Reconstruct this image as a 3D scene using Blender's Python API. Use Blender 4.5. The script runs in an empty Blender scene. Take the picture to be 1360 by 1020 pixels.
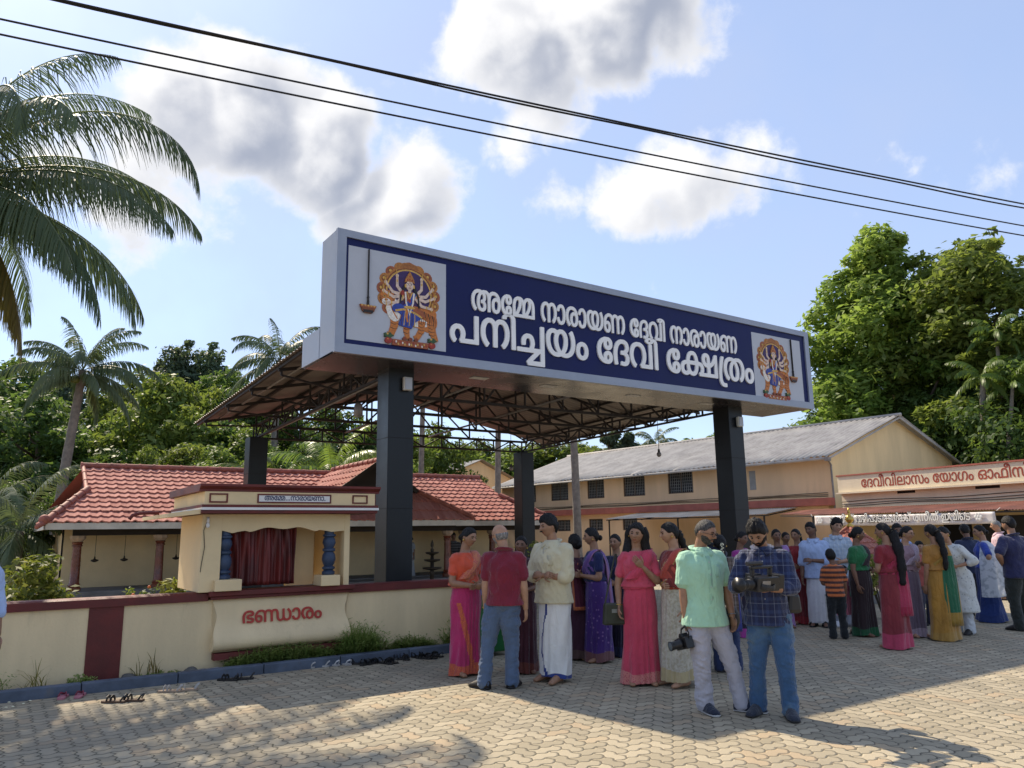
import bpy, bmesh, math, random
from mathutils import Vector, Matrix, noise
import numpy as np
R = math.radians
SC = bpy.context.scene
COL = SC.collection
rnd = random.Random(7)

# ---------------------------------------------------------------- camera
CAM_F, PITCH, ROLL, EYE = 1020.0, R(10.94), .0155, 1.62
cam = bpy.data.cameras.new('camera'); camo = bpy.data.objects.new('camera', cam); COL.objects.link(camo)
_r = Vector((1, 0, 0)); _u = Vector((0, -math.sin(PITCH), math.cos(PITCH))); _f = Vector((0, math.cos(PITCH), math.sin(PITCH)))
_c, _s = math.cos(ROLL), math.sin(ROLL)
_R = _r*_c - _u*_s; _U = _r*_s + _u*_c
camo.matrix_world = Matrix(((_R.x, _U.x, -_f.x, 0), (_R.y, _U.y, -_f.y, 0), (_R.z, _U.z, -_f.z, EYE), (0, 0, 0, 1)))
cam.sensor_width = 36; cam.lens = 36*CAM_F/1360; cam.clip_end = 3000; cam.clip_start = .05
SC.camera = camo
SC.view_settings.view_transform = 'Standard'; SC.view_settings.look = 'None'
SC.view_settings.exposure = 0.95; SC.view_settings.gamma = 1
SC.render.resolution_x, SC.render.resolution_y = 1024, 768

def ray(px, py):
    a = (px-680)/CAM_F; b = (510-py)/CAM_F
    A = a*_c + b*_s; B = -a*_s + b*_c
    return Vector((A, math.cos(PITCH)-B*math.sin(PITCH), math.sin(PITCH)+B*math.cos(PITCH)))
def ground(px, py, z=0.0):
    d = ray(px, py); t = (z-EYE)/d.z
    return Vector((d.x*t, d.y*t, z))
def deep(px, py, Y):
    d = ray(px, py); t = Y/d.y
    return Vector((d.x*t, Y, EYE+d.z*t))

# ---------------------------------------------------------------- sun and sky
SUN = Vector((-4.04, 4.60, 6.2)).normalized()
sl = bpy.data.lights.new('sun', 'SUN'); sl.energy = 3.6; sl.angle = R(.55); sl.color = (1, .87, .68)
so = bpy.data.objects.new('sun', sl); COL.objects.link(so)
so.rotation_euler = (-SUN).to_track_quat('-Z', 'Y').to_euler()
W = bpy.data.worlds.new('World'); SC.world = W; W.use_nodes = True
nt = W.node_tree; nt.nodes.clear()

class NB:
    """small helper that wires shader nodes"""
    def __init__(s, tree): s.t = tree
    def n(s, ty, **k):
        x = s.t.nodes.new(ty)
        for a, b in k.items(): setattr(x, a, b)
        return x
    def put(s, sock, v):
        if isinstance(v, bpy.types.NodeSocket): s.t.links.new(v, sock)
        elif v is not None: sock.default_value = v
    def m(s, op, a, b=None, c=None, clamp=False):
        x = s.n('ShaderNodeMath', operation=op, use_clamp=clamp)
        s.put(x.inputs[0], a); s.put(x.inputs[1], b)
        if c is not None: s.put(x.inputs[2], c)
        return x.outputs[0]
    def v(s, op, a, b=None):
        x = s.n('ShaderNodeVectorMath', operation=op)
        s.put(x.inputs[0], a)
        if b is not None: s.put(x.inputs[1], b)
        return x.outputs['Value'] if op in ('DOT_PRODUCT', 'LENGTH') else x.outputs[0]
    def noise(s, vec, scale, detail=4, rough=.55, dist=0):
        x = s.n('ShaderNodeTexNoise'); s.put(x.inputs['Vector'], vec)
        x.inputs['Scale'].default_value = scale; x.inputs['Detail'].default_value = detail
        x.inputs['Roughness'].default_value = rough; x.inputs['Distortion'].default_value = dist
        return x.outputs['Fac']
    def mapr(s, v, a, b, c=0., d=1., smooth=True):
        x = s.n('ShaderNodeMapRange', interpolation_type='SMOOTHSTEP' if smooth else 'LINEAR')
        s.put(x.inputs[0], v)
        for i, q in enumerate((a, b, c, d)): s.put(x.inputs[1+i], q)
        return x.outputs[0]
    def mix(s, f, a, b, mode='MIX'):
        x = s.n('ShaderNodeMix', data_type='RGBA', blend_type=mode)
        s.put(x.inputs[0], f)
        s.put(x.inputs[6], a if not isinstance(a, tuple) else (*a[:3], 1)); s.put(x.inputs[7], b if not isinstance(b, tuple) else (*b[:3], 1))
        return x.outputs[2]

B = NB(nt)
sky = B.n('ShaderNodeTexSky', sky_type='NISHITA', sun_disc=False)
sky.sun_elevation = math.asin(SUN.z); sky.sun_rotation = math.atan2(SUN.x, SUN.y)
sky.air_density = 1.0; sky.dust_density = .5; sky.ozone_density = 4.0; sky.altitude = 0
geo = B.n('ShaderNodeTexCoord').outputs['Generated']
CLOUDS = [(150, 215, 95, .8), (235, 165, 95, 1), (330, 165, 95, 1.1), (425, 195, 85, 1.15), (270, 235, 80, .75), (180, 275, 70, .5),
          (540, 245, 85, .85), (475, 285, 60, .6), (590, 250, 50, .5), (690, 50, 95, .85), (790, 5, 110, 1.1), (880, 15, 80, .7),
          (735, 125, 70, .75), (690, 190, 55, .55), (735, 265, 50, .6), (830, 262, 60, .7), (900, 240, 70, .65), (985, 235, 70, .6), (1320, 250, 70, .35), (560, 320, 60, .3)]
def cloud_density(vec, fine=.95):
    tot = None
    for (cx, cy, rad, wt) in CLOUDS:
        d = ray(cx, cy).normalized(); ang = rad/CAM_F
        k = B.mapr(B.v('DOT_PRODUCT', vec, d), math.cos(ang*1.2), 1.0, 0, wt, smooth=False)
        tot = k if tot is None else B.m('MAXIMUM', tot, k)
    n1 = B.noise(vec, 8, 3, .5, .3); n2 = B.noise(vec, 19, 9, .62, .15)
    q = B.m('ADD', tot, B.m('MULTIPLY', B.m('SUBTRACT', n1, .5), 1.35))
    return B.m('ADD', q, B.m('MULTIPLY', B.m('SUBTRACT', n2, .5), fine))
dens = cloud_density(geo)
soft = cloud_density(geo, .35)
lit = B.m('SUBTRACT', soft, cloud_density(B.v('NORMALIZE', B.v('ADD', geo, tuple(SUN*.075))), .35))   # positive on the side that faces the sun
alpha = B.mapr(dens, .26, .66, 0, .95)
thick = B.mapr(soft, .30, .95)
shade = B.m('MULTIPLY', thick, B.mapr(lit, -.30, .42, 1.0, .0))
veil = B.m('MULTIPLY', B.mapr(B.noise(geo, 2.5, 5, .6), .3, .75, .7, 1), .78)
skyc = B.mix(veil, sky.outputs[0], (2.25, 2.6, 3.55))
cc = B.mix(shade, (4.4, 4.35, 4.3), (1.6, 1.75, 2.15))
bg = B.n('ShaderNodeBackground'); B.put(bg.inputs[0], B.mix(alpha, skyc, cc)); bg.inputs[1].default_value = .13
wo = B.n('ShaderNodeOutputWorld'); nt.links.new(bg.outputs[0], wo.inputs[0])

# ---------------------------------------------------------------- mesh helpers
class MB:
    def __init__(s): s.v = []; s.f = []; s.mi = []
    def add(s, vs, fs, m=0):
        o = len(s.v); s.v += [tuple(p) for p in vs]; s.f += [tuple(i+o for i in f) for f in fs]; s.mi += [m]*len(fs)
        return s
    def box(s, x0, x1, y0, y1, z0, z1, m=0):
        return s.add([(x, y, z) for z in (z0, z1) for y in (y0, y1) for x in (x0, x1)],
                     [(0, 2, 3, 1), (4, 5, 7, 6), (0, 1, 5, 4), (2, 6, 7, 3), (0, 4, 6, 2), (1, 3, 7, 5)], m)
    def prism(s, poly, a0, a1, ax='y', m=0):
        n = len(poly)
        def P(p, a): return {'y': (p[0], a, p[1]), 'x': (a, p[0], p[1]), 'z': (p[0], p[1], a)}[ax]
        vs = [P(p, a0) for p in poly]+[P(p, a1) for p in poly]
        return s.add(vs, [tuple(range(n)), tuple(range(2*n-1, n-1, -1))]+[(i, i+n, (i+1) % n+n, (i+1) % n) for i in range(n)], m)
    def bar(s, p, q, w=.05, h=None, m=0):
        p, q = Vector(p), Vector(q); h = h or w; d = (q-p).normalized()
        a = d.cross(Vector((0, 0, 1)));
        if a.length < 1e-3: a = Vector((1, 0, 0))
        a.normalize(); b = a.cross(d); vs = []
        for c in (p, q):
            for i, j in ((-1, -1), (1, -1), (1, 1), (-1, 1)): vs.append(c+a*(i*w/2)+b*(j*h/2))
        return s.add(vs, [(3, 2, 1, 0), (4, 5, 6, 7), (0, 1, 5, 4), (1, 2, 6, 5), (2, 3, 7, 6), (3, 0, 4, 7)], m)
    def tube(s, pts, rad, seg=8, m=0, caps=True, flat=None):
        pts = [Vector(p) for p in pts]; n = len(pts)
        if not hasattr(rad, '__len__'): rad = [rad]*n
        vs = []; fs = []; a = None
        for i, p in enumerate(pts):
            t = (pts[min(i+1, n-1)]-pts[max(i-1, 0)])
            t = t.normalized() if t.length > 1e-9 else Vector((0, 0, 1))
            if a is None:
                a = t.cross(Vector((0, 0, 1)) if abs(t.z) < .9 else Vector((1, 0, 0))).normalized()
            else:
                a = (a-t*a.dot(t)).normalized()
            b = t.cross(a)
            r = rad[i]; rx, ry = (r if hasattr(r, '__len__') else (r, r))
            for k in range(seg):
                w = 2*math.pi*k/seg; vs.append(p+a*(rx*math.cos(w))+b*(ry*math.sin(w)))
        for i in range(n-1):
            for k in range(seg):
                k2 = (k+1) % seg; fs.append((i*seg+k, i*seg+k2, (i+1)*seg+k2, (i+1)*seg+k))
        if caps: fs += [tuple(range(seg-1, -1, -1)), tuple(range((n-1)*seg, n*seg))]
        return s.add(vs, fs, m)
    def lathe(s, prof, c=(0, 0, 0), seg=16, m=0):
        vs = []; fs = []; n = len(prof)
        for r, z in prof:
            for k in range(seg):
                w = 2*math.pi*k/seg; vs.append((c[0]+r*math.cos(w), c[1]+r*math.sin(w), c[2]+z))
        for i in range(n-1):
            for k in range(seg):
                k2 = (k+1) % seg; fs.append((i*seg+k, i*seg+k2, (i+1)*seg+k2, (i+1)*seg+k))
        fs += [tuple(range(seg-1, -1, -1)), tuple(range((n-1)*seg, n*seg))]
        return s.add(vs, fs, m)
    def ball(s, c, r, seg=12, m=0):
        r = r if hasattr(r, '__len__') else (r, r, r)
        pr = [(math.sin(math.pi*i/8), -math.cos(math.pi*i/8)) for i in range(9)]; pr[0] = (.01, -1); pr[-1] = (.01, 1)
        o = len(s.v); s.lathe(pr, (0, 0, 0), seg, m)
        s.v[o:] = [(c[0]+x*r[0], c[1]+y*r[1], c[2]+z*r[2]) for x, y, z in s.v[o:]]
        return s
    def mesh(s, name, mats, smooth=False):
        me = bpy.data.meshes.new(name); me.from_pydata(s.v, [], s.f)
        for mt in (mats if isinstance(mats, (list, tuple)) else [mats]): me.materials.append(mt)
        me.polygons.foreach_set('material_index', s.mi)
        if smooth: me.polygons.foreach_set('use_smooth', [True]*len(s.f))
        me.update(); return me
    def build(s, name, mats, parent=None, smooth=False, bevel=0, loc=None):
        o = bpy.data.objects.new(name, s.mesh(name, mats, smooth)); COL.objects.link(o)
        if parent: o.parent = parent
        if loc is not None: o.location = loc
        if bevel:
            b = o.modifiers.new('bevel', 'BEVEL'); b.width = bevel; b.segments = 2; b.limit_method = 'ANGLE'
        return o
def curve(pts, n=5):
    """Catmull-Rom through points carrying any number of components"""
    P = [np.array(p, float) for p in pts]; P = [2*P[0]-P[1]]+P+[2*P[-1]-P[-2]]; out = []
    for i in range(1, len(P)-2):
        for k in range(n):
            t = k/n; a, b, c, d = P[i-1:i+3]
            out.append(.5*((2*b)+(-a+c)*t+(2*a-5*b+4*c-d)*t*t+(-a+3*b-3*c+d)*t**3))
    out.append(P[-2]); return out
def smooth_by_angle(o, deg=40):
    me = o.data; me.polygons.foreach_set('use_smooth', [True]*len(me.polygons))
    try: me.set_sharp_from_angle(angle=R(deg))
    except Exception: pass
    return o
def tag(o, label=None, cat=None, group=None, kind=None):
    if label: o['label'] = label
    if cat: o['category'] = cat
    if group: o['group'] = group
    if kind: o['kind'] = kind
    return o
def thing(name, label, cat, loc=(0, 0, 0), rz=0, group=None, kind=None):
    o = bpy.data.objects.new(name, None); o.empty_display_size = .2; COL.objects.link(o)
    o.location = loc; o.rotation_euler = (0, 0, rz)
    return tag(o, label, cat, group, kind)
def dup(o, loc=None, rz=None, label=None, scale=None, parent=None, mats=None):
    c = o.copy(); COL.objects.link(c)
    if parent is not None: c.parent = parent
    if loc is not None: c.location = loc
    if rz is not None: c.rotation_euler = (0, 0, rz)
    if scale is not None: c.scale = scale if hasattr(scale, '__len__') else (scale,)*3
    if label: c['label'] = label
    for ch in list(o.children): dup(ch, parent=c)
    return c

# ---------------------------------------------------------------- materials
MATS = {}
def newmat(name):
    m = bpy.data.materials.new(name); m.use_nodes = True; m.node_tree.nodes.clear()
    b = NB(m.node_tree); p = b.n('ShaderNodeBsdfPrincipled'); o = b.n('ShaderNodeOutputMaterial')
    m.node_tree.links.new(p.outputs[0], o.inputs[0])
    return m, b, p, o
def mat(name, col, rough=.75, var=.14, scale=2.5, bump=0., bscale=60, metal=0, spec=.4, stain=0, staincol=(.10, .09, .06), streak=False, sheen=0):
    if name in MATS: return MATS[name]
    m, b, p, o = newmat(name); co = b.n('ShaderNodeTexCoord').outputs['Object']
    if streak:
        mp = b.n('ShaderNodeMapping'); b.put(mp.inputs[0], co); mp.inputs['Scale'].default_value = (1, 1, .18); co2 = mp.outputs[0]
    else: co2 = co
    n = b.noise(co2, scale, 6, .62)
    lo = tuple(c*(1-var) for c in col); hi = tuple(min(1, c*(1+var)) for c in col)
    c = b.mix(b.mapr(n, .3, .7), lo, hi)
    f = b.noise(co, scale*14, 3, .6)
    c = b.mix(b.m('MULTIPLY', b.mapr(f, .45, .8), var*.9), c, tuple(q*.7 for q in col))
    if stain:
        s1 = b.mapr(b.noise(co2, scale*.8+.7, 8, .68, .3), .56, .78)
        c = b.mix(b.m('MULTIPLY', s1, stain), c, staincol)
    b.put(p.inputs['Base Color'], c)
    b.put(p.inputs['Roughness'], b.mapr(n, .2, .8, max(.02, rough-.1), min(1, rough+.1)))
    p.inputs['Metallic'].default_value = metal; p.inputs['Specular IOR Level'].default_value = spec
    if sheen: p.inputs['Sheen Weight'].default_value = sheen
    if bump:
        bp = b.n('ShaderNodeBump'); bp.inputs['Strength'].default_value = bump; bp.inputs['Distance'].default_value = .01
        b.put(bp.inputs['Height'], b.noise(co, bscale, 5, .6)); b.put(p.inputs['Normal'], bp.outputs[0])
    MATS[name] = m; return m

# local frame along the compound wall: e runs along it, n away from the camera
ALPHA = R(33.706); EV = Vector((math.cos(ALPHA), math.sin(ALPHA), 0)); NV = Vector((-math.sin(ALPHA), math.cos(ALPHA), 0))
C0 = Vector((-5.214, 8.203, 0))
def L(e, n, z=0): return C0 + EV*e + NV*n + Vector((0, 0, z))
GLYPHS_BOLD = {
6: (453, [[90,-11,129,-12,143,-10,159,-5,179,5,189,12,209,34,215,47,220,61,222,73,222,105,215,129,205,147,189,164,179,171,163,179,151,183,135,186,127,188,101,188,85,186,69,181,45,169,32,159,19,143,11,127,6,113,4,101,4,73,9,53,21,29,39,10,47,5,67,-5], [109,35,95,39,89,43,82,49,77,57,73,67,70,79,70,97,77,119,86,131,97,137,116,141,125,139,137,133,147,123,151,115,156,99,156,77,151,61,147,53,137,42,125,37,115,34]]),
9: (1495, [[242,-11,289,-12,323,-3,335,3,352,15,361,27,367,39,372,57,372,81,369,91,362,105,336,129,357,148,366,169,365,203,359,219,344,239,345,241,351,242,367,237,387,226,399,211,407,191,412,167,412,1,414,-3,421,-6,471,-6,479,-1,480,161,485,187,491,203,499,216,507,224,523,233,547,240,583,240,603,235,615,231,629,223,638,217,646,209,646,207,601,208,581,203,553,189,535,171,527,159,519,141,514,119,514,77,523,47,529,35,537,24,553,8,561,3,577,-5,603,-12,639,-12,653,-10,673,-3,696,9,714,27,728,49,735,73,740,99,740,141,736,167,727,195,716,217,708,229,685,252,669,263,641,277,613,285,597,288,529,288,501,281,471,267,447,250,433,261,409,276,389,283,367,288,299,288,261,279,219,288,147,288,115,281,89,272,67,259,58,253,36,231,20,205,13,183,8,161,8,115,13,91,19,73,31,49,40,35,55,18,71,4,85,-5,97,-10,107,-9,113,-6,138,27,136,31,119,42,102,59,95,69,85,89,79,109,76,125,76,149,81,169,85,182,97,204,113,220,127,229,159,240,173,242,193,241,194,239,192,237,176,221,165,205,157,192,149,171,142,141,142,95,144,81,149,65,159,43,168,29,185,12,193,7,217,-5], [257,35,249,37,235,44,225,54,215,73,208,99,208,135,210,147,219,173,229,193,243,212,257,223,267,229,274,227,286,219,296,205,300,195,300,177,294,163,283,155,265,150,245,149,240,147,238,143,238,109,240,105,247,102,273,102,289,97,299,90,303,83,306,75,306,61,303,53,300,47,293,40,275,34], [613,37,597,44,585,65,580,81,580,115,585,131,589,139,600,153,609,157,619,160,635,160,639,159,645,157,659,149,673,135,674,103,672,89,664,63,657,52,649,44,631,36]]),
37: (1368, [[100,-11,139,-12,163,-5,179,3,196,17,205,31,209,39,216,61,216,101,213,113,201,137,186,153,161,165,141,170,107,170,83,165,82,169,87,181,99,202,117,220,131,229,153,237,165,240,193,240,215,234,226,227,233,220,241,206,245,193,250,163,251,-1,259,-6,305,-6,313,-3,316,1,316,165,318,173,318,187,323,205,334,225,341,231,353,237,361,240,381,240,395,235,401,231,407,226,415,211,420,197,422,183,423,-1,431,-6,479,-6,487,-3,490,1,490,177,495,203,501,217,506,225,513,231,519,235,533,240,551,240,561,237,576,229,591,212,599,195,608,163,608,127,603,105,595,83,591,75,576,53,554,33,550,27,551,23,555,17,568,1,576,-7,583,-10,593,-9,603,-4,629,20,647,42,657,59,665,77,673,105,676,121,676,169,671,193,665,211,655,231,646,245,629,262,619,269,595,281,569,288,519,288,505,285,481,275,457,258,439,271,425,280,409,285,395,288,347,288,335,285,323,281,303,271,283,256,263,269,239,281,211,288,149,288,127,283,91,269,68,255,55,244,41,227,29,209,23,197,17,181,10,149,10,93,12,79,19,55,34,27,51,10,59,5,79,-5], [113,37,96,45,87,57,79,75,74,99,75,105,87,113,99,119,113,122,125,121,131,119,140,113,147,101,152,81,149,63,142,47,133,39,125,36]]),
38: (1014, [[232,-11,273,-12,295,-7,317,3,333,14,341,22,351,37,361,61,368,99,368,121,366,127,366,139,361,159,357,171,345,195,330,217,310,237,310,239,313,241,347,242,367,237,385,229,393,224,408,209,423,181,430,153,430,115,423,91,417,77,404,57,391,44,372,31,370,27,383,8,396,-7,405,-10,413,-10,419,-7,445,12,458,25,473,45,485,66,493,89,498,109,498,121,500,129,500,153,496,179,489,201,479,221,471,234,446,259,429,269,407,279,393,284,371,288,303,288,269,280,255,275,237,281,207,288,145,288,119,283,101,277,73,263,60,255,38,233,31,223,21,205,13,183,8,161,8,115,12,93,19,73,31,49,50,23,72,3,93,-9,107,-9,113,-6,138,27,136,31,119,42,102,59,95,69,85,89,79,109,76,125,76,149,83,177,91,195,100,209,111,220,125,229,145,237,167,242,198,241,199,239,198,237,180,219,163,195,149,167,140,131,140,87,145,65,151,47,164,25,179,10,187,5,207,-5], [245,37,229,44,223,51,215,65,208,91,208,129,217,163,229,187,249,212,253,214,259,210,268,201,277,187,289,163,298,133,300,101,295,73,284,49,277,43,263,37]]),
40: (641, [[182,-11,223,-12,241,-9,265,-2,284,9,300,25,307,39,312,53,312,87,306,103,293,122,270,139,271,141,279,146,294,161,303,177,308,197,308,211,301,237,294,249,279,264,271,269,251,279,219,288,153,288,117,279,91,267,70,253,52,235,45,225,29,195,21,171,14,131,14,83,16,77,18,47,26,9,30,-3,39,-8,51,-8,69,-4,77,-4,87,-1,93,3,94,9,88,33,84,61,84,77,82,85,82,123,86,151,95,179,105,199,112,209,133,227,145,233,169,240,201,240,217,235,225,231,233,223,240,207,240,195,237,187,232,177,223,169,201,162,159,160,152,157,150,153,150,121,152,117,159,114,197,114,219,109,227,105,238,95,242,89,246,75,246,69,241,53,237,46,229,41,211,36,191,36,173,40,159,40,150,35,141,3,141,-1,147,-5,155,-8]]),
42: (911, [[88,-9,99,-10,106,-7,134,23,136,27,133,32,110,51,91,79,85,93,78,115,76,129,76,163,83,189,97,216,109,228,117,233,125,237,135,240,151,240,168,233,181,219,189,201,194,173,194,1,196,-3,203,-6,253,-6,261,-1,262,183,265,199,271,215,276,223,286,233,295,237,305,240,325,239,337,235,353,224,367,203,373,189,380,159,380,131,377,115,369,89,361,73,342,47,322,31,320,27,321,23,348,-7,355,-10,365,-9,380,1,406,27,415,38,426,55,437,79,441,91,448,129,448,163,446,179,441,197,432,221,421,240,409,254,395,265,375,278,361,283,341,288,289,288,277,285,265,281,249,273,229,257,225,258,215,268,207,273,181,285,167,288,119,288,107,286,87,279,71,271,57,262,36,241,27,227,17,205,8,169,8,119,13,95,21,71,31,51,48,27,79,-4]]),
44: (896, [[56,-7,69,-8,75,-5,82,1,99,23,99,28,85,40,75,59,70,75,70,89,73,100,84,119,101,129,113,132,129,129,141,123,147,118,155,103,160,83,158,63,149,43,139,29,138,25,151,1,159,-5,413,-6,422,-3,424,3,424,273,422,279,415,282,367,282,360,279,358,275,358,45,357,41,219,40,217,43,224,65,226,77,226,95,221,115,217,125,206,143,185,161,161,173,143,178,89,178,65,171,49,163,34,153,24,143,15,129,7,109,4,97,4,69,7,57,12,41,28,17,47,-2]]),
49: (1035, [[160,-11,213,-12,261,-2,283,-8,309,-12,353,-12,371,-10,391,-5,427,9,451,24,475,48,485,63,495,83,505,117,508,135,508,181,503,205,495,231,479,263,468,279,461,285,455,288,443,287,408,265,404,259,415,243,427,221,433,205,440,177,440,135,433,107,429,97,423,85,414,71,399,56,389,49,371,41,353,36,333,34,325,35,324,37,342,55,359,81,373,117,378,139,378,189,376,203,371,219,365,233,351,254,331,271,311,281,289,288,239,288,215,281,197,273,173,283,155,288,103,288,91,285,79,281,59,271,43,260,29,243,17,222,13,209,8,187,8,143,12,119,25,81,35,63,48,45,65,28,87,13,111,1,139,-8], [181,35,169,36,147,43,128,53,109,70,95,91,87,107,81,125,76,145,76,185,81,203,89,219,96,229,109,237,125,242,131,242,147,237,155,232,157,229,149,207,144,185,144,149,151,115,158,93,169,73,177,61,198,37,197,35,195,34], [257,57,248,65,233,87,221,113,212,149,212,183,219,207,230,227,241,235,249,239,259,242,267,241,275,239,287,233,294,227,299,219,308,199,312,175,312,157,305,121,299,105,289,85,269,60,261,55]]),
50: (736, [[220,-11,259,-12,273,-10,289,-5,314,7,330,21,341,37,353,63,360,95,360,143,358,159,347,195,337,215,326,231,301,255,289,263,265,275,239,284,215,288,149,288,115,281,89,272,65,257,53,248,33,226,19,199,10,171,8,157,8,115,13,91,19,73,31,49,49,24,71,4,85,-5,93,-9,103,-10,107,-9,113,-6,137,25,137,29,136,31,119,42,102,59,95,69,85,89,79,109,76,125,76,149,78,161,85,183,95,202,104,213,115,221,132,231,145,235,167,240,199,240,211,238,233,231,249,223,262,213,266,209,265,207,223,208,211,206,187,198,168,185,151,165,139,139,134,119,134,81,141,53,156,25,171,10,181,3,197,-5], [233,37,225,40,216,45,205,65,200,83,200,113,206,133,211,141,218,151,229,157,239,160,260,159,271,155,278,151,289,142,293,135,294,99,292,87,287,71,279,55,269,44,251,36]]),
55: (958, [[92,-9,105,-10,112,-7,138,27,136,31,119,42,102,59,95,69,85,89,79,109,76,125,76,149,81,171,91,195,100,209,113,222,127,231,143,237,157,240,183,240,195,237,215,229,232,217,241,206,249,192,255,175,260,155,260,117,253,91,238,63,223,46,206,33,204,29,222,-3,231,-6,445,-6,454,-3,456,3,456,273,454,279,447,282,399,282,393,280,389,277,388,45,387,41,383,40,299,41,301,47,313,67,326,101,330,129,330,151,328,169,323,189,311,219,295,242,283,254,267,265,243,277,215,286,201,288,139,288,109,281,93,275,77,267,57,254,37,234,29,221,17,197,8,161,8,115,13,91,19,73,31,49,39,37,57,16,72,3]]),
64: (504, [[92,-11,137,-12,171,-3,197,12,212,27,219,37,231,61,235,73,240,91,242,117,244,123,244,153,242,161,242,175,235,205,231,217,219,242,212,251,197,266,183,275,165,283,147,288,93,288,71,281,43,266,23,246,15,233,4,213,-1,197,-1,193,0,191,9,187,41,180,57,180,64,183,76,211,84,223,97,235,105,239,115,242,131,239,143,234,154,223,159,215,169,191,174,169,174,157,176,149,176,127,172,97,165,75,157,59,150,49,141,43,123,36,107,36,95,41,81,55,75,65,65,91,57,97,39,98,9,92,-3,85,-3,81,8,49,19,32,30,19,49,5,65,-4,75,-7]]),
65: (228, [[30,-5,81,-6,88,-3,90,1,90,323,88,331,88,343,83,363,79,375,71,389,53,408,29,421,13,426,-3,428,-29,428,-53,423,-77,413,-85,408,-98,395,-103,389,-111,375,-118,347,-118,329,-115,315,-107,309,-89,308,-65,312,-50,317,-48,321,-50,329,-50,349,-47,358,-43,366,-37,372,-21,379,-9,379,5,372,11,363,17,349,22,325,22,303,24,295,24,3,25,-1]]),
66: (228, [[30,-5,81,-6,88,-3,90,1,90,303,84,343,77,363,64,385,43,403,11,419,-17,426,-31,426,-39,428,-69,428,-85,426,-111,418,-123,411,-135,402,-147,387,-153,373,-156,359,-154,335,-150,323,-142,311,-130,299,-115,291,-93,284,-49,284,-33,289,-20,295,-5,309,5,329,9,350,11,349,15,341,22,313,22,293,24,285,24,3,25,-1], [-73,329,-81,331,-87,337,-92,347,-92,359,-87,369,-82,375,-69,381,-61,382,-58,379,-53,369,-50,355,-53,345,-58,335,-63,331]]),
72: (595, [[154,-11,205,-12,219,-10,241,-3,253,3,272,17,282,31,287,47,288,77,285,88,274,107,264,117,249,126,233,131,219,134,191,134,177,131,157,123,142,113,133,101,127,87,124,77,123,50,121,49,114,53,102,65,91,81,81,105,76,129,76,151,79,167,85,187,91,199,105,218,121,229,125,231,127,230,126,211,128,197,137,174,151,160,159,155,179,147,191,144,227,144,249,151,257,155,265,160,281,176,287,189,290,199,290,231,286,243,276,259,261,271,242,281,215,288,151,288,137,286,105,277,75,263,53,248,38,233,31,224,17,197,11,177,8,161,8,119,10,105,19,77,27,61,35,48,58,25,73,15,93,4,121,-5], [193,33,188,39,184,51,185,69,191,81,195,85,203,88,209,88,215,85,221,79,225,67,226,61,223,53,219,44,213,39,199,33], [201,191,195,194,191,201,186,215,186,223,191,237,195,244,203,244,211,241,217,238,223,231,228,219,228,211,225,203,220,193,211,190]]),
162: (244, [[100,-97,163,-98,176,-95,180,-93,182,-89,180,-59,176,-51,167,-48,131,-50,107,-43,101,-39,95,-33,85,-15,78,13,78,67,86,123,105,193,134,267,136,273,135,277,127,282,77,282,71,279,67,275,49,231,33,183,22,143,12,85,12,69,10,61,10,13,15,-15,22,-39,29,-51,40,-67,54,-79,77,-91]]),
167: (1696, [[84,-11,127,-12,143,-10,165,-3,187,6,191,5,209,-3,221,-7,243,-12,281,-12,315,-3,331,5,349,18,367,41,377,61,383,79,388,101,388,111,390,119,393,121,415,117,434,107,441,97,446,81,443,65,437,54,429,47,407,39,401,35,400,29,407,3,410,-3,415,-5,818,-5,823,-1,824,3,823,277,819,280,813,282,769,282,761,279,757,275,741,247,725,223,706,199,687,183,675,175,661,168,659,168,658,171,658,205,656,213,656,225,651,243,646,253,639,264,625,275,609,283,591,288,545,288,529,283,509,272,491,253,480,229,478,219,478,195,485,171,497,151,507,140,517,133,540,121,565,114,587,112,589,111,590,107,590,45,589,41,505,40,503,41,502,43,509,57,512,67,512,95,509,107,505,117,497,130,489,138,473,149,451,159,427,166,397,168,389,171,381,205,374,225,358,249,343,264,333,271,313,281,289,288,235,288,210,281,184,267,161,244,153,231,145,215,139,197,133,171,121,168,105,168,81,163,63,157,47,150,35,142,20,127,9,107,4,89,4,63,9,43,17,27,26,15,39,5,59,-5], [99,37,85,43,79,49,72,65,73,87,79,101,87,109,103,117,124,121,129,122,132,119,137,89,143,67,149,51,149,47,143,43,121,36], [249,37,237,41,230,45,220,55,215,63,207,81,202,99,200,119,201,121,205,122,273,122,321,121,322,111,315,81,303,57,291,45,285,41,271,36], [661,40,659,41,658,45,659,113,661,115,669,117,691,125,711,135,741,156,755,170,757,170,758,165,757,41,753,40], [581,161,569,165,559,172,555,177,547,195,547,223,553,235,558,239,567,242,575,239,583,231,587,221,590,207,590,163,587,160], [205,170,202,173,202,179,211,207,222,225,235,235,257,242,265,242,287,236,300,225,307,215,313,203,320,179,319,171]]),
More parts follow.
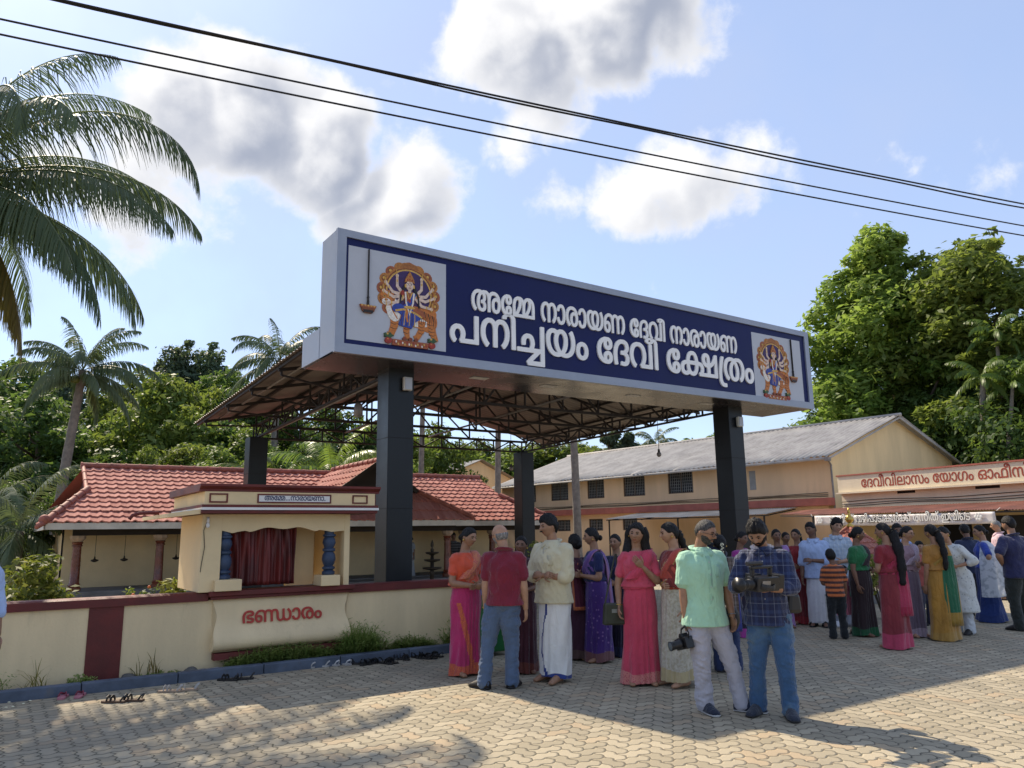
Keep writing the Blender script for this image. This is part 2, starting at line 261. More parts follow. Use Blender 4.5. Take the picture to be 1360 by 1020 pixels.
176: (933, [[172,-141,433,-142,439,-140,443,-137,444,273,442,279,435,282,385,282,377,277,376,45,375,41,373,40,270,41,269,43,280,71,282,83,282,101,275,131,261,155,251,166,242,173,225,181,201,188,171,188,153,188,133,183,111,173,90,157,76,137,70,117,68,105,68,87,70,81,70,71,75,65,83,62,97,62,103,64,129,66,135,69,138,73,136,79,136,103,139,113,145,125,153,134,163,139,175,141,185,140,196,135,205,125,213,107,216,93,216,85,211,65,199,44,195,41,191,40,5,40,-2,37,-4,33,-4,3,-2,-3,7,-6,270,-7,268,-11,232,-35,148,-97,147,-103,153,-115,163,-134], [249,-93,248,-91,250,-89,355,-15,367,-7,375,-7,376,-11,376,-89,375,-93]]),
215: (1240, [[24,-5,591,-6,599,-3,601,-1,602,3,602,155,597,185,589,211,583,223,573,238,557,254,541,265,531,270,505,281,473,288,401,288,379,283,361,277,345,269,331,260,309,240,287,260,267,272,245,281,215,288,143,288,113,281,85,269,65,256,48,239,41,230,33,215,22,183,18,155,18,3,19,-1], [163,41,162,43,164,45,198,81,213,100,225,119,237,142,241,153,248,181,248,207,247,219,249,220,251,218,259,207,265,195,271,177,276,151,275,41,271,40], [421,41,420,43,422,45,461,86,481,115,493,136,503,165,506,179,505,219,509,218,517,207,523,195,529,177,534,151,533,41,529,40], [89,57,87,58,86,61,86,155,91,177,97,195,105,211,112,221,127,233,141,239,151,241,163,239,169,235,176,225,180,213,180,187,173,163,159,135,146,115,127,92,105,70], [345,57,344,149,351,183,358,201,372,223,393,237,413,241,423,238,429,233,437,217,440,199,435,173,428,153,407,119,390,97,359,66,347,56]]),
}
GLYPHS_PAINT = {
6: (453, [[92,-11,127,-12,141,-10,157,-5,173,3,183,10,203,32,211,49,216,63,218,75,218,103,211,127,199,149,183,166,173,173,149,183,133,186,125,188,103,188,87,186,71,181,51,171,38,161,25,145,15,125,10,111,8,101,8,75,13,55,27,27,45,8,53,3,69,-5], [107,35,89,41,79,48,71,58,66,77,66,99,72,119,81,130,101,139,113,142,118,141,127,139,137,135,145,130,153,121,160,101,160,75,153,55,142,43,133,39,119,35]]),
9: (1495, [[244,-11,287,-12,321,-3,335,5,347,14,355,25,363,41,368,59,368,79,365,89,356,107,333,129,351,147,362,171,361,201,353,221,339,241,341,242,353,242,363,239,391,225,400,217,405,209,411,193,416,169,416,3,419,-4,423,-6,469,-6,474,-1,476,5,476,163,481,189,489,207,494,215,502,223,521,233,547,240,585,240,617,231,642,217,650,209,652,205,649,204,635,208,605,208,583,203,569,198,558,191,541,173,527,149,523,139,518,117,518,79,527,49,535,33,540,25,560,5,579,-5,593,-10,607,-12,637,-12,651,-10,671,-3,690,7,709,26,724,51,731,75,736,101,736,139,732,165,723,193,712,215,701,232,677,256,663,265,639,277,627,281,595,288,531,288,503,281,477,269,447,246,428,263,411,274,387,283,365,288,301,288,261,278,241,284,217,288,149,288,117,281,91,272,73,261,63,254,41,232,33,219,23,199,15,173,12,157,12,119,14,105,23,75,37,47,56,21,78,1,95,-9,103,-10,107,-8,131,22,133,27,130,33,113,44,96,61,89,71,81,87,75,107,72,123,72,151,81,183,93,204,107,218,125,230,157,240,171,242,195,242,197,241,198,239,182,223,165,197,153,169,146,139,146,97,148,83,153,67,165,41,174,27,190,11,199,5,219,-5], [255,35,247,37,229,46,219,56,211,71,204,99,204,139,209,159,220,187,229,200,238,211,250,221,261,227,267,230,279,226,291,218,299,208,304,197,304,175,301,167,294,159,285,155,267,150,249,150,245,148,242,141,242,111,247,103,275,102,291,97,301,92,305,87,309,79,309,57,306,49,299,42,293,39,277,34], [611,37,599,41,591,46,581,63,576,79,577,119,583,137,588,145,595,151,607,157,617,160,637,160,641,159,647,157,659,151,667,146,677,135,678,101,675,85,667,61,662,53,654,45,633,36]]),
11: (986, [[94,-105,99,-106,465,-105,470,-97,470,-69,467,-61,463,-58,109,-58,87,-51,80,-47,76,-37,76,-27,79,-19,83,-15,97,-9,111,-6,327,-6,333,-4,363,-2,383,3,395,7,419,19,435,30,446,41,457,57,471,85,480,119,480,133,482,139,482,161,478,187,468,219,461,231,445,254,428,269,417,276,393,285,379,288,333,288,319,285,299,277,285,268,271,254,247,272,231,279,209,286,195,288,137,288,123,286,99,279,75,267,61,258,39,236,22,207,17,191,12,167,12,141,19,111,33,84,49,68,69,57,87,52,125,52,137,55,157,63,165,68,181,85,191,105,196,119,196,151,193,161,181,185,167,200,149,209,131,214,91,213,90,215,96,221,119,233,153,242,177,242,191,239,207,234,219,226,227,218,233,207,240,183,240,157,242,149,242,63,245,56,249,54,293,54,297,56,299,61,300,175,302,183,302,195,308,215,318,229,333,237,343,240,365,240,375,237,387,231,398,223,410,205,418,183,422,159,422,141,420,133,420,121,413,95,409,87,397,70,381,59,369,53,339,44,321,42,285,42,277,40,87,40,61,33,49,27,39,20,29,7,21,-9,18,-19,18,-47,23,-61,32,-77,39,-84,53,-93,67,-99], [97,99,83,105,75,113,69,129,66,147,73,156,85,164,97,168,109,168,123,165,134,157,138,149,140,131,137,118,133,110,128,105,111,98]]),
21: (1259, [[100,-11,133,-12,145,-10,159,-6,180,7,193,20,205,43,212,69,212,95,205,119,197,135,188,147,175,157,163,163,139,170,107,170,81,163,79,163,78,167,87,181,96,193,105,202,121,213,138,223,159,231,175,236,199,240,249,240,275,233,287,227,295,220,299,213,302,205,302,191,299,183,287,171,261,162,245,162,233,160,229,158,226,151,226,125,228,119,231,115,259,114,271,112,279,109,293,102,302,93,305,87,308,75,305,55,302,49,295,43,275,36,253,36,235,40,229,40,225,38,221,31,213,1,217,-5,225,-8,253,-12,281,-12,315,-5,339,8,350,19,355,27,361,39,366,55,365,87,353,114,335,132,327,137,326,139,341,152,349,163,359,185,362,197,362,207,355,233,341,256,327,267,307,277,289,283,263,288,187,288,151,282,123,273,93,259,72,245,48,221,37,205,23,177,17,159,12,135,12,93,17,69,22,53,33,32,40,23,55,8,79,-5], [472,-11,511,-12,527,-9,545,-3,557,3,575,16,587,31,605,65,614,99,616,115,616,163,612,189,607,207,591,241,580,257,564,271,545,281,523,288,475,288,461,285,445,279,421,264,412,255,399,237,385,209,381,195,386,187,419,180,429,180,435,181,437,183,448,211,460,227,473,236,491,242,511,239,529,230,541,215,552,187,556,161,556,117,554,101,549,81,544,67,536,55,525,45,513,39,501,36,483,36,467,43,457,50,451,59,443,75,436,93,431,98,417,98,385,91,379,83,379,79,388,53,395,41,408,23,421,10,435,1,453,-7], [109,37,94,43,87,49,81,57,73,75,68,99,70,105,87,116,103,121,113,122,123,122,131,119,140,115,147,108,154,91,154,69,151,56,142,43,127,36]]),
23: (1038, [[86,-11,125,-12,141,-10,163,-3,189,8,211,-3,245,-12,279,-12,313,-3,325,3,343,16,361,39,373,63,379,81,384,103,385,115,387,121,391,122,417,117,427,113,436,109,446,99,449,93,452,83,452,67,449,57,445,49,442,45,435,41,421,36,393,36,377,40,371,39,367,33,359,5,360,-1,362,-5,367,-7,393,-12,433,-12,455,-7,469,-1,483,8,491,16,503,37,510,61,510,93,505,109,494,129,477,146,465,153,437,164,415,168,399,168,385,171,377,203,365,231,352,251,337,266,327,273,311,281,287,288,237,288,219,283,201,276,190,269,167,246,159,233,149,213,137,171,123,168,107,168,83,163,65,157,49,149,41,144,26,129,13,105,8,87,8,65,13,45,23,25,32,13,45,3,67,-7], [97,37,85,41,79,45,71,55,68,63,69,91,74,101,87,111,101,117,125,122,133,122,136,119,145,75,155,49,153,47,145,43,123,36], [247,37,235,41,224,47,214,57,209,65,203,79,198,97,196,119,197,121,201,122,275,122,325,121,326,109,319,79,309,58,299,48,291,43,273,36], [199,171,198,173,198,181,203,199,209,213,221,228,233,236,255,242,267,242,286,237,297,231,305,224,313,213,317,205,324,181,324,173,323,171]]),
25: (897, [[118,-11,159,-12,187,-5,208,5,221,16,231,28,243,51,252,83,254,101,254,163,256,169,256,185,259,199,263,212,271,226,285,236,299,240,323,239,337,234,349,226,361,211,369,196,376,169,376,121,367,89,359,73,350,59,321,32,319,27,320,23,328,11,345,-8,353,-10,359,-7,373,4,392,23,401,34,413,53,423,73,434,107,436,121,436,171,431,195,423,217,411,239,404,249,389,264,375,273,359,281,345,286,329,288,283,288,259,281,247,275,233,266,215,246,205,225,196,195,194,177,194,109,192,103,192,87,187,67,181,55,174,47,163,41,145,36,133,36,121,39,104,47,91,60,83,73,79,83,72,111,72,153,77,175,83,193,93,211,100,221,129,248,131,253,129,257,103,286,99,288,93,288,78,277,56,255,47,244,35,225,27,209,19,187,14,169,12,153,12,111,19,77,23,65,35,41,46,25,55,16,71,5,87,-3,107,-9]]),
33: (563, [[114,-11,167,-12,185,-10,215,-1,227,4,239,12,257,31,267,51,272,69,272,91,265,115,256,131,243,144,235,149,217,157,185,164,137,164,101,168,91,171,83,175,75,180,72,185,70,189,70,211,76,223,97,235,115,240,159,240,181,236,217,223,239,212,249,213,254,217,274,247,273,253,270,257,249,267,215,279,187,286,161,288,101,288,79,283,55,274,39,264,27,252,15,229,10,213,10,187,13,175,17,165,28,147,43,135,65,125,93,118,111,116,161,116,179,113,197,107,205,102,209,95,212,87,212,69,206,55,199,49,187,43,159,36,131,36,107,40,89,45,67,53,39,67,31,68,26,65,4,33,4,27,6,23,31,11,69,-3,87,-8]]),
37: (1368, [[102,-11,137,-12,161,-5,173,1,190,15,199,29,205,41,212,63,212,101,207,117,195,140,180,155,159,165,139,170,109,170,79,162,76,163,83,183,93,200,111,218,125,227,151,237,163,240,195,240,207,237,221,232,232,225,239,218,245,207,249,195,254,165,255,1,257,-4,261,-6,303,-6,309,-4,312,3,312,167,314,175,314,189,319,207,327,221,333,228,345,235,357,239,383,240,401,233,411,226,418,215,423,201,426,185,427,1,429,-4,433,-6,477,-6,483,-4,486,3,486,179,491,205,495,215,500,223,513,233,531,240,551,240,563,237,575,231,590,219,597,209,603,197,612,165,612,125,607,103,599,81,582,55,559,34,555,27,557,21,562,13,579,-6,585,-10,595,-7,611,6,624,19,645,47,661,79,669,107,672,123,672,167,667,191,661,209,649,233,641,246,623,264,613,271,593,281,569,288,519,288,507,285,487,277,473,268,457,253,455,253,443,266,427,277,407,285,393,288,347,288,325,281,309,273,283,252,269,263,241,280,231,283,209,288,151,288,129,283,97,271,74,257,61,246,47,229,35,211,27,196,21,179,14,147,14,95,16,81,23,57,35,33,40,25,57,8,65,3,81,-5], [111,37,101,40,90,47,81,59,75,73,70,99,73,106,85,114,97,119,107,122,115,122,125,122,133,119,146,111,153,97,156,85,156,75,151,55,148,49,141,42,127,36]]),
40: (641, [[184,-11,219,-12,237,-10,259,-3,271,3,279,8,295,25,303,41,308,55,308,85,302,103,288,123,268,139,288,159,299,179,304,199,304,209,297,235,288,251,273,266,265,271,249,279,217,288,155,288,119,279,97,269,75,254,58,237,47,221,33,193,25,169,18,129,18,87,20,79,20,65,24,37,31,5,36,-5,43,-8,83,-2,87,0,89,5,80,59,80,75,78,83,78,125,85,163,91,181,99,198,117,218,127,225,143,233,167,240,203,240,219,235,227,232,233,228,239,221,244,209,244,193,241,185,238,179,230,171,213,165,203,162,183,162,177,160,159,159,154,151,155,121,157,116,161,114,199,114,221,109,233,103,244,93,247,87,250,77,250,67,247,57,243,48,235,43,225,39,215,36,191,36,171,40,163,40,156,37,153,31,147,9,145,1,147,-3,149,-5,157,-8]]),
42: (911, [[90,-9,97,-10,101,-8,128,21,131,27,128,33,109,48,96,63,81,91,72,125,72,165,79,191,92,215,103,226,111,231,123,237,133,240,153,240,167,235,175,230,186,219,193,203,198,175,198,5,199,1,203,-5,251,-6,255,-4,257,1,258,187,261,201,265,213,269,219,280,231,293,237,303,240,325,240,343,233,360,221,373,201,377,191,384,161,384,131,382,115,373,87,370,79,359,62,348,49,328,33,325,25,328,19,353,-8,357,-10,363,-9,375,0,400,25,409,36,420,53,433,81,437,93,444,129,444,161,442,177,437,195,428,221,415,242,402,257,390,267,373,278,359,283,339,288,291,288,279,285,255,275,247,270,229,253,225,254,209,270,201,275,179,285,165,288,121,288,109,286,89,279,77,273,63,264,42,243,33,229,21,203,12,167,12,121,17,97,25,73,37,49,46,35,55,24,83,-4]]),
44: (896, [[58,-7,67,-8,71,-6,93,20,95,25,92,31,79,42,71,57,66,75,66,91,69,101,73,109,80,119,99,129,111,132,121,132,141,125,152,117,159,105,164,85,162,61,155,45,145,31,143,25,153,5,161,-5,415,-5,419,1,420,5,420,271,417,280,411,282,369,282,365,280,362,273,362,45,361,41,213,41,212,43,220,67,222,79,222,93,217,113,213,123,200,145,179,163,159,173,141,178,91,178,79,175,59,168,42,157,34,149,29,143,16,123,11,107,8,95,8,71,11,59,16,43,23,31,34,15,53,-4]]),
45: (1129, [[58,-7,67,-8,71,-6,93,20,95,25,92,31,79,42,69,61,66,75,66,91,69,101,73,109,80,119,99,129,111,132,121,132,141,125,152,117,159,105,164,85,162,61,155,45,145,31,143,25,153,5,161,-5,537,-5,540,-1,542,5,542,141,540,149,540,179,535,203,531,216,519,239,503,258,489,269,469,279,435,288,383,288,371,286,344,277,322,263,304,245,299,237,289,217,282,195,278,161,278,45,277,41,275,40,212,41,212,43,217,57,222,79,222,93,217,113,209,131,200,145,189,156,169,169,141,178,93,178,79,175,55,165,41,156,31,146,18,127,11,107,8,95,8,73,13,51,25,27,34,15,53,-4], [341,40,339,41,338,45,338,169,343,193,351,213,363,226,371,231,395,240,423,240,433,237,451,229,461,222,470,209,477,189,482,159,481,41,477,40]]),
47: (654, [[196,-11,243,-12,265,-7,281,-2,293,6,305,18,313,33,318,49,318,67,315,77,307,94,293,107,275,115,255,120,215,120,197,122,187,126,183,129,183,141,187,144,195,147,213,150,265,150,277,153,287,157,295,162,306,173,315,193,318,209,316,227,312,239,302,255,285,269,265,279,229,288,163,288,139,283,119,277,95,265,82,257,69,246,53,228,45,215,33,191,22,157,18,129,18,87,20,79,20,65,24,37,31,7,36,-5,43,-8,83,-2,87,0,89,5,80,59,80,75,78,83,78,127,85,161,91,179,102,199,112,211,122,219,135,227,149,233,177,240,219,240,243,233,256,225,260,211,257,201,243,196,191,196,177,193,159,187,138,173,129,158,124,143,124,125,129,111,138,95,149,87,167,79,189,74,229,74,245,72,253,69,259,63,260,51,258,47,246,39,235,36,203,36,179,41,145,52,139,52,135,50,121,19,119,13,122,7,131,3,159,-5]]),
49: (1035, [[162,-11,211,-12,235,-8,261,-1,285,-8,311,-12,351,-12,369,-10,389,-5,421,7,445,22,469,46,479,61,490,81,497,103,504,135,504,179,497,211,487,239,479,255,460,283,455,287,447,288,414,267,411,263,409,259,411,255,421,241,431,223,437,207,444,179,444,133,437,105,433,94,420,73,405,58,395,51,379,43,357,37,343,34,327,34,321,35,320,37,337,54,356,83,369,119,374,141,374,187,371,203,367,217,360,233,346,255,325,273,309,281,287,288,241,288,217,281,197,271,193,272,171,283,153,288,105,288,93,285,81,281,65,273,49,262,42,255,31,239,21,220,17,207,12,185,12,145,16,121,29,83,41,61,54,43,71,26,93,11,113,1,141,-8], [179,35,167,36,145,43,129,51,111,64,103,72,89,93,83,105,77,123,72,145,72,185,75,199,83,217,89,226,99,233,112,239,123,242,133,242,149,237,161,229,153,205,148,183,148,151,152,127,161,99,175,71,190,49,202,37,201,35,199,34], [259,53,247,62,235,76,227,89,217,111,208,147,208,183,215,209,225,226,235,233,247,239,257,242,265,242,277,239,293,231,300,225,305,217,311,203,314,191,316,177,316,157,309,119,295,87,275,62,263,53]]),
50: (736, [[222,-11,259,-12,281,-7,307,5,319,14,335,35,347,59,354,83,356,99,356,141,354,157,343,193,327,223,320,233,298,255,283,265,253,279,227,286,213,288,149,288,133,285,105,277,83,267,61,252,48,239,35,221,23,197,14,169,12,155,12,117,17,93,23,75,37,47,57,20,77,2,91,-7,97,-10,103,-10,107,-8,114,1,131,22,133,27,130,33,113,44,95,62,86,75,77,99,72,121,72,151,77,173,85,193,98,211,115,223,131,231,163,240,203,240,235,231,251,224,263,216,272,207,272,205,255,208,223,208,203,203,193,199,175,188,157,167,145,143,138,117,138,81,145,55,157,31,162,23,177,8,187,1,205,-7], [231,37,221,40,210,47,201,63,196,83,196,115,199,125,202,135,209,146,219,153,227,157,237,160,262,159,277,153,293,142,297,137,298,95,293,75,285,56,275,46,267,41,253,36]]),
52: (859, [[29,-5,33,-6,397,-5,401,1,402,5,402,273,399,280,395,282,351,282,347,279,344,271,343,41,339,40,195,40,83,41,82,45,82,101,83,103,87,104,275,105,280,113,280,177,278,195,271,219,263,237,254,251,232,271,215,279,181,288,123,288,103,283,83,275,62,261,50,249,41,235,31,213,24,181,24,5,25,1], [85,152,82,155,82,169,87,199,91,211,99,223,109,231,131,240,143,242,161,242,187,235,203,225,212,213,217,197,220,185,220,163,222,157,221,153]]),
54: (654, [[114,-11,153,-12,171,-9,191,-1,199,4,210,15,218,27,223,43,226,57,225,73,227,75,253,87,267,96,284,111,299,133,307,149,314,169,316,181,316,211,309,233,299,254,279,274,265,282,245,288,199,288,173,281,157,272,141,256,129,233,124,215,124,185,127,173,133,155,150,121,149,117,129,121,103,132,89,142,79,157,73,173,70,185,70,217,72,229,79,249,86,263,81,271,53,287,43,288,38,285,24,261,17,241,10,209,10,191,15,165,24,139,39,116,53,102,69,91,89,81,101,77,131,70,159,70,167,67,168,57,163,44,155,39,145,36,123,36,113,38,97,43,77,52,69,52,65,49,49,15,51,8,57,5,83,-5], [209,123,204,129,187,167,182,185,182,213,189,229,199,237,213,242,230,241,242,237,251,227,255,217,258,203,256,179,251,162,245,151,238,141,219,127]]),
55: (958, [[94,-9,99,-10,105,-9,131,22,133,27,130,33,113,44,96,61,89,71,81,87,72,121,72,151,75,165,85,193,94,207,107,220,125,231,141,237,155,240,185,240,209,233,221,227,238,215,247,204,253,193,259,177,264,157,264,115,257,89,249,73,236,55,213,36,209,29,229,-5,233,-6,447,-5,451,1,452,5,452,271,449,280,443,282,399,282,395,280,393,275,392,45,391,41,387,40,294,41,295,45,309,69,322,103,326,131,326,151,324,157,324,167,315,199,305,221,289,244,277,256,261,267,241,277,213,286,199,288,141,288,111,281,95,275,73,263,63,256,43,235,35,223,21,195,12,159,12,117,17,93,23,75,37,47,46,33,62,15,78,1]]),
58: (1223, [[450,-11,489,-12,503,-10,525,-3,547,9,561,20,579,45,589,67,595,87,600,113,600,151,595,177,587,203,573,231,562,247,536,275,521,287,509,287,484,259,481,253,485,246,513,220,521,207,531,187,538,163,540,149,540,119,538,103,531,79,520,59,507,47,495,41,479,36,467,36,448,41,437,48,427,61,422,75,418,101,418,171,416,177,416,195,411,217,406,233,394,253,375,272,359,281,337,288,289,288,267,281,255,275,237,262,231,254,227,253,207,271,193,280,179,285,167,288,119,288,93,281,77,273,63,264,43,244,37,235,27,216,17,189,12,167,12,121,17,97,25,72,37,49,45,37,55,24,87,-7,95,-10,101,-8,128,21,131,27,127,34,104,53,91,71,81,91,74,113,72,127,72,165,79,191,92,215,103,226,111,231,123,237,135,240,153,240,161,237,174,231,187,218,193,203,198,177,199,1,201,-4,205,-6,251,-6,255,-3,258,5,258,185,261,201,269,221,279,231,299,240,317,240,327,237,338,231,347,221,353,205,358,175,358,97,365,61,373,41,386,21,399,9,419,-3,439,-9]]),
64: (504, [[94,-11,135,-12,169,-3,191,10,206,25,213,34,227,63,238,105,238,119,240,127,240,151,236,185,227,215,213,243,206,253,190,269,175,278,155,286,143,288,97,288,73,281,49,268,29,247,21,235,7,207,3,195,7,189,13,186,43,180,51,180,57,181,59,183,73,213,78,221,88,231,103,239,115,242,123,242,133,239,150,231,160,221,165,213,169,205,176,183,180,151,180,125,176,95,169,73,163,61,156,51,147,45,135,39,125,36,105,36,89,43,75,57,67,73,60,91,55,97,41,98,11,92,5,89,2,85,3,77,12,51,25,31,35,18,49,7,67,-4,77,-7]]),
65: (228, [[33,-5,79,-6,83,-4,86,3,86,321,84,329,84,341,79,361,69,385,64,393,48,409,27,421,11,426,-3,428,-27,428,-51,423,-67,417,-77,411,-97,392,-107,373,-114,345,-114,331,-111,317,-105,309,-91,308,-57,315,-53,321,-54,349,-51,359,-43,370,-29,377,-21,380,-9,380,3,375,13,368,21,351,26,327,26,305,28,297,28,5,29,1]]),
66: (228, [[33,-5,79,-6,83,-4,86,3,86,301,80,341,73,361,67,373,58,387,37,405,9,419,-19,426,-33,426,-41,428,-67,428,-93,423,-106,419,-123,409,-136,397,-140,391,-147,377,-152,359,-152,349,-147,329,-137,310,-126,299,-113,291,-103,287,-91,284,-53,284,-35,289,-17,300,-7,313,-1,325,4,341,5,363,7,363,13,356,19,343,26,315,26,295,28,287,28,5,29,1], [-75,329,-87,333,-93,339,-96,345,-96,361,-93,368,-85,375,-71,381,-65,382,-57,383,-53,379,-49,371,-46,353,-49,342,-55,334,-61,331,-71,328]]),
67: (332, [[62,-119,89,-120,113,-115,131,-107,149,-94,159,-81,169,-61,174,-47,176,-21,169,9,157,32,142,47,129,55,115,61,114,63,130,125,138,171,138,219,131,243,120,263,109,274,99,280,87,285,75,288,41,288,23,288,5,283,2,279,2,271,9,245,13,239,25,238,33,240,55,240,63,237,71,231,75,223,78,211,78,167,74,139,56,67,53,64,31,57,16,49,-2,31,-10,19,-15,7,-20,-9,-20,-43,-15,-61,-7,-77,-2,-85,15,-102,35,-113,51,-118], [69,-73,59,-70,48,-63,41,-53,36,-37,36,-17,43,3,52,13,69,20,85,20,101,13,113,1,118,-13,118,-39,115,-49,111,-57,104,-65,97,-69,85,-73]]),
71: (715, [[100,-11,135,-12,155,-7,171,1,179,6,193,20,200,31,207,49,212,71,212,95,210,105,205,119,197,135,185,150,175,157,163,163,139,170,107,170,79,163,77,165,85,183,93,196,113,216,127,225,139,231,157,237,171,240,201,240,213,238,227,233,243,226,260,213,271,197,277,185,284,161,286,143,286,125,279,93,271,75,262,61,245,44,231,34,227,27,229,20,252,-9,261,-10,271,-4,286,7,306,27,313,36,324,53,339,89,346,123,346,155,344,171,335,201,323,225,312,241,296,257,281,267,269,274,249,281,219,288,159,288,135,283,111,275,91,265,66,247,52,233,37,211,21,177,14,151,12,137,12,93,19,63,31,37,40,23,57,7,79,-5], [109,37,99,40,88,47,81,57,77,63,73,75,68,99,71,106,83,114,103,121,113,122,123,122,131,119,140,115,147,108,154,91,154,69,151,56,142,43,127,36]]),
72: (595, [[156,-11,203,-12,227,-7,243,-2,254,5,267,16,278,33,284,51,284,75,281,85,268,109,258,119,244,127,231,131,215,134,193,134,181,132,167,127,156,121,148,115,140,105,133,91,128,75,129,45,127,44,121,47,107,56,94,69,84,85,77,103,72,127,72,155,77,177,85,197,98,215,115,227,131,234,132,229,130,213,132,199,137,185,143,173,159,157,169,151,180,147,193,144,225,144,249,152,259,158,275,174,283,191,286,201,285,231,278,249,270,261,255,273,240,281,213,288,153,288,139,286,107,277,81,265,58,249,44,235,33,219,21,195,12,161,12,119,19,89,33,59,42,45,64,23,79,13,95,4,123,-5], [189,32,184,37,180,49,180,69,185,79,189,83,199,88,211,88,219,85,225,79,230,67,230,59,225,47,213,37,199,32], [207,189,199,191,189,196,185,205,182,215,183,227,189,244,193,246,205,244,223,236,229,229,232,219,232,209,227,196,217,191]]),
77: (0, [[-80,291,-35,290,-21,293,3,303,11,308,26,323,35,339,42,359,42,393,37,409,31,414,7,412,-5,409,-11,406,-14,397,-12,389,-12,369,-17,353,-26,343,-35,339,-47,336,-63,336,-83,343,-94,353,-97,361,-98,393,-97,401,-99,406,-107,409,-129,414,-143,414,-147,412,-151,401,-154,387,-154,367,-151,353,-143,333,-132,317,-125,310,-111,301,-97,295]]),
120: (1044, [[118,-11,159,-12,181,-7,207,5,224,19,235,35,242,47,250,73,254,99,254,149,256,167,261,187,266,203,276,217,289,227,305,235,337,242,347,241,350,239,350,237,331,214,319,195,307,172,299,147,294,119,294,97,299,69,305,49,317,26,331,10,345,1,357,-5,385,-12,417,-12,441,-7,459,1,477,14,491,33,503,59,510,89,510,129,508,143,497,179,483,207,468,229,441,257,443,262,461,285,469,301,473,313,476,335,471,355,463,371,453,382,445,389,429,397,407,402,369,402,347,398,335,395,331,389,335,371,341,353,345,350,355,350,375,354,389,354,399,351,408,347,413,339,416,329,416,319,413,309,410,301,398,285,393,281,363,288,309,288,279,281,257,271,244,263,222,241,217,233,205,209,196,177,194,159,194,107,192,101,192,87,187,67,180,53,167,43,157,39,145,36,133,36,121,39,105,47,90,61,83,73,74,99,72,113,72,153,77,175,83,193,93,211,100,221,129,248,131,253,129,258,103,286,99,288,91,287,79,278,56,255,35,225,27,209,19,187,12,155,12,109,15,93,23,65,35,41,46,25,55,16,71,5,87,-3,107,-9], [393,37,381,41,374,45,363,59,359,69,356,81,354,95,354,117,356,123,356,133,361,151,369,173,377,187,388,203,401,216,405,216,408,213,413,210,427,192,437,173,448,137,450,121,450,91,443,63,439,54,430,45,420,39,411,36]]),
137: (1014, [[234,-11,271,-12,293,-7,311,1,327,12,341,28,351,46,357,63,364,101,362,137,357,157,353,169,339,197,324,219,306,237,306,239,310,241,349,242,369,237,379,234,398,223,413,208,419,199,427,183,434,155,434,113,427,89,423,79,410,59,397,46,378,33,375,27,377,23,389,6,402,-9,411,-10,420,-5,440,11,461,34,473,53,481,69,489,91,494,111,494,123,496,131,496,151,492,177,485,199,473,223,465,236,440,261,423,271,405,279,391,284,369,288,305,288,268,279,255,274,235,281,205,288,147,288,121,283,102,277,79,265,66,257,43,234,37,225,25,203,17,181,12,159,12,117,16,95,23,75,37,47,56,21,77,2,95,-9,105,-9,131,22,133,27,130,33,113,44,96,61,89,71,81,87,75,107,72,123,72,151,79,179,85,193,94,207,106,219,127,232,143,237,165,242,195,242,201,240,202,237,186,221,169,197,153,165,144,129,144,89,149,67,155,49,161,37,170,23,185,8,193,3,215,-7], [243,37,223,46,217,52,211,63,204,89,204,131,213,165,227,191,237,204,251,216,255,217,260,213,275,197,289,175,293,165,302,135,302,125,304,119,304,99,299,71,289,50,283,45,265,37], [426,291,473,290,493,295,507,301,521,310,528,317,543,341,550,365,550,387,548,399,544,409,541,413,525,414,503,409,495,406,493,401,494,393,493,361,487,348,475,340,461,336,443,336,433,339,421,345,415,351,411,359,408,369,408,389,410,397,407,406,401,409,377,414,365,414,360,411,357,405,354,393,354,359,357,349,365,331,374,319,385,308,393,303,405,297]]),
156: (1223, [[450,-11,489,-12,503,-10,525,-3,547,9,561,20,579,45,589,67,595,87,600,113,600,151,595,177,587,203,573,231,562,247,537,274,521,287,509,287,484,259,481,253,485,246,513,220,521,207,531,187,538,163,540,149,540,119,538,103,531,79,520,59,507,47,495,41,479,36,467,36,448,41,437,48,427,61,422,75,418,101,418,171,416,177,416,195,411,217,406,233,394,253,375,272,359,281,337,288,289,288,267,281,255,275,237,262,231,254,227,253,207,271,193,280,179,285,167,288,119,288,93,281,77,273,63,264,43,244,37,235,27,216,17,189,12,167,12,121,17,97,25,72,37,49,45,37,55,24,87,-7,95,-10,101,-8,128,21,131,27,127,34,104,53,91,71,81,91,74,113,72,127,72,165,79,191,92,215,103,226,111,231,123,237,135,240,153,240,161,237,174,231,187,218,193,203,198,177,199,1,201,-4,205,-6,251,-6,255,-3,258,5,258,185,261,201,269,221,279,231,299,240,317,240,327,237,338,231,347,221,353,205,358,175,358,97,365,61,373,41,386,21,399,9,419,-3,439,-9], [532,291,577,290,597,295,615,303,636,321,649,345,654,361,654,391,651,403,645,413,629,414,607,409,599,406,597,401,600,385,600,373,597,359,590,347,577,340,565,336,547,336,529,343,521,348,515,361,512,373,512,385,515,401,513,406,505,409,483,414,469,414,465,412,461,403,458,391,458,361,463,345,471,329,481,316,497,303,515,295]]),
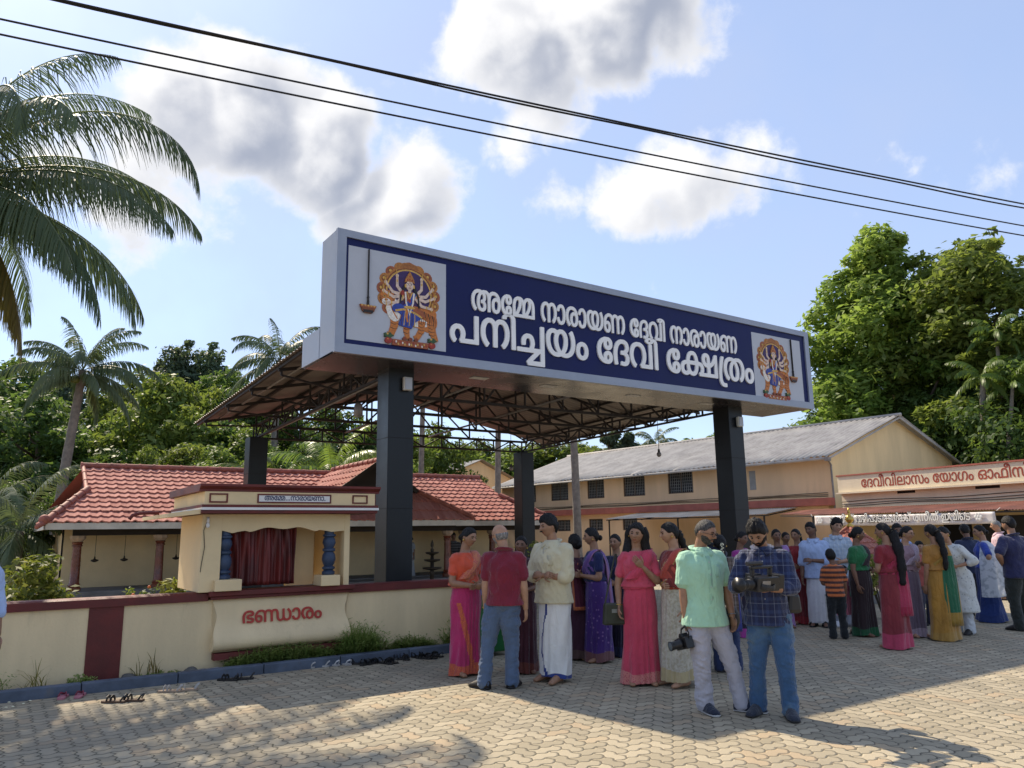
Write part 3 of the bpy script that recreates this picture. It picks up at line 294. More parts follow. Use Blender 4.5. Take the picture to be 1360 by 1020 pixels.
163: (1506, [[86,-11,125,-12,141,-10,163,-3,189,8,211,-3,245,-12,279,-12,313,-3,325,3,343,16,361,39,373,63,379,81,384,103,385,115,387,121,391,122,405,122,408,119,408,79,411,65,417,47,431,22,446,7,469,-5,495,-12,529,-12,551,-7,565,-1,581,10,593,24,601,41,605,53,608,69,608,83,605,99,596,123,588,135,575,148,555,159,525,168,507,170,479,170,476,173,481,183,490,197,500,209,512,219,523,226,545,235,567,240,597,240,609,238,623,233,639,225,647,220,661,206,668,195,675,177,680,157,680,115,673,89,665,73,656,59,643,46,624,33,621,27,623,22,645,-6,651,-10,659,-9,685,10,698,23,713,43,726,65,735,91,740,111,740,123,742,131,742,151,738,177,731,199,719,223,711,236,686,261,655,277,637,283,615,288,553,288,531,283,507,275,495,270,468,251,448,231,437,215,424,193,415,171,389,170,385,171,384,173,377,203,365,231,352,251,337,266,327,273,315,280,297,286,285,288,239,288,213,281,197,273,189,268,168,247,159,233,149,213,137,171,123,168,107,168,95,166,65,157,41,144,26,129,18,117,10,97,8,87,8,67,13,45,23,25,32,13,45,3,67,-7], [505,35,497,37,485,43,479,47,472,57,464,83,464,117,465,121,469,122,499,122,507,120,515,119,529,114,535,110,544,101,550,83,550,67,547,55,543,47,540,43,527,37,519,35], [97,37,85,41,79,45,71,55,68,63,69,91,74,101,87,111,101,117,125,122,133,122,136,119,145,75,155,49,153,47,145,43,123,36], [247,37,235,41,224,47,214,57,209,65,203,79,198,97,196,119,197,121,201,122,275,122,325,121,326,109,319,79,309,58,299,48,291,43,273,36], [199,171,198,173,198,181,203,199,209,213,221,228,233,236,255,242,267,242,286,237,297,231,305,224,313,213,317,205,324,181,324,173,323,171]]),
187: (2008, [[102,-11,137,-12,161,-5,173,1,190,15,199,29,205,41,211,61,212,101,207,117,195,140,180,155,159,165,139,170,109,170,79,162,76,163,83,183,89,193,94,201,111,218,133,231,163,240,195,240,213,235,233,224,239,218,245,207,252,183,252,171,254,163,254,3,257,-4,261,-6,305,-6,309,-4,311,1,312,167,314,175,314,189,319,207,328,223,334,229,345,235,359,240,383,240,401,233,413,223,419,213,423,201,426,183,426,5,429,-3,433,-6,479,-6,483,-4,485,1,486,181,488,197,495,217,500,225,511,233,527,240,547,240,555,237,569,230,578,217,583,199,586,183,586,107,588,99,588,83,597,49,605,33,613,21,622,11,639,-1,653,-7,675,-12,707,-12,729,-7,751,3,777,24,789,12,800,3,821,-7,845,-12,879,-12,901,-7,913,-3,929,5,947,18,955,26,971,49,985,81,992,111,992,153,988,179,981,199,969,225,956,245,948,255,924,279,913,286,907,286,903,284,882,263,875,251,878,243,900,225,917,201,921,193,930,165,932,151,932,115,930,103,922,77,908,57,895,47,887,42,865,36,845,39,829,47,819,57,811,75,806,103,805,275,803,280,799,282,755,282,751,280,748,273,748,127,746,119,746,89,741,69,735,57,729,49,717,41,701,36,693,36,675,41,664,47,659,53,653,65,648,83,648,95,646,101,646,179,639,219,625,249,616,261,600,275,587,281,565,288,521,288,509,286,495,281,483,275,475,270,459,255,437,273,421,281,409,285,395,288,347,288,325,281,309,273,283,252,257,271,231,283,209,288,151,288,129,283,100,273,75,257,61,246,47,229,35,211,27,196,21,179,14,147,14,95,16,81,23,57,35,33,43,22,57,8,65,3,81,-5], [111,37,101,40,90,47,81,59,75,73,70,99,73,106,85,114,97,119,107,122,115,122,125,122,133,119,146,111,153,97,156,85,156,75,151,55,148,49,141,42,127,36]]),
215: (1240, [[27,-5,593,-5,596,-1,598,5,598,153,593,183,585,210,577,225,567,240,551,256,535,267,525,272,503,281,471,288,405,288,391,286,363,277,351,271,337,262,318,243,313,236,309,234,295,250,273,267,249,279,225,286,211,288,145,288,115,281,91,271,71,258,54,241,47,232,37,213,26,181,22,153,22,5,23,1], [159,41,158,43,160,45,192,79,207,98,219,117,233,145,237,155,244,183,244,207,240,227,244,227,259,213,269,197,275,179,280,153,279,41,275,40], [417,41,416,43,418,45,440,67,467,100,481,123,489,139,499,167,502,181,502,211,498,227,501,227,507,223,518,213,527,197,533,179,538,153,537,41,533,40], [83,51,82,157,87,179,96,205,111,224,121,231,133,237,153,242,165,239,175,233,180,225,184,215,184,185,177,161,168,141,153,118,134,95,111,72,85,50], [341,51,340,151,347,185,353,201,367,222,383,233,391,237,413,242,423,239,434,233,441,219,444,207,444,197,439,171,430,147,413,121,396,99,365,68,350,55,343,50]]),
278: (268, [[54,-11,75,-12,85,-9,91,-6,98,1,103,11,106,23,106,37,103,45,99,54,91,62,80,67,59,68,49,65,43,62,36,55,31,45,28,35,28,21,31,11,35,3,41,-4]]),
}
TEXTS = {
'sign1': [9, 72, 215, -1, 42, 64, 50, 64, 49, 37, -1, 72, 40, 55, 66, -1, 42, 64, 50, 64, 49, 37],
'sign2': [44, 42, 65, 176, 49, 6, -1, 72, 40, 55, 66, -1, 72, 167, 162, 38, 6],
'kiosk': [9, 72, 215, 278, 278, 278, 42, 64, 50, 64, 49, 37, 64, 278],
'bhand': [47, 187, 64, 50, 6],
'office': [72, 40, 55, 66, 55, 65, 52, 64, 58, 6, -1, 72, 49, 64, 25, 6, -1, 21, 45, 66, 156],
'banner': [21, 45, 66, 156, -1, 55, 54, 65, 44, 64, 33, 67, 23, 120, 163, 77, -1, 50, 58, 66, 137, -1, 11, 55, 65, 71, 33],
}
def glyph_polys(g, bold):
    return [[(q[i]*2/1000, q[i+1]*2/1000) for i in range(0, len(q), 2)] for q in (GLYPHS_BOLD if bold else GLYPHS_PAINT)[g][1]]
def text_mesh(key, width=None, height=None, depth=.01, bold=0., track=0., shear=0., em=None):
    """extruded lettering in the xz plane facing -y, lower left corner at the origin"""
    cu = bpy.data.curves.new('lettering', 'CURVE'); cu.dimensions = '2D'; cu.fill_mode = 'BOTH'
    x = 0
    for g in TEXTS[key]:
        if g < 0: x += .31+track; continue
        dx = 0
        for poly in glyph_polys(g, key in ('sign1', 'sign2')):
            sp = cu.splines.new('POLY'); sp.points.add(len(poly)-1); sp.use_cyclic_u = True
            for i, (a, b) in enumerate(poly): sp.points[i].co = (a+x+dx+b*shear, b, 0, 1)
        x += (GLYPHS_BOLD if key in ('sign1', 'sign2') else GLYPHS_PAINT)[g][0]/1000+track
    cu.extrude = .02; cu.offset = bold
    ob = bpy.data.objects.new('lettering', cu); COL.objects.link(ob)
    dg = bpy.context.evaluated_depsgraph_get()
    me = bpy.data.meshes.new_from_object(ob.evaluated_get(dg), depsgraph=dg)
    bpy.data.objects.remove(ob); bpy.data.curves.remove(cu)
    # the signwriter's tall loops are low: ease the ascenders of the big sign
    co = np.zeros(len(me.vertices)*3, 'f'); me.vertices.foreach_get('co', co); co = co.reshape(-1, 3)
    if key in ('sign1', 'sign2'): co[:, 1] = np.where(co[:, 1] > .58, .58+(co[:, 1]-.58)*.5, co[:, 1])
    mn, mx = co.min(0), co.max(0)
    sx = (width/(mx[0]-mn[0])) if width else height/(mx[1]-mn[1])
    sy = height/(mx[1]-mn[1]) if height else sx
    if em:
        sy = em; mn[1] = 0
    new = np.stack([(co[:, 0]-mn[0])*sx, -(co[:, 2]-mn[2])/(mx[2]-mn[2])*depth, (co[:, 1]-mn[1])*sy], 1)
    me.vertices.foreach_set('co', new.ravel().astype('f')); me.update()
    return me
def text_obj(name, key, m, parent, loc, rz=0, **k):
    me = text_mesh(key, **k); me.name = name; me.materials.clear(); me.materials.append(m)
    o = bpy.data.objects.new(name, me); COL.objects.link(o)
    if parent: o.parent = parent
    o.location = loc; o.rotation_euler = (0, 0, rz)
    return o
# ================================================================ ground
def paver_material():
    m, b, p, o = newmat('interlocking pavers')
    co = b.n('ShaderNodeTexCoord').outputs['Object']
    sx = b.n('ShaderNodeSeparateXYZ'); b.put(sx.inputs[0], co)
    u = b.m('DIVIDE', sx.outputs[0], .118); v = b.m('DIVIDE', sx.outputs[1], .118)
    def tri(t, ph): return b.m('MULTIPLY', b.m('SINE', b.m('MULTIPLY', b.m('ADD', t, ph), 2*math.pi)), .25)
    jit = b.m('MULTIPLY', b.m('SUBTRACT', b.noise(co, 26, 2), .5), .22)
    x = b.m('ADD', b.m('ADD', u, b.m('MULTIPLY', tri(v, .25), .42)), jit)
    y = b.m('ADD', b.m('ADD', v, b.m('MULTIPLY', tri(u, .75), .42)), jit)
    i = b.m('FLOOR', x); j = b.m('FLOOR', y); fx = b.m('SUBTRACT', x, i); fy = b.m('SUBTRACT', y, j)
    r = b.m('FLOORED_MODULO', b.m('SUBTRACT', i, j), 4)
    def eq(k): return b.m('COMPARE', r, float(k), .1)
    e0, e1, e2, e3 = eq(0), eq(1), eq(2), eq(3)
    dl = b.m('ADD', fx, b.m('MULTIPLY', e1, 9)); dr = b.m('ADD', b.m('SUBTRACT', 1, fx), b.m('MULTIPLY', e0, 9))
    db = b.m('ADD', fy, b.m('MULTIPLY', e2, 9)); dt = b.m('ADD', b.m('SUBTRACT', 1, fy), b.m('MULTIPLY', e3, 9))
    d = b.m('MINIMUM', b.m('MINIMUM', dl, dr), b.m('MINIMUM', db, dt))
    idx = b.m('SUBTRACT', i, e1); idy = b.m('SUBTRACT', j, e2)
    cv = b.n('ShaderNodeCombineXYZ'); b.put(cv.inputs[0], idx); b.put(cv.inputs[1], idy)
    wn = b.n('ShaderNodeTexWhiteNoise', noise_dimensions='2D'); b.put(wn.inputs[0], cv.outputs[0])
    c = b.mix(wn.outputs[0], (.30, .255, .175), (.44, .375, .262))
    c = b.mix(b.mapr(wn.outputs[0], .86, .9), c, (.40, .31, .20))
    big = b.noise(co, .33, 5, .65, .4)
    c = b.mix(b.m('MULTIPLY', b.mapr(big, .45, .68), .5), c, (.20, .18, .14))
    pat = b.noise(co, 1.3, 6, .7)
    c = b.mix(b.m('MULTIPLY', b.mapr(pat, .52, .75), .30), c, (.24, .215, .17))
    g = b.noise(co, 120, 4, .7)
    c = b.mix(b.m('MULTIPLY', b.mapr(g, .5, .78), .35), c, (.15, .135, .11))
    mortar = b.mapr(d, .012, .085)
    dirt = b.mapr(b.noise(co, .8, 5, .65), .4, .65)
    joint = b.mix(dirt, (.12, .10, .07), (.07, .068, .045))
    c = b.mix(mortar, joint, c)
    b.put(p.inputs['Base Color'], c); p.inputs['Roughness'].default_value = .86; p.inputs['Specular IOR Level'].default_value = .3
    bp = b.n('ShaderNodeBump'); bp.inputs['Strength'].default_value = .8; bp.inputs['Distance'].default_value = .008
    h = b.m('ADD', b.m('ADD', b.mapr(d, .02, .16), b.m('MULTIPLY', g, .25)), b.m('MULTIPLY', wn.outputs[0], .3))
    b.put(bp.inputs['Height'], h); b.put(p.inputs['Normal'], bp.outputs[0])
    return m
def sheet(name, pts, z, m, loc=(0, 0, 0), rz=0):
    o = MB().add([(x, y, z) for x, y in pts], [tuple(range(len(pts)))]).build(name, m); o.location = loc; o.rotation_euler = (0, 0, rz)
    return tag(o, kind='structure')
M_earth = mat('earth', (.16, .125, .085), .95, .3, .25, .6, 8, stain=.5, staincol=(.07, .085, .035))
M_sand = mat('sand', (.30, .255, .185), .95, .2, .6, .5, 30)
g = MB(); n_ = 40
g.add([(-900, -300, 0), (900, -300, 0), (900, 1500, 0), (-900, 1500, 0)], [(0, 1, 2, 3)]).build('ground', M_earth)['kind'] = 'structure'
# courtyard paving, everything on the camera's side of the wall and through the gateway to the hall
sheet('courtyard_paving', [(-40, -30), (40, -30), (60, -8), (42, 34), (5.9, 34), (5.9, .1), (-40, .1)], .004, paver_material(), C0, ALPHA)
sheet('temple_yard', [(-9, .9), (5.9, .9), (5.9, 34), (-9, 34)], .004, M_sand, C0, ALPHA)
M_soil = mat('planting soil', (.075, .06, .042), .98, .35, 6, .9, 30, stain=.6, staincol=(.05, .06, .025))
o = MB().box(-6, 6.2, .1, .7, -.05, .05).build('planting_soil', M_soil); o.location = C0; o.rotation_euler.z = ALPHA; tag(o, kind='structure')
M_kerb = mat('kerb blue paint', (.085, .105, .14), .8, .25, 4, .35, 30, stain=.55, staincol=(.16, .14, .11))
k = MB()
for i in range(13):
    x = -6+i*.96; k.box(x, x+.952, 0, .13, -.05, .115)
k.build('kerb', M_kerb, bevel=.012); kb = bpy.data.objects['kerb']; kb.location = C0; kb.rotation_euler.z = ALPHA; tag(kb, kind='structure')

# ================================================================ compound wall
M_cream = mat('cream wash', (.74, .58, .34), .85, .10, 1.3, .35, 40, stain=.75, staincol=(.30, .235, .14), streak=True)
M_cream2 = mat('cream plaster', (.74, .57, .32), .85, .08, 1.1, .2, 40)
M_red = mat('oxide red paint', (.13, .022, .017), .6, .22, 3, .2, 40, stain=.25, staincol=(.20, .12, .09))
M_redtext = mat('red lettering', (.42, .04, .025), .6, .1)
wall = thing('compound_wall', 'low cream compound wall with dark red coping and a bulging lettered panel', 'wall', L(0, 0), ALPHA)
WF = .52   # wall face
MB().box(-6, 5.95, WF, WF+.2, 0, .86).build('wall_body', M_cream, wall, bevel=.01)
MB().prism([(WF-.035, .85), (WF+.235, .85), (WF+.235, .935), (WF+.20, .955), (WF, .955), (WF-.035, .94)], -6, 2.06, 'x').prism(
    [(WF-.035, .85), (WF+.235, .85), (WF+.235, .935), (WF+.20, .955), (WF, .955), (WF-.035, .94)], 3.90, 5.97, 'x').build('coping', M_red, wall)
MB().box(.775, 1.135, WF-.012, WF+.1, 0, .852).build('pilaster', M_red, wall)
# bulging money box front
prof = [(WF-.02, .86), (WF-.04, .83), (WF-.048, .76), (WF-.052, .70), (WF-.058, .64), (WF-.072, .57), (WF-.098, .50), (WF-.135, .44), (WF-.165, .385), (WF-.172, .335), (WF-.155, .29), (WF-.115, .26), (WF-.06, .25), (WF+.05, .25), (WF+.05, .86)]
bx = MB()
def inset(z):  # side outline narrows towards the top like a pot
    t = max(0, min(1, (.86-z)/.5)); return .045*math.sin(math.pi*min(1, max(0, (.86-z)/.42)))**2
vs = []; n = len(prof)
for s in (0, 1):
    for (y, z) in prof: vs.append(((2.12+inset(z)) if s == 0 else (3.86-inset(z)), y, z))
bx.add(vs, [tuple(range(n-1, -1, -1)), tuple(range(n, 2*n))]+[(i, (i+1) % n, (i+1) % n+n, i+n) for i in range(n)])
o = bx.build('bulging_panel', M_cream, wall); smooth_by_angle(o, 50)
MB().box(2.08, 3.90, WF-.09, WF+.24, .862, .90).box(2.05, 3.93, WF-.12, WF+.26, .903, .962).build('moulded_coping', M_red, wall, bevel=.006)
MB().box(2.14, 3.84, WF-.14, WF-.01, .155, .232).box(2.3, 3.9, WF-.09, WF-.01, .06, .10).build('plinth_moulding', M_red, wall)
tx = text_obj('painted_lettering', 'bhand', M_redtext, wall, (2.47, WF-.086, .555), 0, width=1.02, height=.155, depth=.012)
tx.rotation_euler = (R(-9), 0, 0)

# ================================================================ offering kiosk on the wall
M_bluecol = mat('slate blue paint', (.035, .055, .10), .5, .25, 5, .15)
M_white = mat('white paint', (.72, .70, .66), .6, .06)
M_dark = mat('dark interior', (.012, .011, .010), .9, .2)
kio = thing('offering_kiosk', 'small cream roofed offering kiosk with a red curtain, built on the wall', 'kiosk', L(0, 0), ALPHA)
KF = .45; KB = 1.75
MB().box(1.93, 2.17, KF, KB, .955, 1.9).build('side_wall', M_cream2, kio, bevel=.006)
MB().box(3.78, 3.86, KF, KB, .955, 1.9).build('side_wall', M_cream2, kio, bevel=.006)
MB().box(2.17, 3.78, KB-.12, KB, .955, 1.9).build('back_wall', M_cream2, kio)
MB().box(3.17, 3.55, 1.0, 1.08, .955, 1.9).build('inner_panel', M_cream2, kio)
# scalloped header
hd = [(2.17, 1.9), (2.17, 1.70)]
for i in range(25):
    t = i/24; x = 2.30+t*1.3; hd.append((x, 1.665+.075*math.sin(math.pi*t)**.8 - .03*math.sin(3*math.pi*t)**2*(1 if .15 < t < .85 else .2)))
hd += [(3.78, 1.68), (3.78, 1.9)]
MB().prism(hd, KF+.005, KF+.09).build('scalloped_header', M_cream2, kio)
for a, b_ in ((2.10, 2.42), (3.44, 3.70)):
    MB().box(a, b_, KF-.1, KF+.22, .964, 1.10).build('base_block', M_cream2, kio, bevel=.008)
def baluster(cx):
    pr = [(.075, 1.10), (.085, 1.11), (.085, 1.14), (.06, 1.16), (.085, 1.18), (.085, 1.20), (.06, 1.215), (.078, 1.25), (.092, 1.30), (.085, 1.36), (.062, 1.40), (.085, 1.415), (.085, 1.44), (.062, 1.455), (.072, 1.48), (.088, 1.52), (.08, 1.57), (.062, 1.595), (.085, 1.61), (.085, 1.63), (.065, 1.64), (.065, 1.70)]
    o = MB().lathe(pr, (cx, KF+.09, 0), 20).build('baluster_column', M_bluecol, kio, smooth=True); smooth_by_angle(o, 35)
baluster(2.235); baluster(3.60)
m, b, p, o_ = newmat('red curtain'); co = b.n('ShaderNodeTexCoord').outputs['Object']
mp = b.n('ShaderNodeMapping'); b.put(mp.inputs[0], co); mp.inputs['Scale'].default_value = (7, 7, 1.1)
b.put(p.inputs['Base Color'], b.mix(b.mapr(b.noise(mp.outputs[0], 1.2, 4, .6, .8), .38, .66), (.075, .012, .010), (.16, .018, .013))); p.inputs['Roughness'].default_value = .55
M_curtain = m
cv = MB(); nx, nz = 90, 14; vs = []
for k_ in range(nz+1):
    for i in range(nx+1):
        t = i/nx; z = 1.0+.80*k_/nz
        vs.append((2.31+.86*t, KF+.20+.035*math.sin(t*34+1.2*math.sin(z*4)+2*math.sin(t*7))+.012*math.sin(t*81), z))
cv.add(vs, [(k_*(nx+1)+i, k_*(nx+1)+i+1, (k_+1)*(nx+1)+i+1, (k_+1)*(nx+1)+i) for k_ in range(nz) for i in range(nx)])
o = cv.build('curtain', M_curtain, kio, smooth=True); sd = o.modifiers.new('thick', 'SOLIDIFY'); sd.thickness = .004
# hood: slab, fascia, moulding
HB = 2.2
MB().prism([(1.86, 1.955), (1.50, 1.905), (1.50, 1.86), (1.86, 1.90)], .25, HB).build('side_eave', M_cream2, kio)
MB().box(1.86, 4.16, .22, HB, 1.905, 1.945).build('hood_slab', M_red, kio, bevel=.006)
MB().box(1.87, 4.17, .20, HB, 1.947, 1.978).build('white_band', M_white, kio)
MB().box(1.865, 4.165, .215, HB, 1.980, 2.012).build('red_band', M_red, kio)
MB().box(1.90, 4.13, .25, HB, 2.014, 2.172).build('fascia', M_cream2, kio)
MB().prism([(.245, 2.174), (.245, 2.20), (.19, 2.235), (.19, 2.265), (HB, 2.265), (HB, 2.174)], 1.83, 4.19, 'x').build('top_moulding', M_red, kio)
for a, b_, f in ((1.95, 2.17, 1), (2.53, 3.50, 2), (3.80, 4.02, 1)):
    w = .018; z0, z1 = 2.035, 2.150; fr = MB(); y0, y1 = .237, .247
    fr.box(a, b_, y0, y1, z0, z0+w).box(a, b_, y0, y1, z1-w, z1).box(a, a+w, y0, y1, z0+w, z1-w).box(b_-w, b_, y0, y1, z0+w, z1-w)
    pn = fr.build('panel_frame', M_red, kio)
    if f == 2: MB().box(a+w, b_-w, .242, .249, z0+w, z1-w).build('white_panel', M_white, pn)
M_navy = mat('navy lettering', (.03, .04, .10), .5, .05)
text_obj('painted_lettering', 'kiosk', M_navy, kio, (2.62, .2415, 2.068), 0, width=.80, height=.058, depth=.003)
# drip pipe and bulb
pts = [(1.5, .9, 1.925), (1.4, .9, 1.93), (1.28, .9, 1.925), (1.20, .9, 1.90), (1.165, .9, 1.85)]
MB().tube(pts, .022, 8).build('drain_spout', M_red, kio, smooth=True)
bl = MB().tube([(1.99, .43, 1.86), (1.985, .40, 1.80)], .016, 8).ball((1.985, .40, 1.765), (.024, .024, .034)).build('light_bulb', M_white, kio, smooth=True)
wr = MB().tube([(1.99, .435, 1.84), (1.95, .44, 1.7), (1.97, .44, 1.5), (1.945, .44, 1.3), (1.935, .44, 1.2)], .004, 5).build('wire', M_dark, kio)

# ================================================================ temple hall with tiled roofs
def tile_mat():
    m, b, p, o = newmat('clay tiles'); co = b.n('ShaderNodeTexCoord').outputs['Object']
    at = b.n('ShaderNodeAttribute', attribute_name='tile'); a = at.outputs['Fac']
    c = b.mix(a, (.36, .135, .105), (.48, .215, .17))
    n = b.noise(co, 1.1, 6, .65); c = b.mix(b.m('MULTIPLY', b.mapr(n, .5, .75), .55), c, (.15, .07, .055))
    n = b.noise(co, 18, 5, .65); c = b.mix(b.m('MULTIPLY', b.mapr(n, .5, .8), .5), c, (.50, .24, .17))
    b.put(p.inputs['Base Color'], c); p.inputs['Roughness'].default_value = .85; p.inputs['Specular IOR Level'].default_value = .2
    bp = b.n('ShaderNodeBump'); bp.inputs['Strength'].default_value = .25; bp.inputs['Distance'].default_value = .01
    b.put(bp.inputs['Height'], b.noise(co, 60, 4)); b.put(p.inputs['Normal'], bp.outputs[0]); return m
M_tile = tile_mat()
M_ridge = mat('ridge tiles', (.30, .10, .07), .7, .3, 5, .3, 40, stain=.5, staincol=(.16, .10, .085))
def tiled(name, parent, p0, a, b, S, rows, Lf, Rf, step=.034, pitch=.235):
    """courses of interlocking clay tiles on the plane p0 + a*x + b*s, between Lf(s) and Rf(s)"""
    p0, a, b = Vector(p0), Vector(a).normalized(), Vector(b).normalized(); c = a.cross(b)
    vs = []; fs = []; val = []; h = S/rows
    for r in range(rows):
        s0 = r*h-.03; s1 = (r+1)*h
        l0, r0, l1, r1 = Lf(max(s0, 0)), Rf(max(s0, 0)), Lf(s1), Rf(s1)
        i0 = math.floor(min(l0, l1)/step); i1 = math.ceil(max(r0, r1)/step); base = len(vs); k = 0
        for i in range(i0, i1+1):
            x = i*step
            if x < min(l0, l1)-step or x > max(r0, r1)+step: continue
            xa = min(max(x, l0), r0); xb = min(max(x, l1), r1)
            ph = x/pitch; w = .018*math.cos(2*math.pi*ph)+.010*math.cos(4*math.pi*ph+.8)
            tid = math.sin(math.floor(ph)*12.9898+r*78.233)*43758.5453; tid -= math.floor(tid)
            jz = (tid-.5)*.010; up = .048+w+jz; dy = (tid-.5)*.012
            q0 = p0+a*xa+b*(s0+dy)
            vs += [q0+c*(up-.034), q0+c*up, p0+a*xb+b*s1+c*(.012+w*.7)]; val += [tid*.8]*2+[tid]; k += 1
        for j in range(k-1):
            o = base+j*3
            fs += [(o, o+3, o+4, o+1), (o+1, o+4, o+5, o+2)]
    me = bpy.data.meshes.new(name); me.from_pydata([tuple(v) for v in vs], [], fs); me.materials.append(M_tile)
    at = me.attributes.new('tile', 'FLOAT', 'POINT'); at.data.foreach_set('value', val)
    me.polygons.foreach_set('use_smooth', [True]*len(fs)); me.update()
    try: me.set_sharp_from_angle(angle=R(50))
    except Exception: pass
    o = bpy.data.objects.new(name, me); COL.objects.link(o); o.parent = parent
    under = MB()
    q = [p0+a*Lf(0)+b*0-c*.03, p0+a*Rf(0)-c*.03]
    ss = [S*t/8 for t in range(9)]
    pts = [p0+a*Lf(s)+b*s-c*.03 for s in ss]+[p0+a*Rf(s)+b*s-c*.03 for s in reversed(ss)]
    under.add(pts, [tuple(range(len(pts)-1, -1, -1))]); under.build('roof_boarding', M_wood, parent)
    return o
def ridge(parent, p, q, r=.085, seg=.36, name='ridge_tiles'):
    p, q = Vector(p), Vector(q); d = q-p; n = max(2, round(d.length/seg)); m_ = MB()
    for i in range(n):
        a = p+d*(i/n); c = p+d*((i+1)/n)
        m_.tube([a, a+(c-a)*.12, a+(c-a)*.14, c], [r*1.16, r*1.16, r, r*.96], 10)
    o = m_.build(name, M_ridge, parent); smooth_by_angle(o, 40); return o
M_wood = mat('dark timber', (.03, .022, .016), .8, .3, 5, .3)
M_fascia = mat('grey white fascia', (.55, .52, .45), .7, .15, 3)
M_col = mat('polished red oxide', (.17, .045, .022), .28, .25, 4, spec=.55)
M_coltop = mat('capital plaster', (.42, .30, .20), .8, .2, 5)
M_yellow = mat('yellow wash', (.60, .45, .23), .85, .08, 1.2, .15, 40, stain=.22, staincol=(.34, .25, .13), streak=True)
M_grey = mat('grey plinth paint', (.17, .165, .16), .8, .2, 3)
tem = thing('temple_hall', 'long low temple hall with red clay tile roof, red columns and cream walls', 'temple', L(0, 0), ALPHA)
EN, EZ, RN, RZ, LE, RE = 10.8, 2.0, 14.0, 3.52, .74, 15.05
sl_ = Vector((0, RN-EN, RZ-EZ)); S = sl_.length; G0, G1 = 1.66, 14.05; hipS = S*.53
lf = lambda s: (LE+(G0-LE)*s/hipS) if s < hipS else G0
rf = lambda s: (RE-(RE-G1)*s/hipS) if s < hipS else G1
PL, PR = 6.15, 11.25    # porch
tiled('front_roof', tem, (0, EN, EZ), (1, 0, 0), sl_, S, 12, lf, rf)
MB().add([(LE, 2*RN-EN, EZ), (RE, 2*RN-EN, EZ), (G1, RN, RZ), (G0, RN, RZ)], [(0, 3, 2, 1)]).build('rear_roof', M_tile, tem)
hz = EZ+(RZ-EZ)*.53; hn = EN+(RN-EN)*.53; bk = 2*RN-hn
tiled('hip_roof', tem, (LE, 2*RN-EN, EZ), (0, -1, 0), (G0-LE, 0, hz-EZ), math.hypot(G0-LE, hz-EZ), 4, lambda s: (hn-EN)*s/math.hypot(G0-LE, hz-EZ), lambda s: 2*(RN-EN)-(hn-EN)*s/math.hypot(G0-LE, hz-EZ))
MB().add([(RE, EN, EZ), (RE, 2*RN-EN, EZ), (G1, bk, hz), (G1, hn, hz)], [(0, 1, 2, 3)]).build('hip_roof', M_tile, tem)
for x in (G0+.05, G1-.05): MB().prism([(hn, hz-.02), (bk, hz-.02), (RN, RZ-.03)], x-.02, x+.02, 'x').build('gable_board', M_red, tem)
ridge(tem, (G0-.08, RN, RZ+.05), (G1+.08, RN, RZ+.05))
ridge(tem, (LE+.02, EN+.03, EZ+.05), (G0+.02, hn, hz+.07)); ridge(tem, (RE-.02, EN+.03, EZ+.05), (G1-.02, hn, hz+.07))
ridge(tem, (G0-.02, hn, hz+.05), (G0-.02, RN, RZ+.05), .05, .5, 'verge_tiles')
MB().ball((LE-.02, EN-.02, EZ+.07), (.12, .12, .11)).tube([(LE, EN, EZ+.03), (LE-.17, EN-.2, EZ-.11)], [.075, .05], 8).build('hip_finial', M_ridge, tem, smooth=True)
# porch roof: skirt, gablet and its own slopes
PN, GN, gb0, gb1, gz, az = 9.55, 10.45, 7.45, 9.80, 2.80, 3.62
ax_ = (gb0+gb1)/2; sk = Vector((0, GN-PN, gz-EZ)); Ss = sk.length
tiled('porch_skirt', tem, (0, PN, EZ), (1, 0, 0), sk, Ss, 3, lambda s: PL+(gb0-PL)*s/Ss, lambda s: PR-(PR-gb1)*s/Ss)
pl_ = Vector((gb0-PL, 0, gz-EZ)); Sl = pl_.length
tiled('porch_slope', tem, (PL, 13.2, EZ), (0, -1, 0), pl_, Sl, 4, lambda s: 0, lambda s: 13.2-PN-(GN-PN)*s/Sl)
tiled('porch_slope', tem, (PR, PN, EZ), (0, 1, 0), (gb1-PR, 0, gz-EZ), math.hypot(gb1-PR, gz-EZ), 4, lambda s: (GN-PN)*s/Sl, lambda s: 13.2-PN)
ul = Vector((ax_-gb0, 0, az-gz)); Su = ul.length
tiled('porch_gable_slope', tem, (gb0, 14.0, gz), (0, -1, 0), ul, Su, 4, lambda s: 0, lambda s: 14.0-GN+.22)
tiled('porch_gable_slope', tem, (gb1, GN-.22, gz), (0, 1, 0), (ax_-gb1, 0, az-gz), Su, 4, lambda s: 0, lambda s: 14.0-GN+.22)
ridge(tem, (ax_, GN-.25, az+.05), (ax_, 13.9, az+.05))
ridge(tem, (PR, PN, EZ+.05), (gb1, GN, gz+.06)); ridge(tem, (PL, PN, EZ+.05), (gb0, GN, gz+.06))
MB().prism([(gb0+.1, gz+.04), (gb1-.1, gz+.04), (ax_, az-.05)], GN+.05, GN+.09).build('gable_board', M_wood, tem)
for s in (gb0, gb1): MB().bar((s, GN-.2, gz+.0), (ax_, GN-.2, az+.0), .04, .12).build('bargeboard', M_wood, tem)
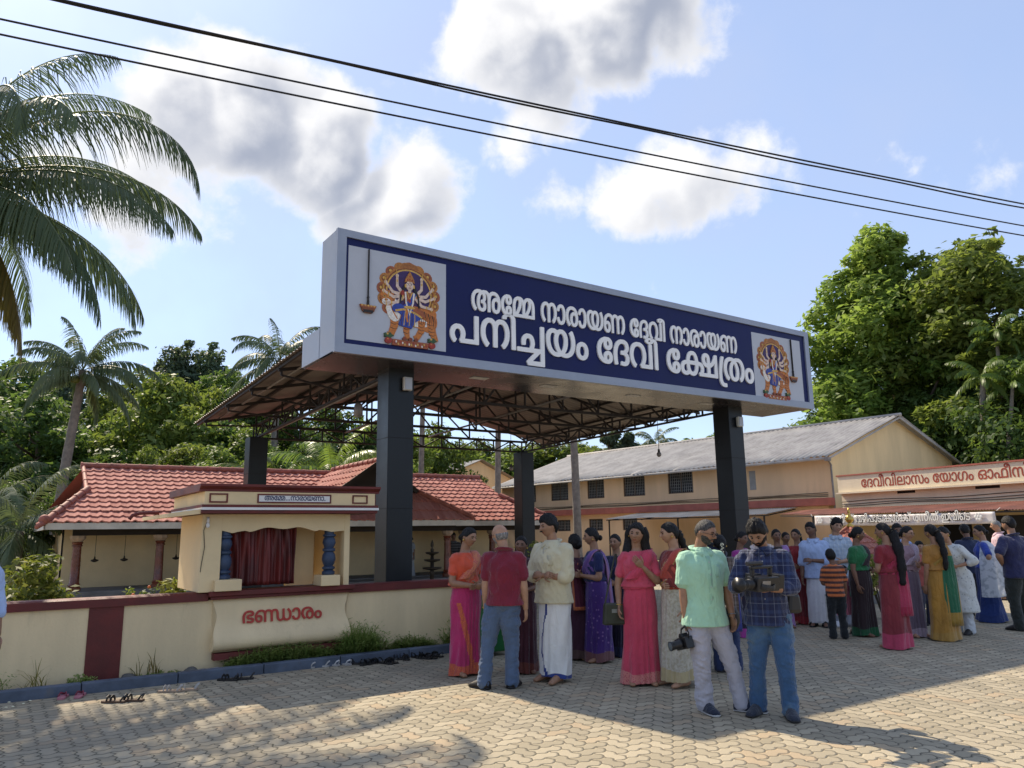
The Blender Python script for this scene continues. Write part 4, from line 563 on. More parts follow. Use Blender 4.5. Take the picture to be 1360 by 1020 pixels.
# eaves, lintel, columns, walls, plinth
fa = MB()
fa.box(LE-.02, PL, EN-.02, EN+.02, EZ-.16, EZ-.01).box(PR, RE, EN-.02, EN+.02, EZ-.16, EZ-.01).box(PL, PR, PN-.02, PN+.02, EZ-.16, EZ-.01).box(LE-.03, LE+.01, EN-.02, 17.2, EZ-.16, EZ-.01).box(RE-.01, RE+.03, EN-.02, 17.2, EZ-.16, EZ-.01)
fa.build('eave_board', M_fascia, tem)
CN = 11.45
MB().box(1.35, PL+.6, CN-.07, CN+.07, 1.70, 1.86).box(PR-.6, 14.9, CN-.07, CN+.07, 1.70, 1.86).box(PL+.3, PR-.3, PN+.5, PN+.64, 1.70, 1.86).build('lintel_beam', M_wood, tem)
MB().box(1.0, 14.9, CN-.45, 16.6, 0, .42).box(PL+.2, PR-.2, PN+.35, CN-.45, 0, .40).build('plinth', M_grey, tem, bevel=.01)
def column(x, y):
    pr = [(.15, .42), (.15, .50), (.125, .52), (.135, .56), (.12, .58), (.105, .62), (.10, 1.0), (.092, 1.40), (.092, 1.44), (.115, 1.455), (.115, 1.475), (.095, 1.49), (.115, 1.52), (.125, 1.545), (.105, 1.56)]
    o = MB().lathe(pr, (x, y, 0), 18).build('column', M_col, tem, smooth=True); smooth_by_angle(o, 40)
    MB().lathe([(.105, 1.562), (.13, 1.59), (.165, 1.625), (.17, 1.64), (.17, 1.70)], (x, y, 0), 8).build('capital', M_coltop, o)
for x in (1.47, 3.28, 5.1, 12.0, 13.05, 14.45): column(x, CN)
for x in (PL+.55, PR-.55): column(x, PN+.57)
MB().box(1.25, 7.0, 12.9, 13.05, .42, 2.3).box(7.0, 8.0, 12.9, 13.05, 1.75, 2.3).box(8.0, 14.6, 12.9, 13.05, .42, 2.3).box(1.25, 1.4, 13.05, 16.4, .42, 2.3).box(14.45, 14.6, 13.05, 16.4, .42, 2.3).box(1.25, 14.6, 16.4, 16.55, .42, 2.3).build('wall', M_cream2, tem)
MB().box(1.42, 14.4, 11.3, 12.9, 2.25, 2.29).build('verandah_ceiling', M_wood, tem)
dr = MB().box(6.93, 7.02, 12.82, 12.9, .42, 1.82).box(7.98, 8.07, 12.82, 12.9, .42, 1.82).box(6.93, 8.07, 12.82, 12.9, 1.75, 1.84).build('door_frame', M_wood, tem)
MB().box(7.02, 7.98, 13.6, 13.63, .42, 1.75).build('door_leaf', M_dark, dr)
MB().box(7.2, 7.3, 13.55, 13.58, .95, 1.6).box(7.42, 7.62, 13.55, 13.58, .95, 1.6).build('window_light', M_white, dr)
MB().box(5.0, 6.1, CN-.42, CN+.2, .42, .9).build('low_bench_wall', M_cream2, tem)
MB().box(11.3, 13.0, CN-.5, CN-.2, .42, .78).build('low_bench_wall', M_dark, tem)
nb = MB().box(4.36, 4.78, 12.86, 12.9, 1.0, 1.5).build('notice_board', M_wood, tem)
MB().box(4.40, 4.74, 12.85, 12.86, 1.03, 1.24).box(4.40, 4.74, 12.85, 12.86, 1.26, 1.47).build('paper_sheet', M_white, nb)
MB().bar((1.22, 12.4, .5), (1.22, 12.4, 2.0), .04).build('drain_pipe', M_dark, tem)
M_brass = mat('brass', (.32, .22, .08), .35, .3, 8, metal=.9)
M_bronze = mat('dark bronze', (.05, .04, .03), .45, .3, 8, metal=.6)
for i, (x, lab) in enumerate(((1.9, 'hanging oil lamp on a chain nearest the corner column of the temple verandah'), (2.55, 'hanging oil lamp on a chain midway between the two left verandah columns'), (3.75, 'hanging oil lamp on a chain just right of the second verandah column'), (11.75, 'hanging oil lamp in the verandah right of the dark gateway pillar'))):
    t = thing('hanging_lamp', lab, 'lamp', L(x, 11.9, 1.1), ALPHA, 'oil lamps hanging in the temple verandah')
    MB().tube([(0, 0, .06), (0, 0, 1.15)], .006, 5).build('chain', M_bronze, t)
    MB().lathe([(.012, .10), (.02, .05), (.03, .035), (.085, .02), (.09, .0), (.06, -.02), (.02, -.035)], (0, 0, 0), 12).build('lamp_bowl', M_bronze, t, smooth=True)
# standing tiered oil lamp in front of the verandah
px = thing('tiered_oil_lamp', 'dark tiered oil lamp standing before the temple verandah', 'lamp', L(9.62, 9.0), ALPHA)
MB().lathe([(.26, 0), (.26, .06), (.1, .12), (.06, .2), (.05, .55), (.08, .6), (.05, .64), (.05, 1.0)], (0, 0, 0), 16).build('lamp_base', M_bronze, px, smooth=True)
for z, r in ((.72, .25), (.93, .21), (1.12, .17)):
    MB().lathe([(.04, z-.12), (.05, z-.06), (r, z-.02), (r+.015, z+.02), (r-.03, z+.012), (.04, z)], (0, 0, 0), 18).build('oil_dish', M_bronze, px, smooth=True)
MB().lathe([(.03, 1.1), (.05, 1.2), (.02, 1.25), (.045, 1.31), (.035, 1.38), (.008, 1.46)], (0, 0, 0), 12).build('finial', M_bronze, px, smooth=True)
# ================================================================ gateway: four pillars, sign box, roof on lattice trusses
M_acp = mat('dark composite cladding', (.010, .0125, .015), .36, .2, 1.5, spec=.3)
M_joint = mat('cladding joint', (.004, .004, .004), .6)
M_silver = mat('silver composite cladding', (.31, .34, .40), .42, .08, 2, metal=.2)
M_blue = mat('deep blue panel', (.007, .012, .080), .45, .12, .8, spec=.22)
M_panelw = mat('pale panel', (.46, .48, .52), .45, .04)
M_letter = mat('white acrylic letters', (.86, .85, .82), .45, .04)
M_soffit = mat('glossy maroon soffit', (.040, .036, .040), .25, .2, 1.2, spec=.6)
M_steel = mat('painted roof steel', (.022, .017, .015), .6, .3, 6)
M_pipe = mat('galvanised pipe', (.22, .20, .19), .5, .2, 5, metal=.3)
gate = thing('entrance_gateway', 'large entrance gateway with blue lettered sign box on dark pillars and sheet roof', 'gateway', L(0, 0), ALPHA)
BE0, BE1, BN0, BN1, BZ0 = 3.71, 15.1, .886, 2.30, 4.27
def topz(e): return 6.20-(e-BE0)/(BE1-BE0)*.13
def pillar(e0, n0, zt, w=.45):
    o = MB().box(e0, e0+w, n0, n0+w, 0, zt).build('pillar', M_acp, gate, bevel=.012)
    for z in (.9, 2.02, 3.14, 4.22):
        if z < zt: MB().box(e0-.002, e0+w+.002, n0-.002, n0+w+.002, z-.006, z+.006).build('cladding_joint', M_joint, o)
    return o
PIL = [pillar(4.88, 1.5, 4.4), pillar(12.95, 1.5, 4.4), pillar(4.86, 9.6, 4.05), pillar(12.98, 9.6, 4.03)]
# sign box
M_signside = M_silver
core = MB()
core.add([(BE0, BN0+.03, BZ0+.02), (BE1, BN0+.03, BZ0+.02), (BE1, BN0+.03, topz(BE1)-.02), (BE0, BN0+.03, topz(BE0)-.02), (BE0, BN0+.62, BZ0+.02), (BE1, BN0+.62, BZ0+.02), (BE1, BN0+.62, topz(BE1)-.02), (BE0, BN0+.62, topz(BE0)-.02)],
         [(0, 1, 2, 3), (7, 6, 5, 4), (3, 2, 6, 7), (0, 3, 7, 4), (1, 5, 6, 2)])
sign = core.build('sign_box', M_silver, gate)
MB().box(BE0-.004, BE1+.004, BN0+.62, BN1, BZ0+.02, BZ0+.5).build('box_return', M_silver, gate)
MB().box(BE0+.03, BE1-.03, BN0+.04, BN1-.02, BZ0+.005, BZ0+.03).build('soffit', M_soffit, gate)
fr = MB(); fw = .145; y0, y1 = BN0-.035, BN0+.035
def zt(e): return topz(e)
def quadbox(pts):  # pts (e,z) four, extruded in n
    fr.prism(pts, y0, y1)
fr.prism([(BE0, BZ0), (BE1, BZ0), (BE1-fw, BZ0+fw), (BE0+fw, BZ0+fw)], y0, y1)
fr.prism([(BE0+fw, zt(BE0+fw)-fw*.8), (BE1-fw, zt(BE1-fw)-fw*.8), (BE1, zt(BE1)), (BE0, zt(BE0))], y0, y1)
fr.prism([(BE0, BZ0), (BE0+fw, BZ0+fw), (BE0+fw, zt(BE0+fw)-fw*.8), (BE0, zt(BE0))], y0, y1)
fr.prism([(BE1-fw, BZ0+fw), (BE1, BZ0), (BE1, zt(BE1)), (BE1-fw, zt(BE1-fw)-fw*.8)], y0, y1)
fr.build('sign_frame', M_silver, gate)
e0, e1 = BE0+fw, BE1-fw
MB().prism([(e0, BZ0+fw), (e1, BZ0+fw), (e1, zt(e1)-fw*.8), (e0, zt(e0)-fw*.8)], BN0+.0, BN0+.028).build('sign_face', M_blue, gate)
MB().box(3.90, 5.585, BN0-.006, BN0+.02, 4.49, 5.965).build('picture_panel', M_panelw, gate)
MB().box(13.135, 14.80, BN0-.006, BN0+.02, 4.355, 5.83).build('picture_panel', M_panelw, gate)
text_obj('raised_lettering', 'sign1', M_letter, gate, (6.06, BN0-.002, 5.275), 0, width=6.55, em=.63, depth=.03)
text_obj('raised_lettering', 'sign2', M_letter, gate, (5.65, BN0-.002, 4.68), 0, width=7.44, em=.85, depth=.03)
# printed emblem: many armed goddess seated on a tiger below a lobed arch, and a hanging lamp
PC = [('p gold', (.42, .17, .035)), ('p brown', (.20, .06, .018)), ('p violet', (.045, .02, .10)), ('p skin', (.66, .50, .40)), ('p blue', (.03, .06, .30)), ('p orange', (.52, .17, .03)),
      ('p white', (.75, .70, .62)), ('p black', (.02, .015, .012)), ('p red', (.30, .035, .02)), ('p green', (.04, .09, .03)), ('p yellow', (.60, .36, .08)), ('p rust', (.32, .09, .03))]
PM = [mat(n, c, .5, .22, 30) for n, c in PC]; GO, BR, VI, SK, BL, OR, WH, BK, RD, GR, YE, RU = range(12)
def emblem(panel_cx, cz, lamp_x, top):
    q = MB(); lay = [0]
    def flat(poly, m):
        lay[0] += 1; q.prism([(panel_cx+x, cz+z) for x, z in poly], BN0-.008-lay[0]*.00016, BN0-.0055, 'y', m)
    def ell(x, z, rx, rz, m, rot=0, n=20, ripple=0, k=8):
        pts = []
        for i in range(n):
            w = 2*math.pi*i/n; f = 1+ripple*math.cos(k*w); a, b_ = rx*f*math.cos(w), rz*f*math.sin(w)
            pts.append((x+a*math.cos(rot)-b_*math.sin(rot), z+a*math.sin(rot)+b_*math.cos(rot)))
        flat(pts, m)
    def stroke(pts, w0, w1, m):
        n = len(pts); a = []; b_ = []
        for i, (x, z) in enumerate(pts):
            p0 = pts[max(i-1, 0)]; p1 = pts[min(i+1, n-1)]; dx, dz = p1[0]-p0[0], p1[1]-p0[1]; l = math.hypot(dx, dz); w = (w0+(w1-w0)*i/(n-1))/2
            a.append((x-dz/l*w, z+dx/l*w)); b_.append((x+dz/l*w, z-dx/l*w))
        flat(a+b_[::-1], m)
    # arch with lobes
    for i in range(13):
        w = R(-38+256*i/12); ell(.47*math.cos(w), .16+.45*math.sin(w), .085, .095, GO if i % 2 else RU, w, 12)
        ell(.48*math.cos(w), .16+.46*math.sin(w), .045, .05, BR, w, 10)
        ell(.485*math.cos(w), .165+.465*math.sin(w), .022, .025, YE, w, 8)
    ell(0, .17, .46, .45, GO, 0, 40, .012, 20); ell(0, .17, .425, .42, BR, 0, 40); ell(0, .17, .40, .40, YE, 0, 40); ell(0, .17, .375, .375, VI, 0, 40)
    flat([(-.24, .56), (-.20, .63), (-.08, .675), (.06, .675), (.19, .64), (.25, .56), (.12, .59), (-.1, .59)], GO)
    for i in range(4): stroke([(-.17+.02*i, .585+.022*i), (0, .605+.02*i), (.17-.02*i, .585+.022*i)], .008, .008, BR)
    # tiger: body, legs, tail, head
    stroke([(.40, .02), (.47, -.10), (.455, -.3), (.43, -.5)], .045, .03, OR)
    ell(.12, -.19, .36, .17, OR, R(-8), 26); ell(.33, -.22, .17, .2, OR, R(15), 20); ell(.1, -.27, .25, .08, WH, R(-5))
    for pts, w in (([(-.24, -.15), (-.25, -.38), (-.30, -.52), (-.36, -.53)], .15), ([(-.03, -.25), (-.04, -.45), (-.02, -.55), (-.08, -.56)], .12), ([(.22, -.25), (.22, -.40), (.15, -.52), (.09, -.54)], .13), ([(.38, -.25), (.42, -.42), (.47, -.53), (.40, -.56)], .15)):
        stroke(pts, w, w*.55, OR)
        for k in range(4):
            t = .15+.2*k; x = pts[0][0]+(pts[1][0]-pts[0][0])*t*1.2; z = pts[0][1]+(pts[2][1]-pts[0][1])*t
            stroke([(x-w*.42, z+.012), (x, z-.008), (x+w*.38, z+.012)], .012, .004, BK)
    for k in range(9):
        x = .16+.035*k; stroke([(x, -.05-.012*k), (x+.035, -.16-.01*k), (x+.02, -.28-.006*k)], .016, .006, BK if k % 2 else RU)
    for k in range(3): stroke([(-.13+.06*k, -.1), (-.11+.06*k, -.2), (-.13+.06*k, -.28)], .016, .006, BK)
    ell(-.27, -.12, .12, .2, WH, R(12)); stroke([(-.34, .0), (-.28, -.15), (-.2, -.27)], .02, .02, OR)
    ell(-.37, .05, .125, .125, OR); ell(-.445, .145, .035, .035, OR); ell(-.29, .15, .035, .035, OR); ell(-.445, .145, .018, .018, BK); ell(-.29, .15, .018, .018, BK)
    ell(-.39, -.015, .075, .055, WH); ell(-.395, .015, .028, .018, RU); stroke([(-.44, -.03), (-.395, -.045), (-.35, -.03)], .01, .01, BK)
    ell(-.425, .07, .018, .014, YE); ell(-.345, .075, .018, .014, YE); ell(-.425, .07, .008, .01, BK); ell(-.345, .075, .008, .01, BK)
    for k in range(3): stroke([(-.42+.05*k, .16), (-.405+.04*k, .115)], .014, .006, BK); stroke([(-.49, .06-.03*k), (-.455, .05-.03*k)], .012, .005, BK); stroke([(-.26, .06-.03*k), (-.29, .05-.03*k)], .012, .005, BK)
    # arms
    for s in (-1, 1):
        for ang, l in ((68, .33), (28, .36), (4, .35), (-28, .34)):
            w = R(ang); x0, z0 = s*.09, .13; x1, z1 = x0+s*l*.55*math.cos(w-.35), z0+l*.55*math.sin(w-.35); x2, z2 = x0+s*l*math.cos(w), z0+l*math.sin(w)
            stroke([(x0, z0), (x1, z1), (x2, z2)], .062, .036, SK); ell(x2, z2, .026, .03, SK); stroke([(x0+s*.03, z0+.01), (x0+s*.075, z0+.035*math.sin(w))], .066, .06, OR)
            stroke([((x1+x2)/2-s*.01, (z1+z2)/2), ((x1+x2)/2+s*.012, (z1+z2)/2)], .05, .05, YE)
            stroke([(x2, z2-.05), (x2+s*.015, z2+.10)], .014, .008, YE)
    # hair, torso, drapery
    stroke([(-.07, .3), (-.15, .12), (-.17, -.05)], .05, .02, BK); stroke([(.07, .3), (.15, .12), (.17, -.05)], .05, .02, BK)
    flat([(-.1, .17), (-.06, .2), (.06, .2), (.1, .17), (.075, 0), (.1, -.1), (-.1, -.1), (-.075, 0)], RU)
    stroke([(.09, .18), (.02, .04), (-.08, -.08)], .06, .09, BL)
    flat([(-.2, -.02), (-.08, -.05), (.1, -.05), (.22, -.1), (.2, -.22), (.09, -.30), (.04, -.40), (-.09, -.38), (-.18, -.36), (-.13, -.2), (-.25, -.12)], BL)
    ell(-.2, -.09, .1, .07, BL, R(20)); ell(.17, -.12, .12, .06, RU, R(-25)); stroke([(-.24, -.14), (-.1, -.1), (.1, -.14), (.22, -.2)], .035, .03, YE)
    for k in range(6): stroke([(-.11+.04*k, -.13), (-.13+.045*k, -.25), (-.14+.045*k, -.36)], .01, .014, (VI, YE)[k % 2])
    stroke([(-.04, -.06), (-.05, -.22), (-.03, -.30)], .045, .03, OR)
    stroke([(-.075, .19), (-.06, .02), (0, -.18), (.06, .02), (.075, .19)], .028, .028, WH); stroke([(-.045, .19), (0, .06), (.045, .19)], .02, .02, YE); ell(0, .05, .022, .03, RD)
    ell(0, -.06, .1, .025, YE)
    # head and crown
    stroke([(0, .18), (0, .25)], .05, .05, SK); ell(0, .30, .064, .08, SK, 0, 20); ell(-.072, .29, .016, .03, YE); ell(.072, .29, .016, .03, YE)
    for s in (-1, 1): ell(s*.026, .312, .016, .007, WH); ell(s*.026, .312, .007, .007, BK); stroke([(s*.045, .328), (s*.012, .331)], .006, .006, BK)
    stroke([(0, .31), (.004, .282)], .008, .012, RU); ell(0, .262, .02, .007, RD); ell(0, .345, .006, .01, RD)
    flat([(-.085, .345), (-.075, .40), (-.05, .45), (-.02, .50), (0, .535), (.02, .50), (.05, .45), (.075, .40), (.085, .345), (.04, .365), (-.04, .365)], GO)
    for x, z in ((0, .40), (-.04, .39), (.04, .39), (0, .45)): ell(x, z, .012, .016, RD)
    ell(-.12, .16, .03, .05, RD); stroke([(-.12, .13), (-.12, .04)], .02, .012, YE)
    # carpet, vases, flowers
    flat([(-.28, -.6), (.34, -.6), (.33, -.695), (-.29, -.695)], RU)
    for k in range(16): ell(-.26+.037*k, -.65+.02*math.sin(k*2.3), .013, .02, (RD, WH, YE)[k % 3], 0, 8)
    for x in (-.35, .40):
        ell(x, -.63, .06, .052, RD); ell(x-.015, -.61, .016, .012, OR); ell(x, -.55, .075, .04, GR, 0, 16, .25, 5); ell(x-.02, -.53, .02, .015, YE, 0, 8)
    for x in (-.08, .02, .12): ell(x, -.575, .035, .03, BR); ell(x, -.57, .018, .012, RD)
    # hanging lamp
    lx = lamp_x-panel_cx; tz = top-cz
    stroke([(lx, tz), (lx, -.02)], .012, .012, BK); ell(lx, 0, .016, .02, BK); stroke([(lx, -.02), (lx, -.16)], .02, .04, BK)
    flat([(lx-.13, -.13), (lx+.13, -.13), (lx+.095, -.22), (lx+.05, -.25), (lx-.05, -.25), (lx-.095, -.22)], BR); flat([(lx-.135, -.125), (lx+.135, -.125), (lx+.12, -.165), (lx-.12, -.165)], RU); flat([(lx-.09, -.2), (lx+.09, -.2), (lx+.07, -.245), (lx-.07, -.245)], BK)
    for k in range(5): ell(lx-.1+.05*k, -.135, .018, .014, YE, 0, 8)
    q.build('emblem_picture', PM, gate)
emblem(4.92, 5.18, 4.225, 5.955); emblem(13.80, 5.08, 14.45, 5.82)
# ---- roof
def roofz(e, n): 
    zl = 4.74-(n-1.5)/9.2*.29
    return zl+(5.72-4.62)*(1-abs(e-9.2)/5.45)
M_sheet = mat('roof sheet underside', (.18, .15, .135), .5, .18, 1.4, spec=.5, streak=False, stain=.3, staincol=(.16, .10, .08))
def corr(name, p00, p10, p01, p11, pitch, amp, m, parent, along=8, thick=.0, jag=0):
    """corrugated sheet between four corners; the waves run from p0* to p1*"""
    p00, p10, p01, p11 = map(Vector, (p00, p10, p01, p11)); Lw = (p01-p00).length; nw = int(Lw/pitch*6); vs = []; fs = []
    nr = ((p10-p00).cross(p01-p00)).normalized(); nr = nr if nr.z > 0 else -nr
    for i in range(nw+1):
        t = i/nw; a = p00.lerp(p01, t); c = p10.lerp(p11, t); z = amp*math.cos(2*math.pi*t*Lw/pitch)
        sh = jag*(noise.noise(Vector((math.floor(t*Lw/1.0)*3.1, 1.7, 0)))) if jag else 0
        for k in range(along+1):
            f = k/along; wob = .0
            if jag: wob = .035*noise.noise(Vector((t*Lw*.5, f*3, 2)))*(1.2-f)
            vs.append(a.lerp(c, f+(sh*(1-f))/((c-a).length))+nr*(z+wob+(.012*(f*along % 1))))
    for i in range(nw):
        for k in range(along):
            o = i*(along+1)+k; fs.append((o, o+along+1, o+along+2, o+1))
    mb = MB(); mb.add(vs, fs); o = mb.build(name, m, parent, smooth=True)
    return o
RF0, RF1 = BN1-.02, 10.75
for e_ in (3.75, 14.7):
    corr('roof_sheet', (e_, RF0, roofz(e_, RF0)), (9.2, RF0, roofz(9.2, RF0)), (e_, RF1, roofz(e_, RF1)), (9.2, RF1, roofz(9.2, RF1)), .17, .014, M_sheet, gate, 5)
MB().prism([(8.9, 0), (9.2, .06), (9.5, 0), (9.2, .035)], 0, RF1-RF0).build('ridge_cap', M_sheet, gate, loc=(0, RF0, roofz(9.2, 6)-.02))
pu = MB()
for e_ in (3.85, 4.6, 5.5, 6.5, 7.5, 8.4, 9.2, 10.1, 11.1, 12.0, 12.9, 13.8, 14.6):
    pu.bar((e_, RF0, roofz(e_, RF0)-.05), (e_, RF1-.03, roofz(e_, RF1)-.05), .05, .06)
pu.build('purlin', M_steel, gate)
for n_ in (3.9, 5.8, 7.7, 9.82):
    tr = MB(); zb = 4.30 if n_ < 9 else 4.36
    tr.bar((4.95, n_, zb), (13.35, n_, zb), .05, .06)
    es = [3.85]+[5.05+i*(8.3/8) for i in range(9)]+[14.6]
    tp = lambda e_: roofz(e_, n_)-.11
    for a, b_ in ((3.8, 9.2), (14.65, 9.2)): tr.bar((a, n_, tp(a)), (b_, n_, tp(b_)), .05, .06)
    for i, e_ in enumerate(es[1:-1]):
        tr.bar((e_, n_, zb), (e_, n_, tp(e_)), .035)
        if i < 8:
            e2 = es[i+2]; up = i < 4
            tr.bar((e_, n_, tp(e_) if not up else zb), (e2, n_, tp(e2) if up else zb), .035)
    for a, b_ in ((3.86, 5.0), (14.55, 13.4)):
        tr.bar((a, n_, tp(a)-.10), (b_, n_, zb-.02), .035); tr.bar((a, n_, tp(a)-.10), (a, n_, tp(a)), .035)
    tr.build('roof_truss', M_steel, gate)
def lattice(p, q, h, parent, n, name='lattice_girder', t=.045):
    p, q = Vector(p), Vector(q); m_ = MB(); up = Vector((0, 0, h))
    m_.bar(p, q, t, t).bar(p+up, q+up, t, t)
    for i in range(n+1):
        a = p.lerp(q, i/n); m_.bar(a, a+up, t*.75)
        if i < n:
            c = p.lerp(q, (i+1)/n); m_.bar(a+(up if i % 2 else up*0), c+(up*0 if i % 2 else up), t*.7)
    return m_.build(name, M_steel, parent)
lattice((5.08, 1.9, 4.26), (5.08, 9.9, 4.06), .32, gate, 14); lattice((13.2, 1.9, 4.22), (13.2, 9.9, 4.05), .32, gate, 14)
lattice((5.0, 9.82, 4.05), (13.3, 9.82, 4.05), .30, gate, 14)
pp = MB()
for e_, z in ((4.15, 4.60), (5.12, 4.18), (7.4, 4.44), (9.9, 4.46)): pp.tube([(e_, 2.2, z+.05), (e_, 9.8, z-.12)], .024, 6)
pp.build('tie_pipe', M_pipe, gate, smooth=True)
# fittings
M_lampw = mat('lamp housing', (.62, .60, .52), .35, .05)
for e_, z in ((5.18, 4.02), (13.22, 3.93)):
    fl = MB().box(e_-.075, e_+.075, 1.40, 1.47, z-.11, z+.11).build('floodlight', M_lampw, gate, bevel=.012)
    MB().box(e_-.06, e_+.06, 1.385, 1.398, z-.095, z+.095).build('lens', M_panelw, fl); MB().box(e_-.02, e_+.02, 1.47, 1.50, z-.02, z+.02).build('bracket', M_steel, fl)
for e_ in (6.6, 8.1, 10.2, 12.3): MB().box(e_-.16, e_+.16, 1.45, 1.61, BZ0-.004, BZ0+.002).build('ceiling_light', M_white, gate)
for i, (e_, n_, zt_, z, lab) in enumerate(((5.35, 3.9, 4.3, 3.95, 'bell shaped pendant lamp left of the near left pillar under the gateway roof'), (12.2, 9.0, 4.6, 3.45, 'glass pendant bulb hanging under the gateway roof right of the rear right pillar'), (13.25, 4.0, 4.3, 3.45, 'glass pendant bulb hanging just left of the near right pillar'))):
    t = thing('pendant_lamp', lab, 'pendant lamp', L(e_, n_, z), ALPHA, 'lamps hanging under the gateway roof')
    MB().tube([(0, 0, .12), (0, 0, zt_-z)], .007, 5).build('cord', M_steel, t)
    if i == 0: MB().lathe([(.03, .14), (.075, .10), (.085, 0), (.085, -.12), (.03, -.14)], (0, 0, 0), 14).build('lamp_shade', M_pipe, t, smooth=True)
    else:
        MB().lathe([(.025, .13), (.03, .06), (.02, .05)], (0, 0, 0), 10).build('lamp_holder', M_steel, t); MB().ball((0, 0, 0), (.06, .06, .065)).build('bulb', M_pipe, t, smooth=True)
# ================================================================ two storey hall with asbestos sheet roof
HA = R(39.644); HX = Vector((math.cos(HA), math.sin(HA), 0)); HY = Vector((-HX.y, HX.x, 0)); H0 = Vector((14.798, 36, 0))
hall = thing('two_storey_hall', 'long two storey peach painted hall with grilled windows and weathered corrugated roof', 'hall', H0, HA)
M_peach = mat('peach wash', (.72, .50, .30), .85, .09, .8, .15, 30, stain=.25, staincol=(.38, .26, .16), streak=True)
M_gablew = mat('gable yellow wash', (.74, .56, .31), .85, .10, .8, .15, 30, stain=.25, staincol=(.33, .24, .13), streak=True)
M_asb = mat('weathered asbestos sheet', (.36, .34, .315), .85, .2, 1.1, .5, 20, stain=.6, staincol=(.115, .105, .095))
M_redband = mat('red sunshade', (.38, .115, .08), .75, .15, 2, stain=.3, staincol=(.15, .08, .07))
M_pane = mat('dark window void', (.020, .020, .022), .35, .1)
M_grille = mat('grille paint', (.26, .26, .25), .6, .15)
M_frame = mat('window frame brown', (.10, .07, .05), .6, .15)
LEN = 24.5; GW = 14.0; APX = 6.9
# front wall with openings
WINS = [(7.9, 9.62), (11.31, 12.98), (14.55, 16.0), (17.72, 19.36), (20.86, 22.5)]; LOW = [(12.0, 13.15), (14.76, 15.95), (17.6, 18.8)]
w_ = MB(); ys = 0
for a, b_ in WINS: w_.box(0, .25, ys, a, 3.0, 4.95); w_.box(0, .25, a, b_, 3.0, 3.6); ys = b_
w_.box(0, .25, ys, LEN, 3.0, 4.95); ys = 0
for a, b_ in LOW: w_.box(0, .25, ys, a, 0, 2.62); w_.box(0, .25, a, b_, 0, 1.65); w_.box(0, .25, a, b_, 2.36, 2.62); ys = b_
w_.box(0, .25, ys, LEN, 0, 2.62)
w_.build('front_wall', M_peach, hall)
MB().prism([(0, 0), (GW, 0), (GW, 5.35), (APX, 7.28), (0, 4.95)], -.003, .25, 'y').build('gable_wall', M_gablew, hall)
MB().box(.25, GW, LEN-.25, LEN, 0, 4.9).box(GW-.25, GW, .25, LEN-.25, 0, 5.2).build('rear_wall', M_peach, hall)
MB().box(-.004, .002, -.004, .35, 2.95, 4.9).build('corner_strip', M_peach, hall)
MB().box(-.45, 0, -.1, LEN, 2.62, 2.98).build('sunshade', M_redband, hall, bevel=.02)
MB().box(-.1, .0, -.0, LEN, 2.985, 3.03).build('string_course', M_gablew, hall)
for z in (3.08, 3.13, 3.2): MB().tube([(-.03, y, z+.02*math.sin(y*.9+z*20)) for y in np.linspace(.2, LEN-.5, 40)], .012, 4).build('service_cable', M_dark, hall)
win = None
def hall_window(y0, z0, w, h):
    fr = MB(); t = .06
    fr.box(.05, .16, 0, w, 0, t).box(.05, .16, 0, w, h-t, h).box(.05, .16, 0, t, t, h-t).box(.05, .16, w-t, w, t, h-t).box(.06, .15, w*.5-.02, w*.5+.02, t, h-t)
    f = fr.build('window', M_frame, hall, loc=(0, y0, z0))
    MB().box(.20, .21, 0, w, 0, h).build('pane', M_pane, f)
    g_ = MB(); nv = round(w/.13)
    for i in range(1, nv): g_.box(.085, .10, w*i/nv-.010, w*i/nv+.010, t, h-t)
    for i in range(1, max(3, round(h/.17))): z = h*i/max(3, round(h/.17)); g_.box(.084, .099, t, w-t, z-.009, z+.009)
    g_.build('grille', M_grille, f); return f
for a, b_ in WINS: hall_window(a, 3.6, b_-a, 1.33)
for a, b_ in LOW: hall_window(a, 1.65, b_-a, .71)
MB().box(-.02, 0, 4.0, 4.35, 3.55, 4.5).build('junction_board', M_grille, hall)
# roof
r1 = corr('roof_sheet', (-.75, -.35, 4.82), (APX, -.45, 7.36), (-.75, LEN+.3, 4.72), (APX, LEN+.3, 7.30), .30, .045, M_asb, hall, 6, jag=.25)
r2 = corr('roof_sheet', (GW+.7, -.35, 5.12), (APX, -.45, 7.36), (GW+.7, LEN+.3, 5.0), (APX, LEN+.3, 7.30), .30, .045, M_asb, hall, 6, jag=.15)
for o in (r1, r2): sd = o.modifiers.new('thick', 'SOLIDIFY'); sd.thickness = .015
MB().tube([(APX, -.5, 7.40), (APX, LEN+.4, 7.34)], .10, 8).build('ridge_cap', M_asb, hall, smooth=True)
MB().bar((APX, -.40, 7.26), (GW+.6, -.40, 5.06), .06, .12).bar((APX, -.40, 7.26), (-.7, -.40, 4.76), .05, .08).build('verge_batten', M_asb, hall)
MB().tube([(-.82, -.3, 4.74), (-.82, LEN, 4.66)], .06, 8).build('eaves_gutter', M_asb, hall, smooth=True)
MB().box(-.95, -.70, -.45, -.25, 4.62, 4.78).tube([(-.3, -.06, 4.75), (-.02, -.06, 4.5), (-.02, -.06, .1)], .045, 8).build('downpipe', M_pipe, hall)
for i in range(6):
    s = i/6
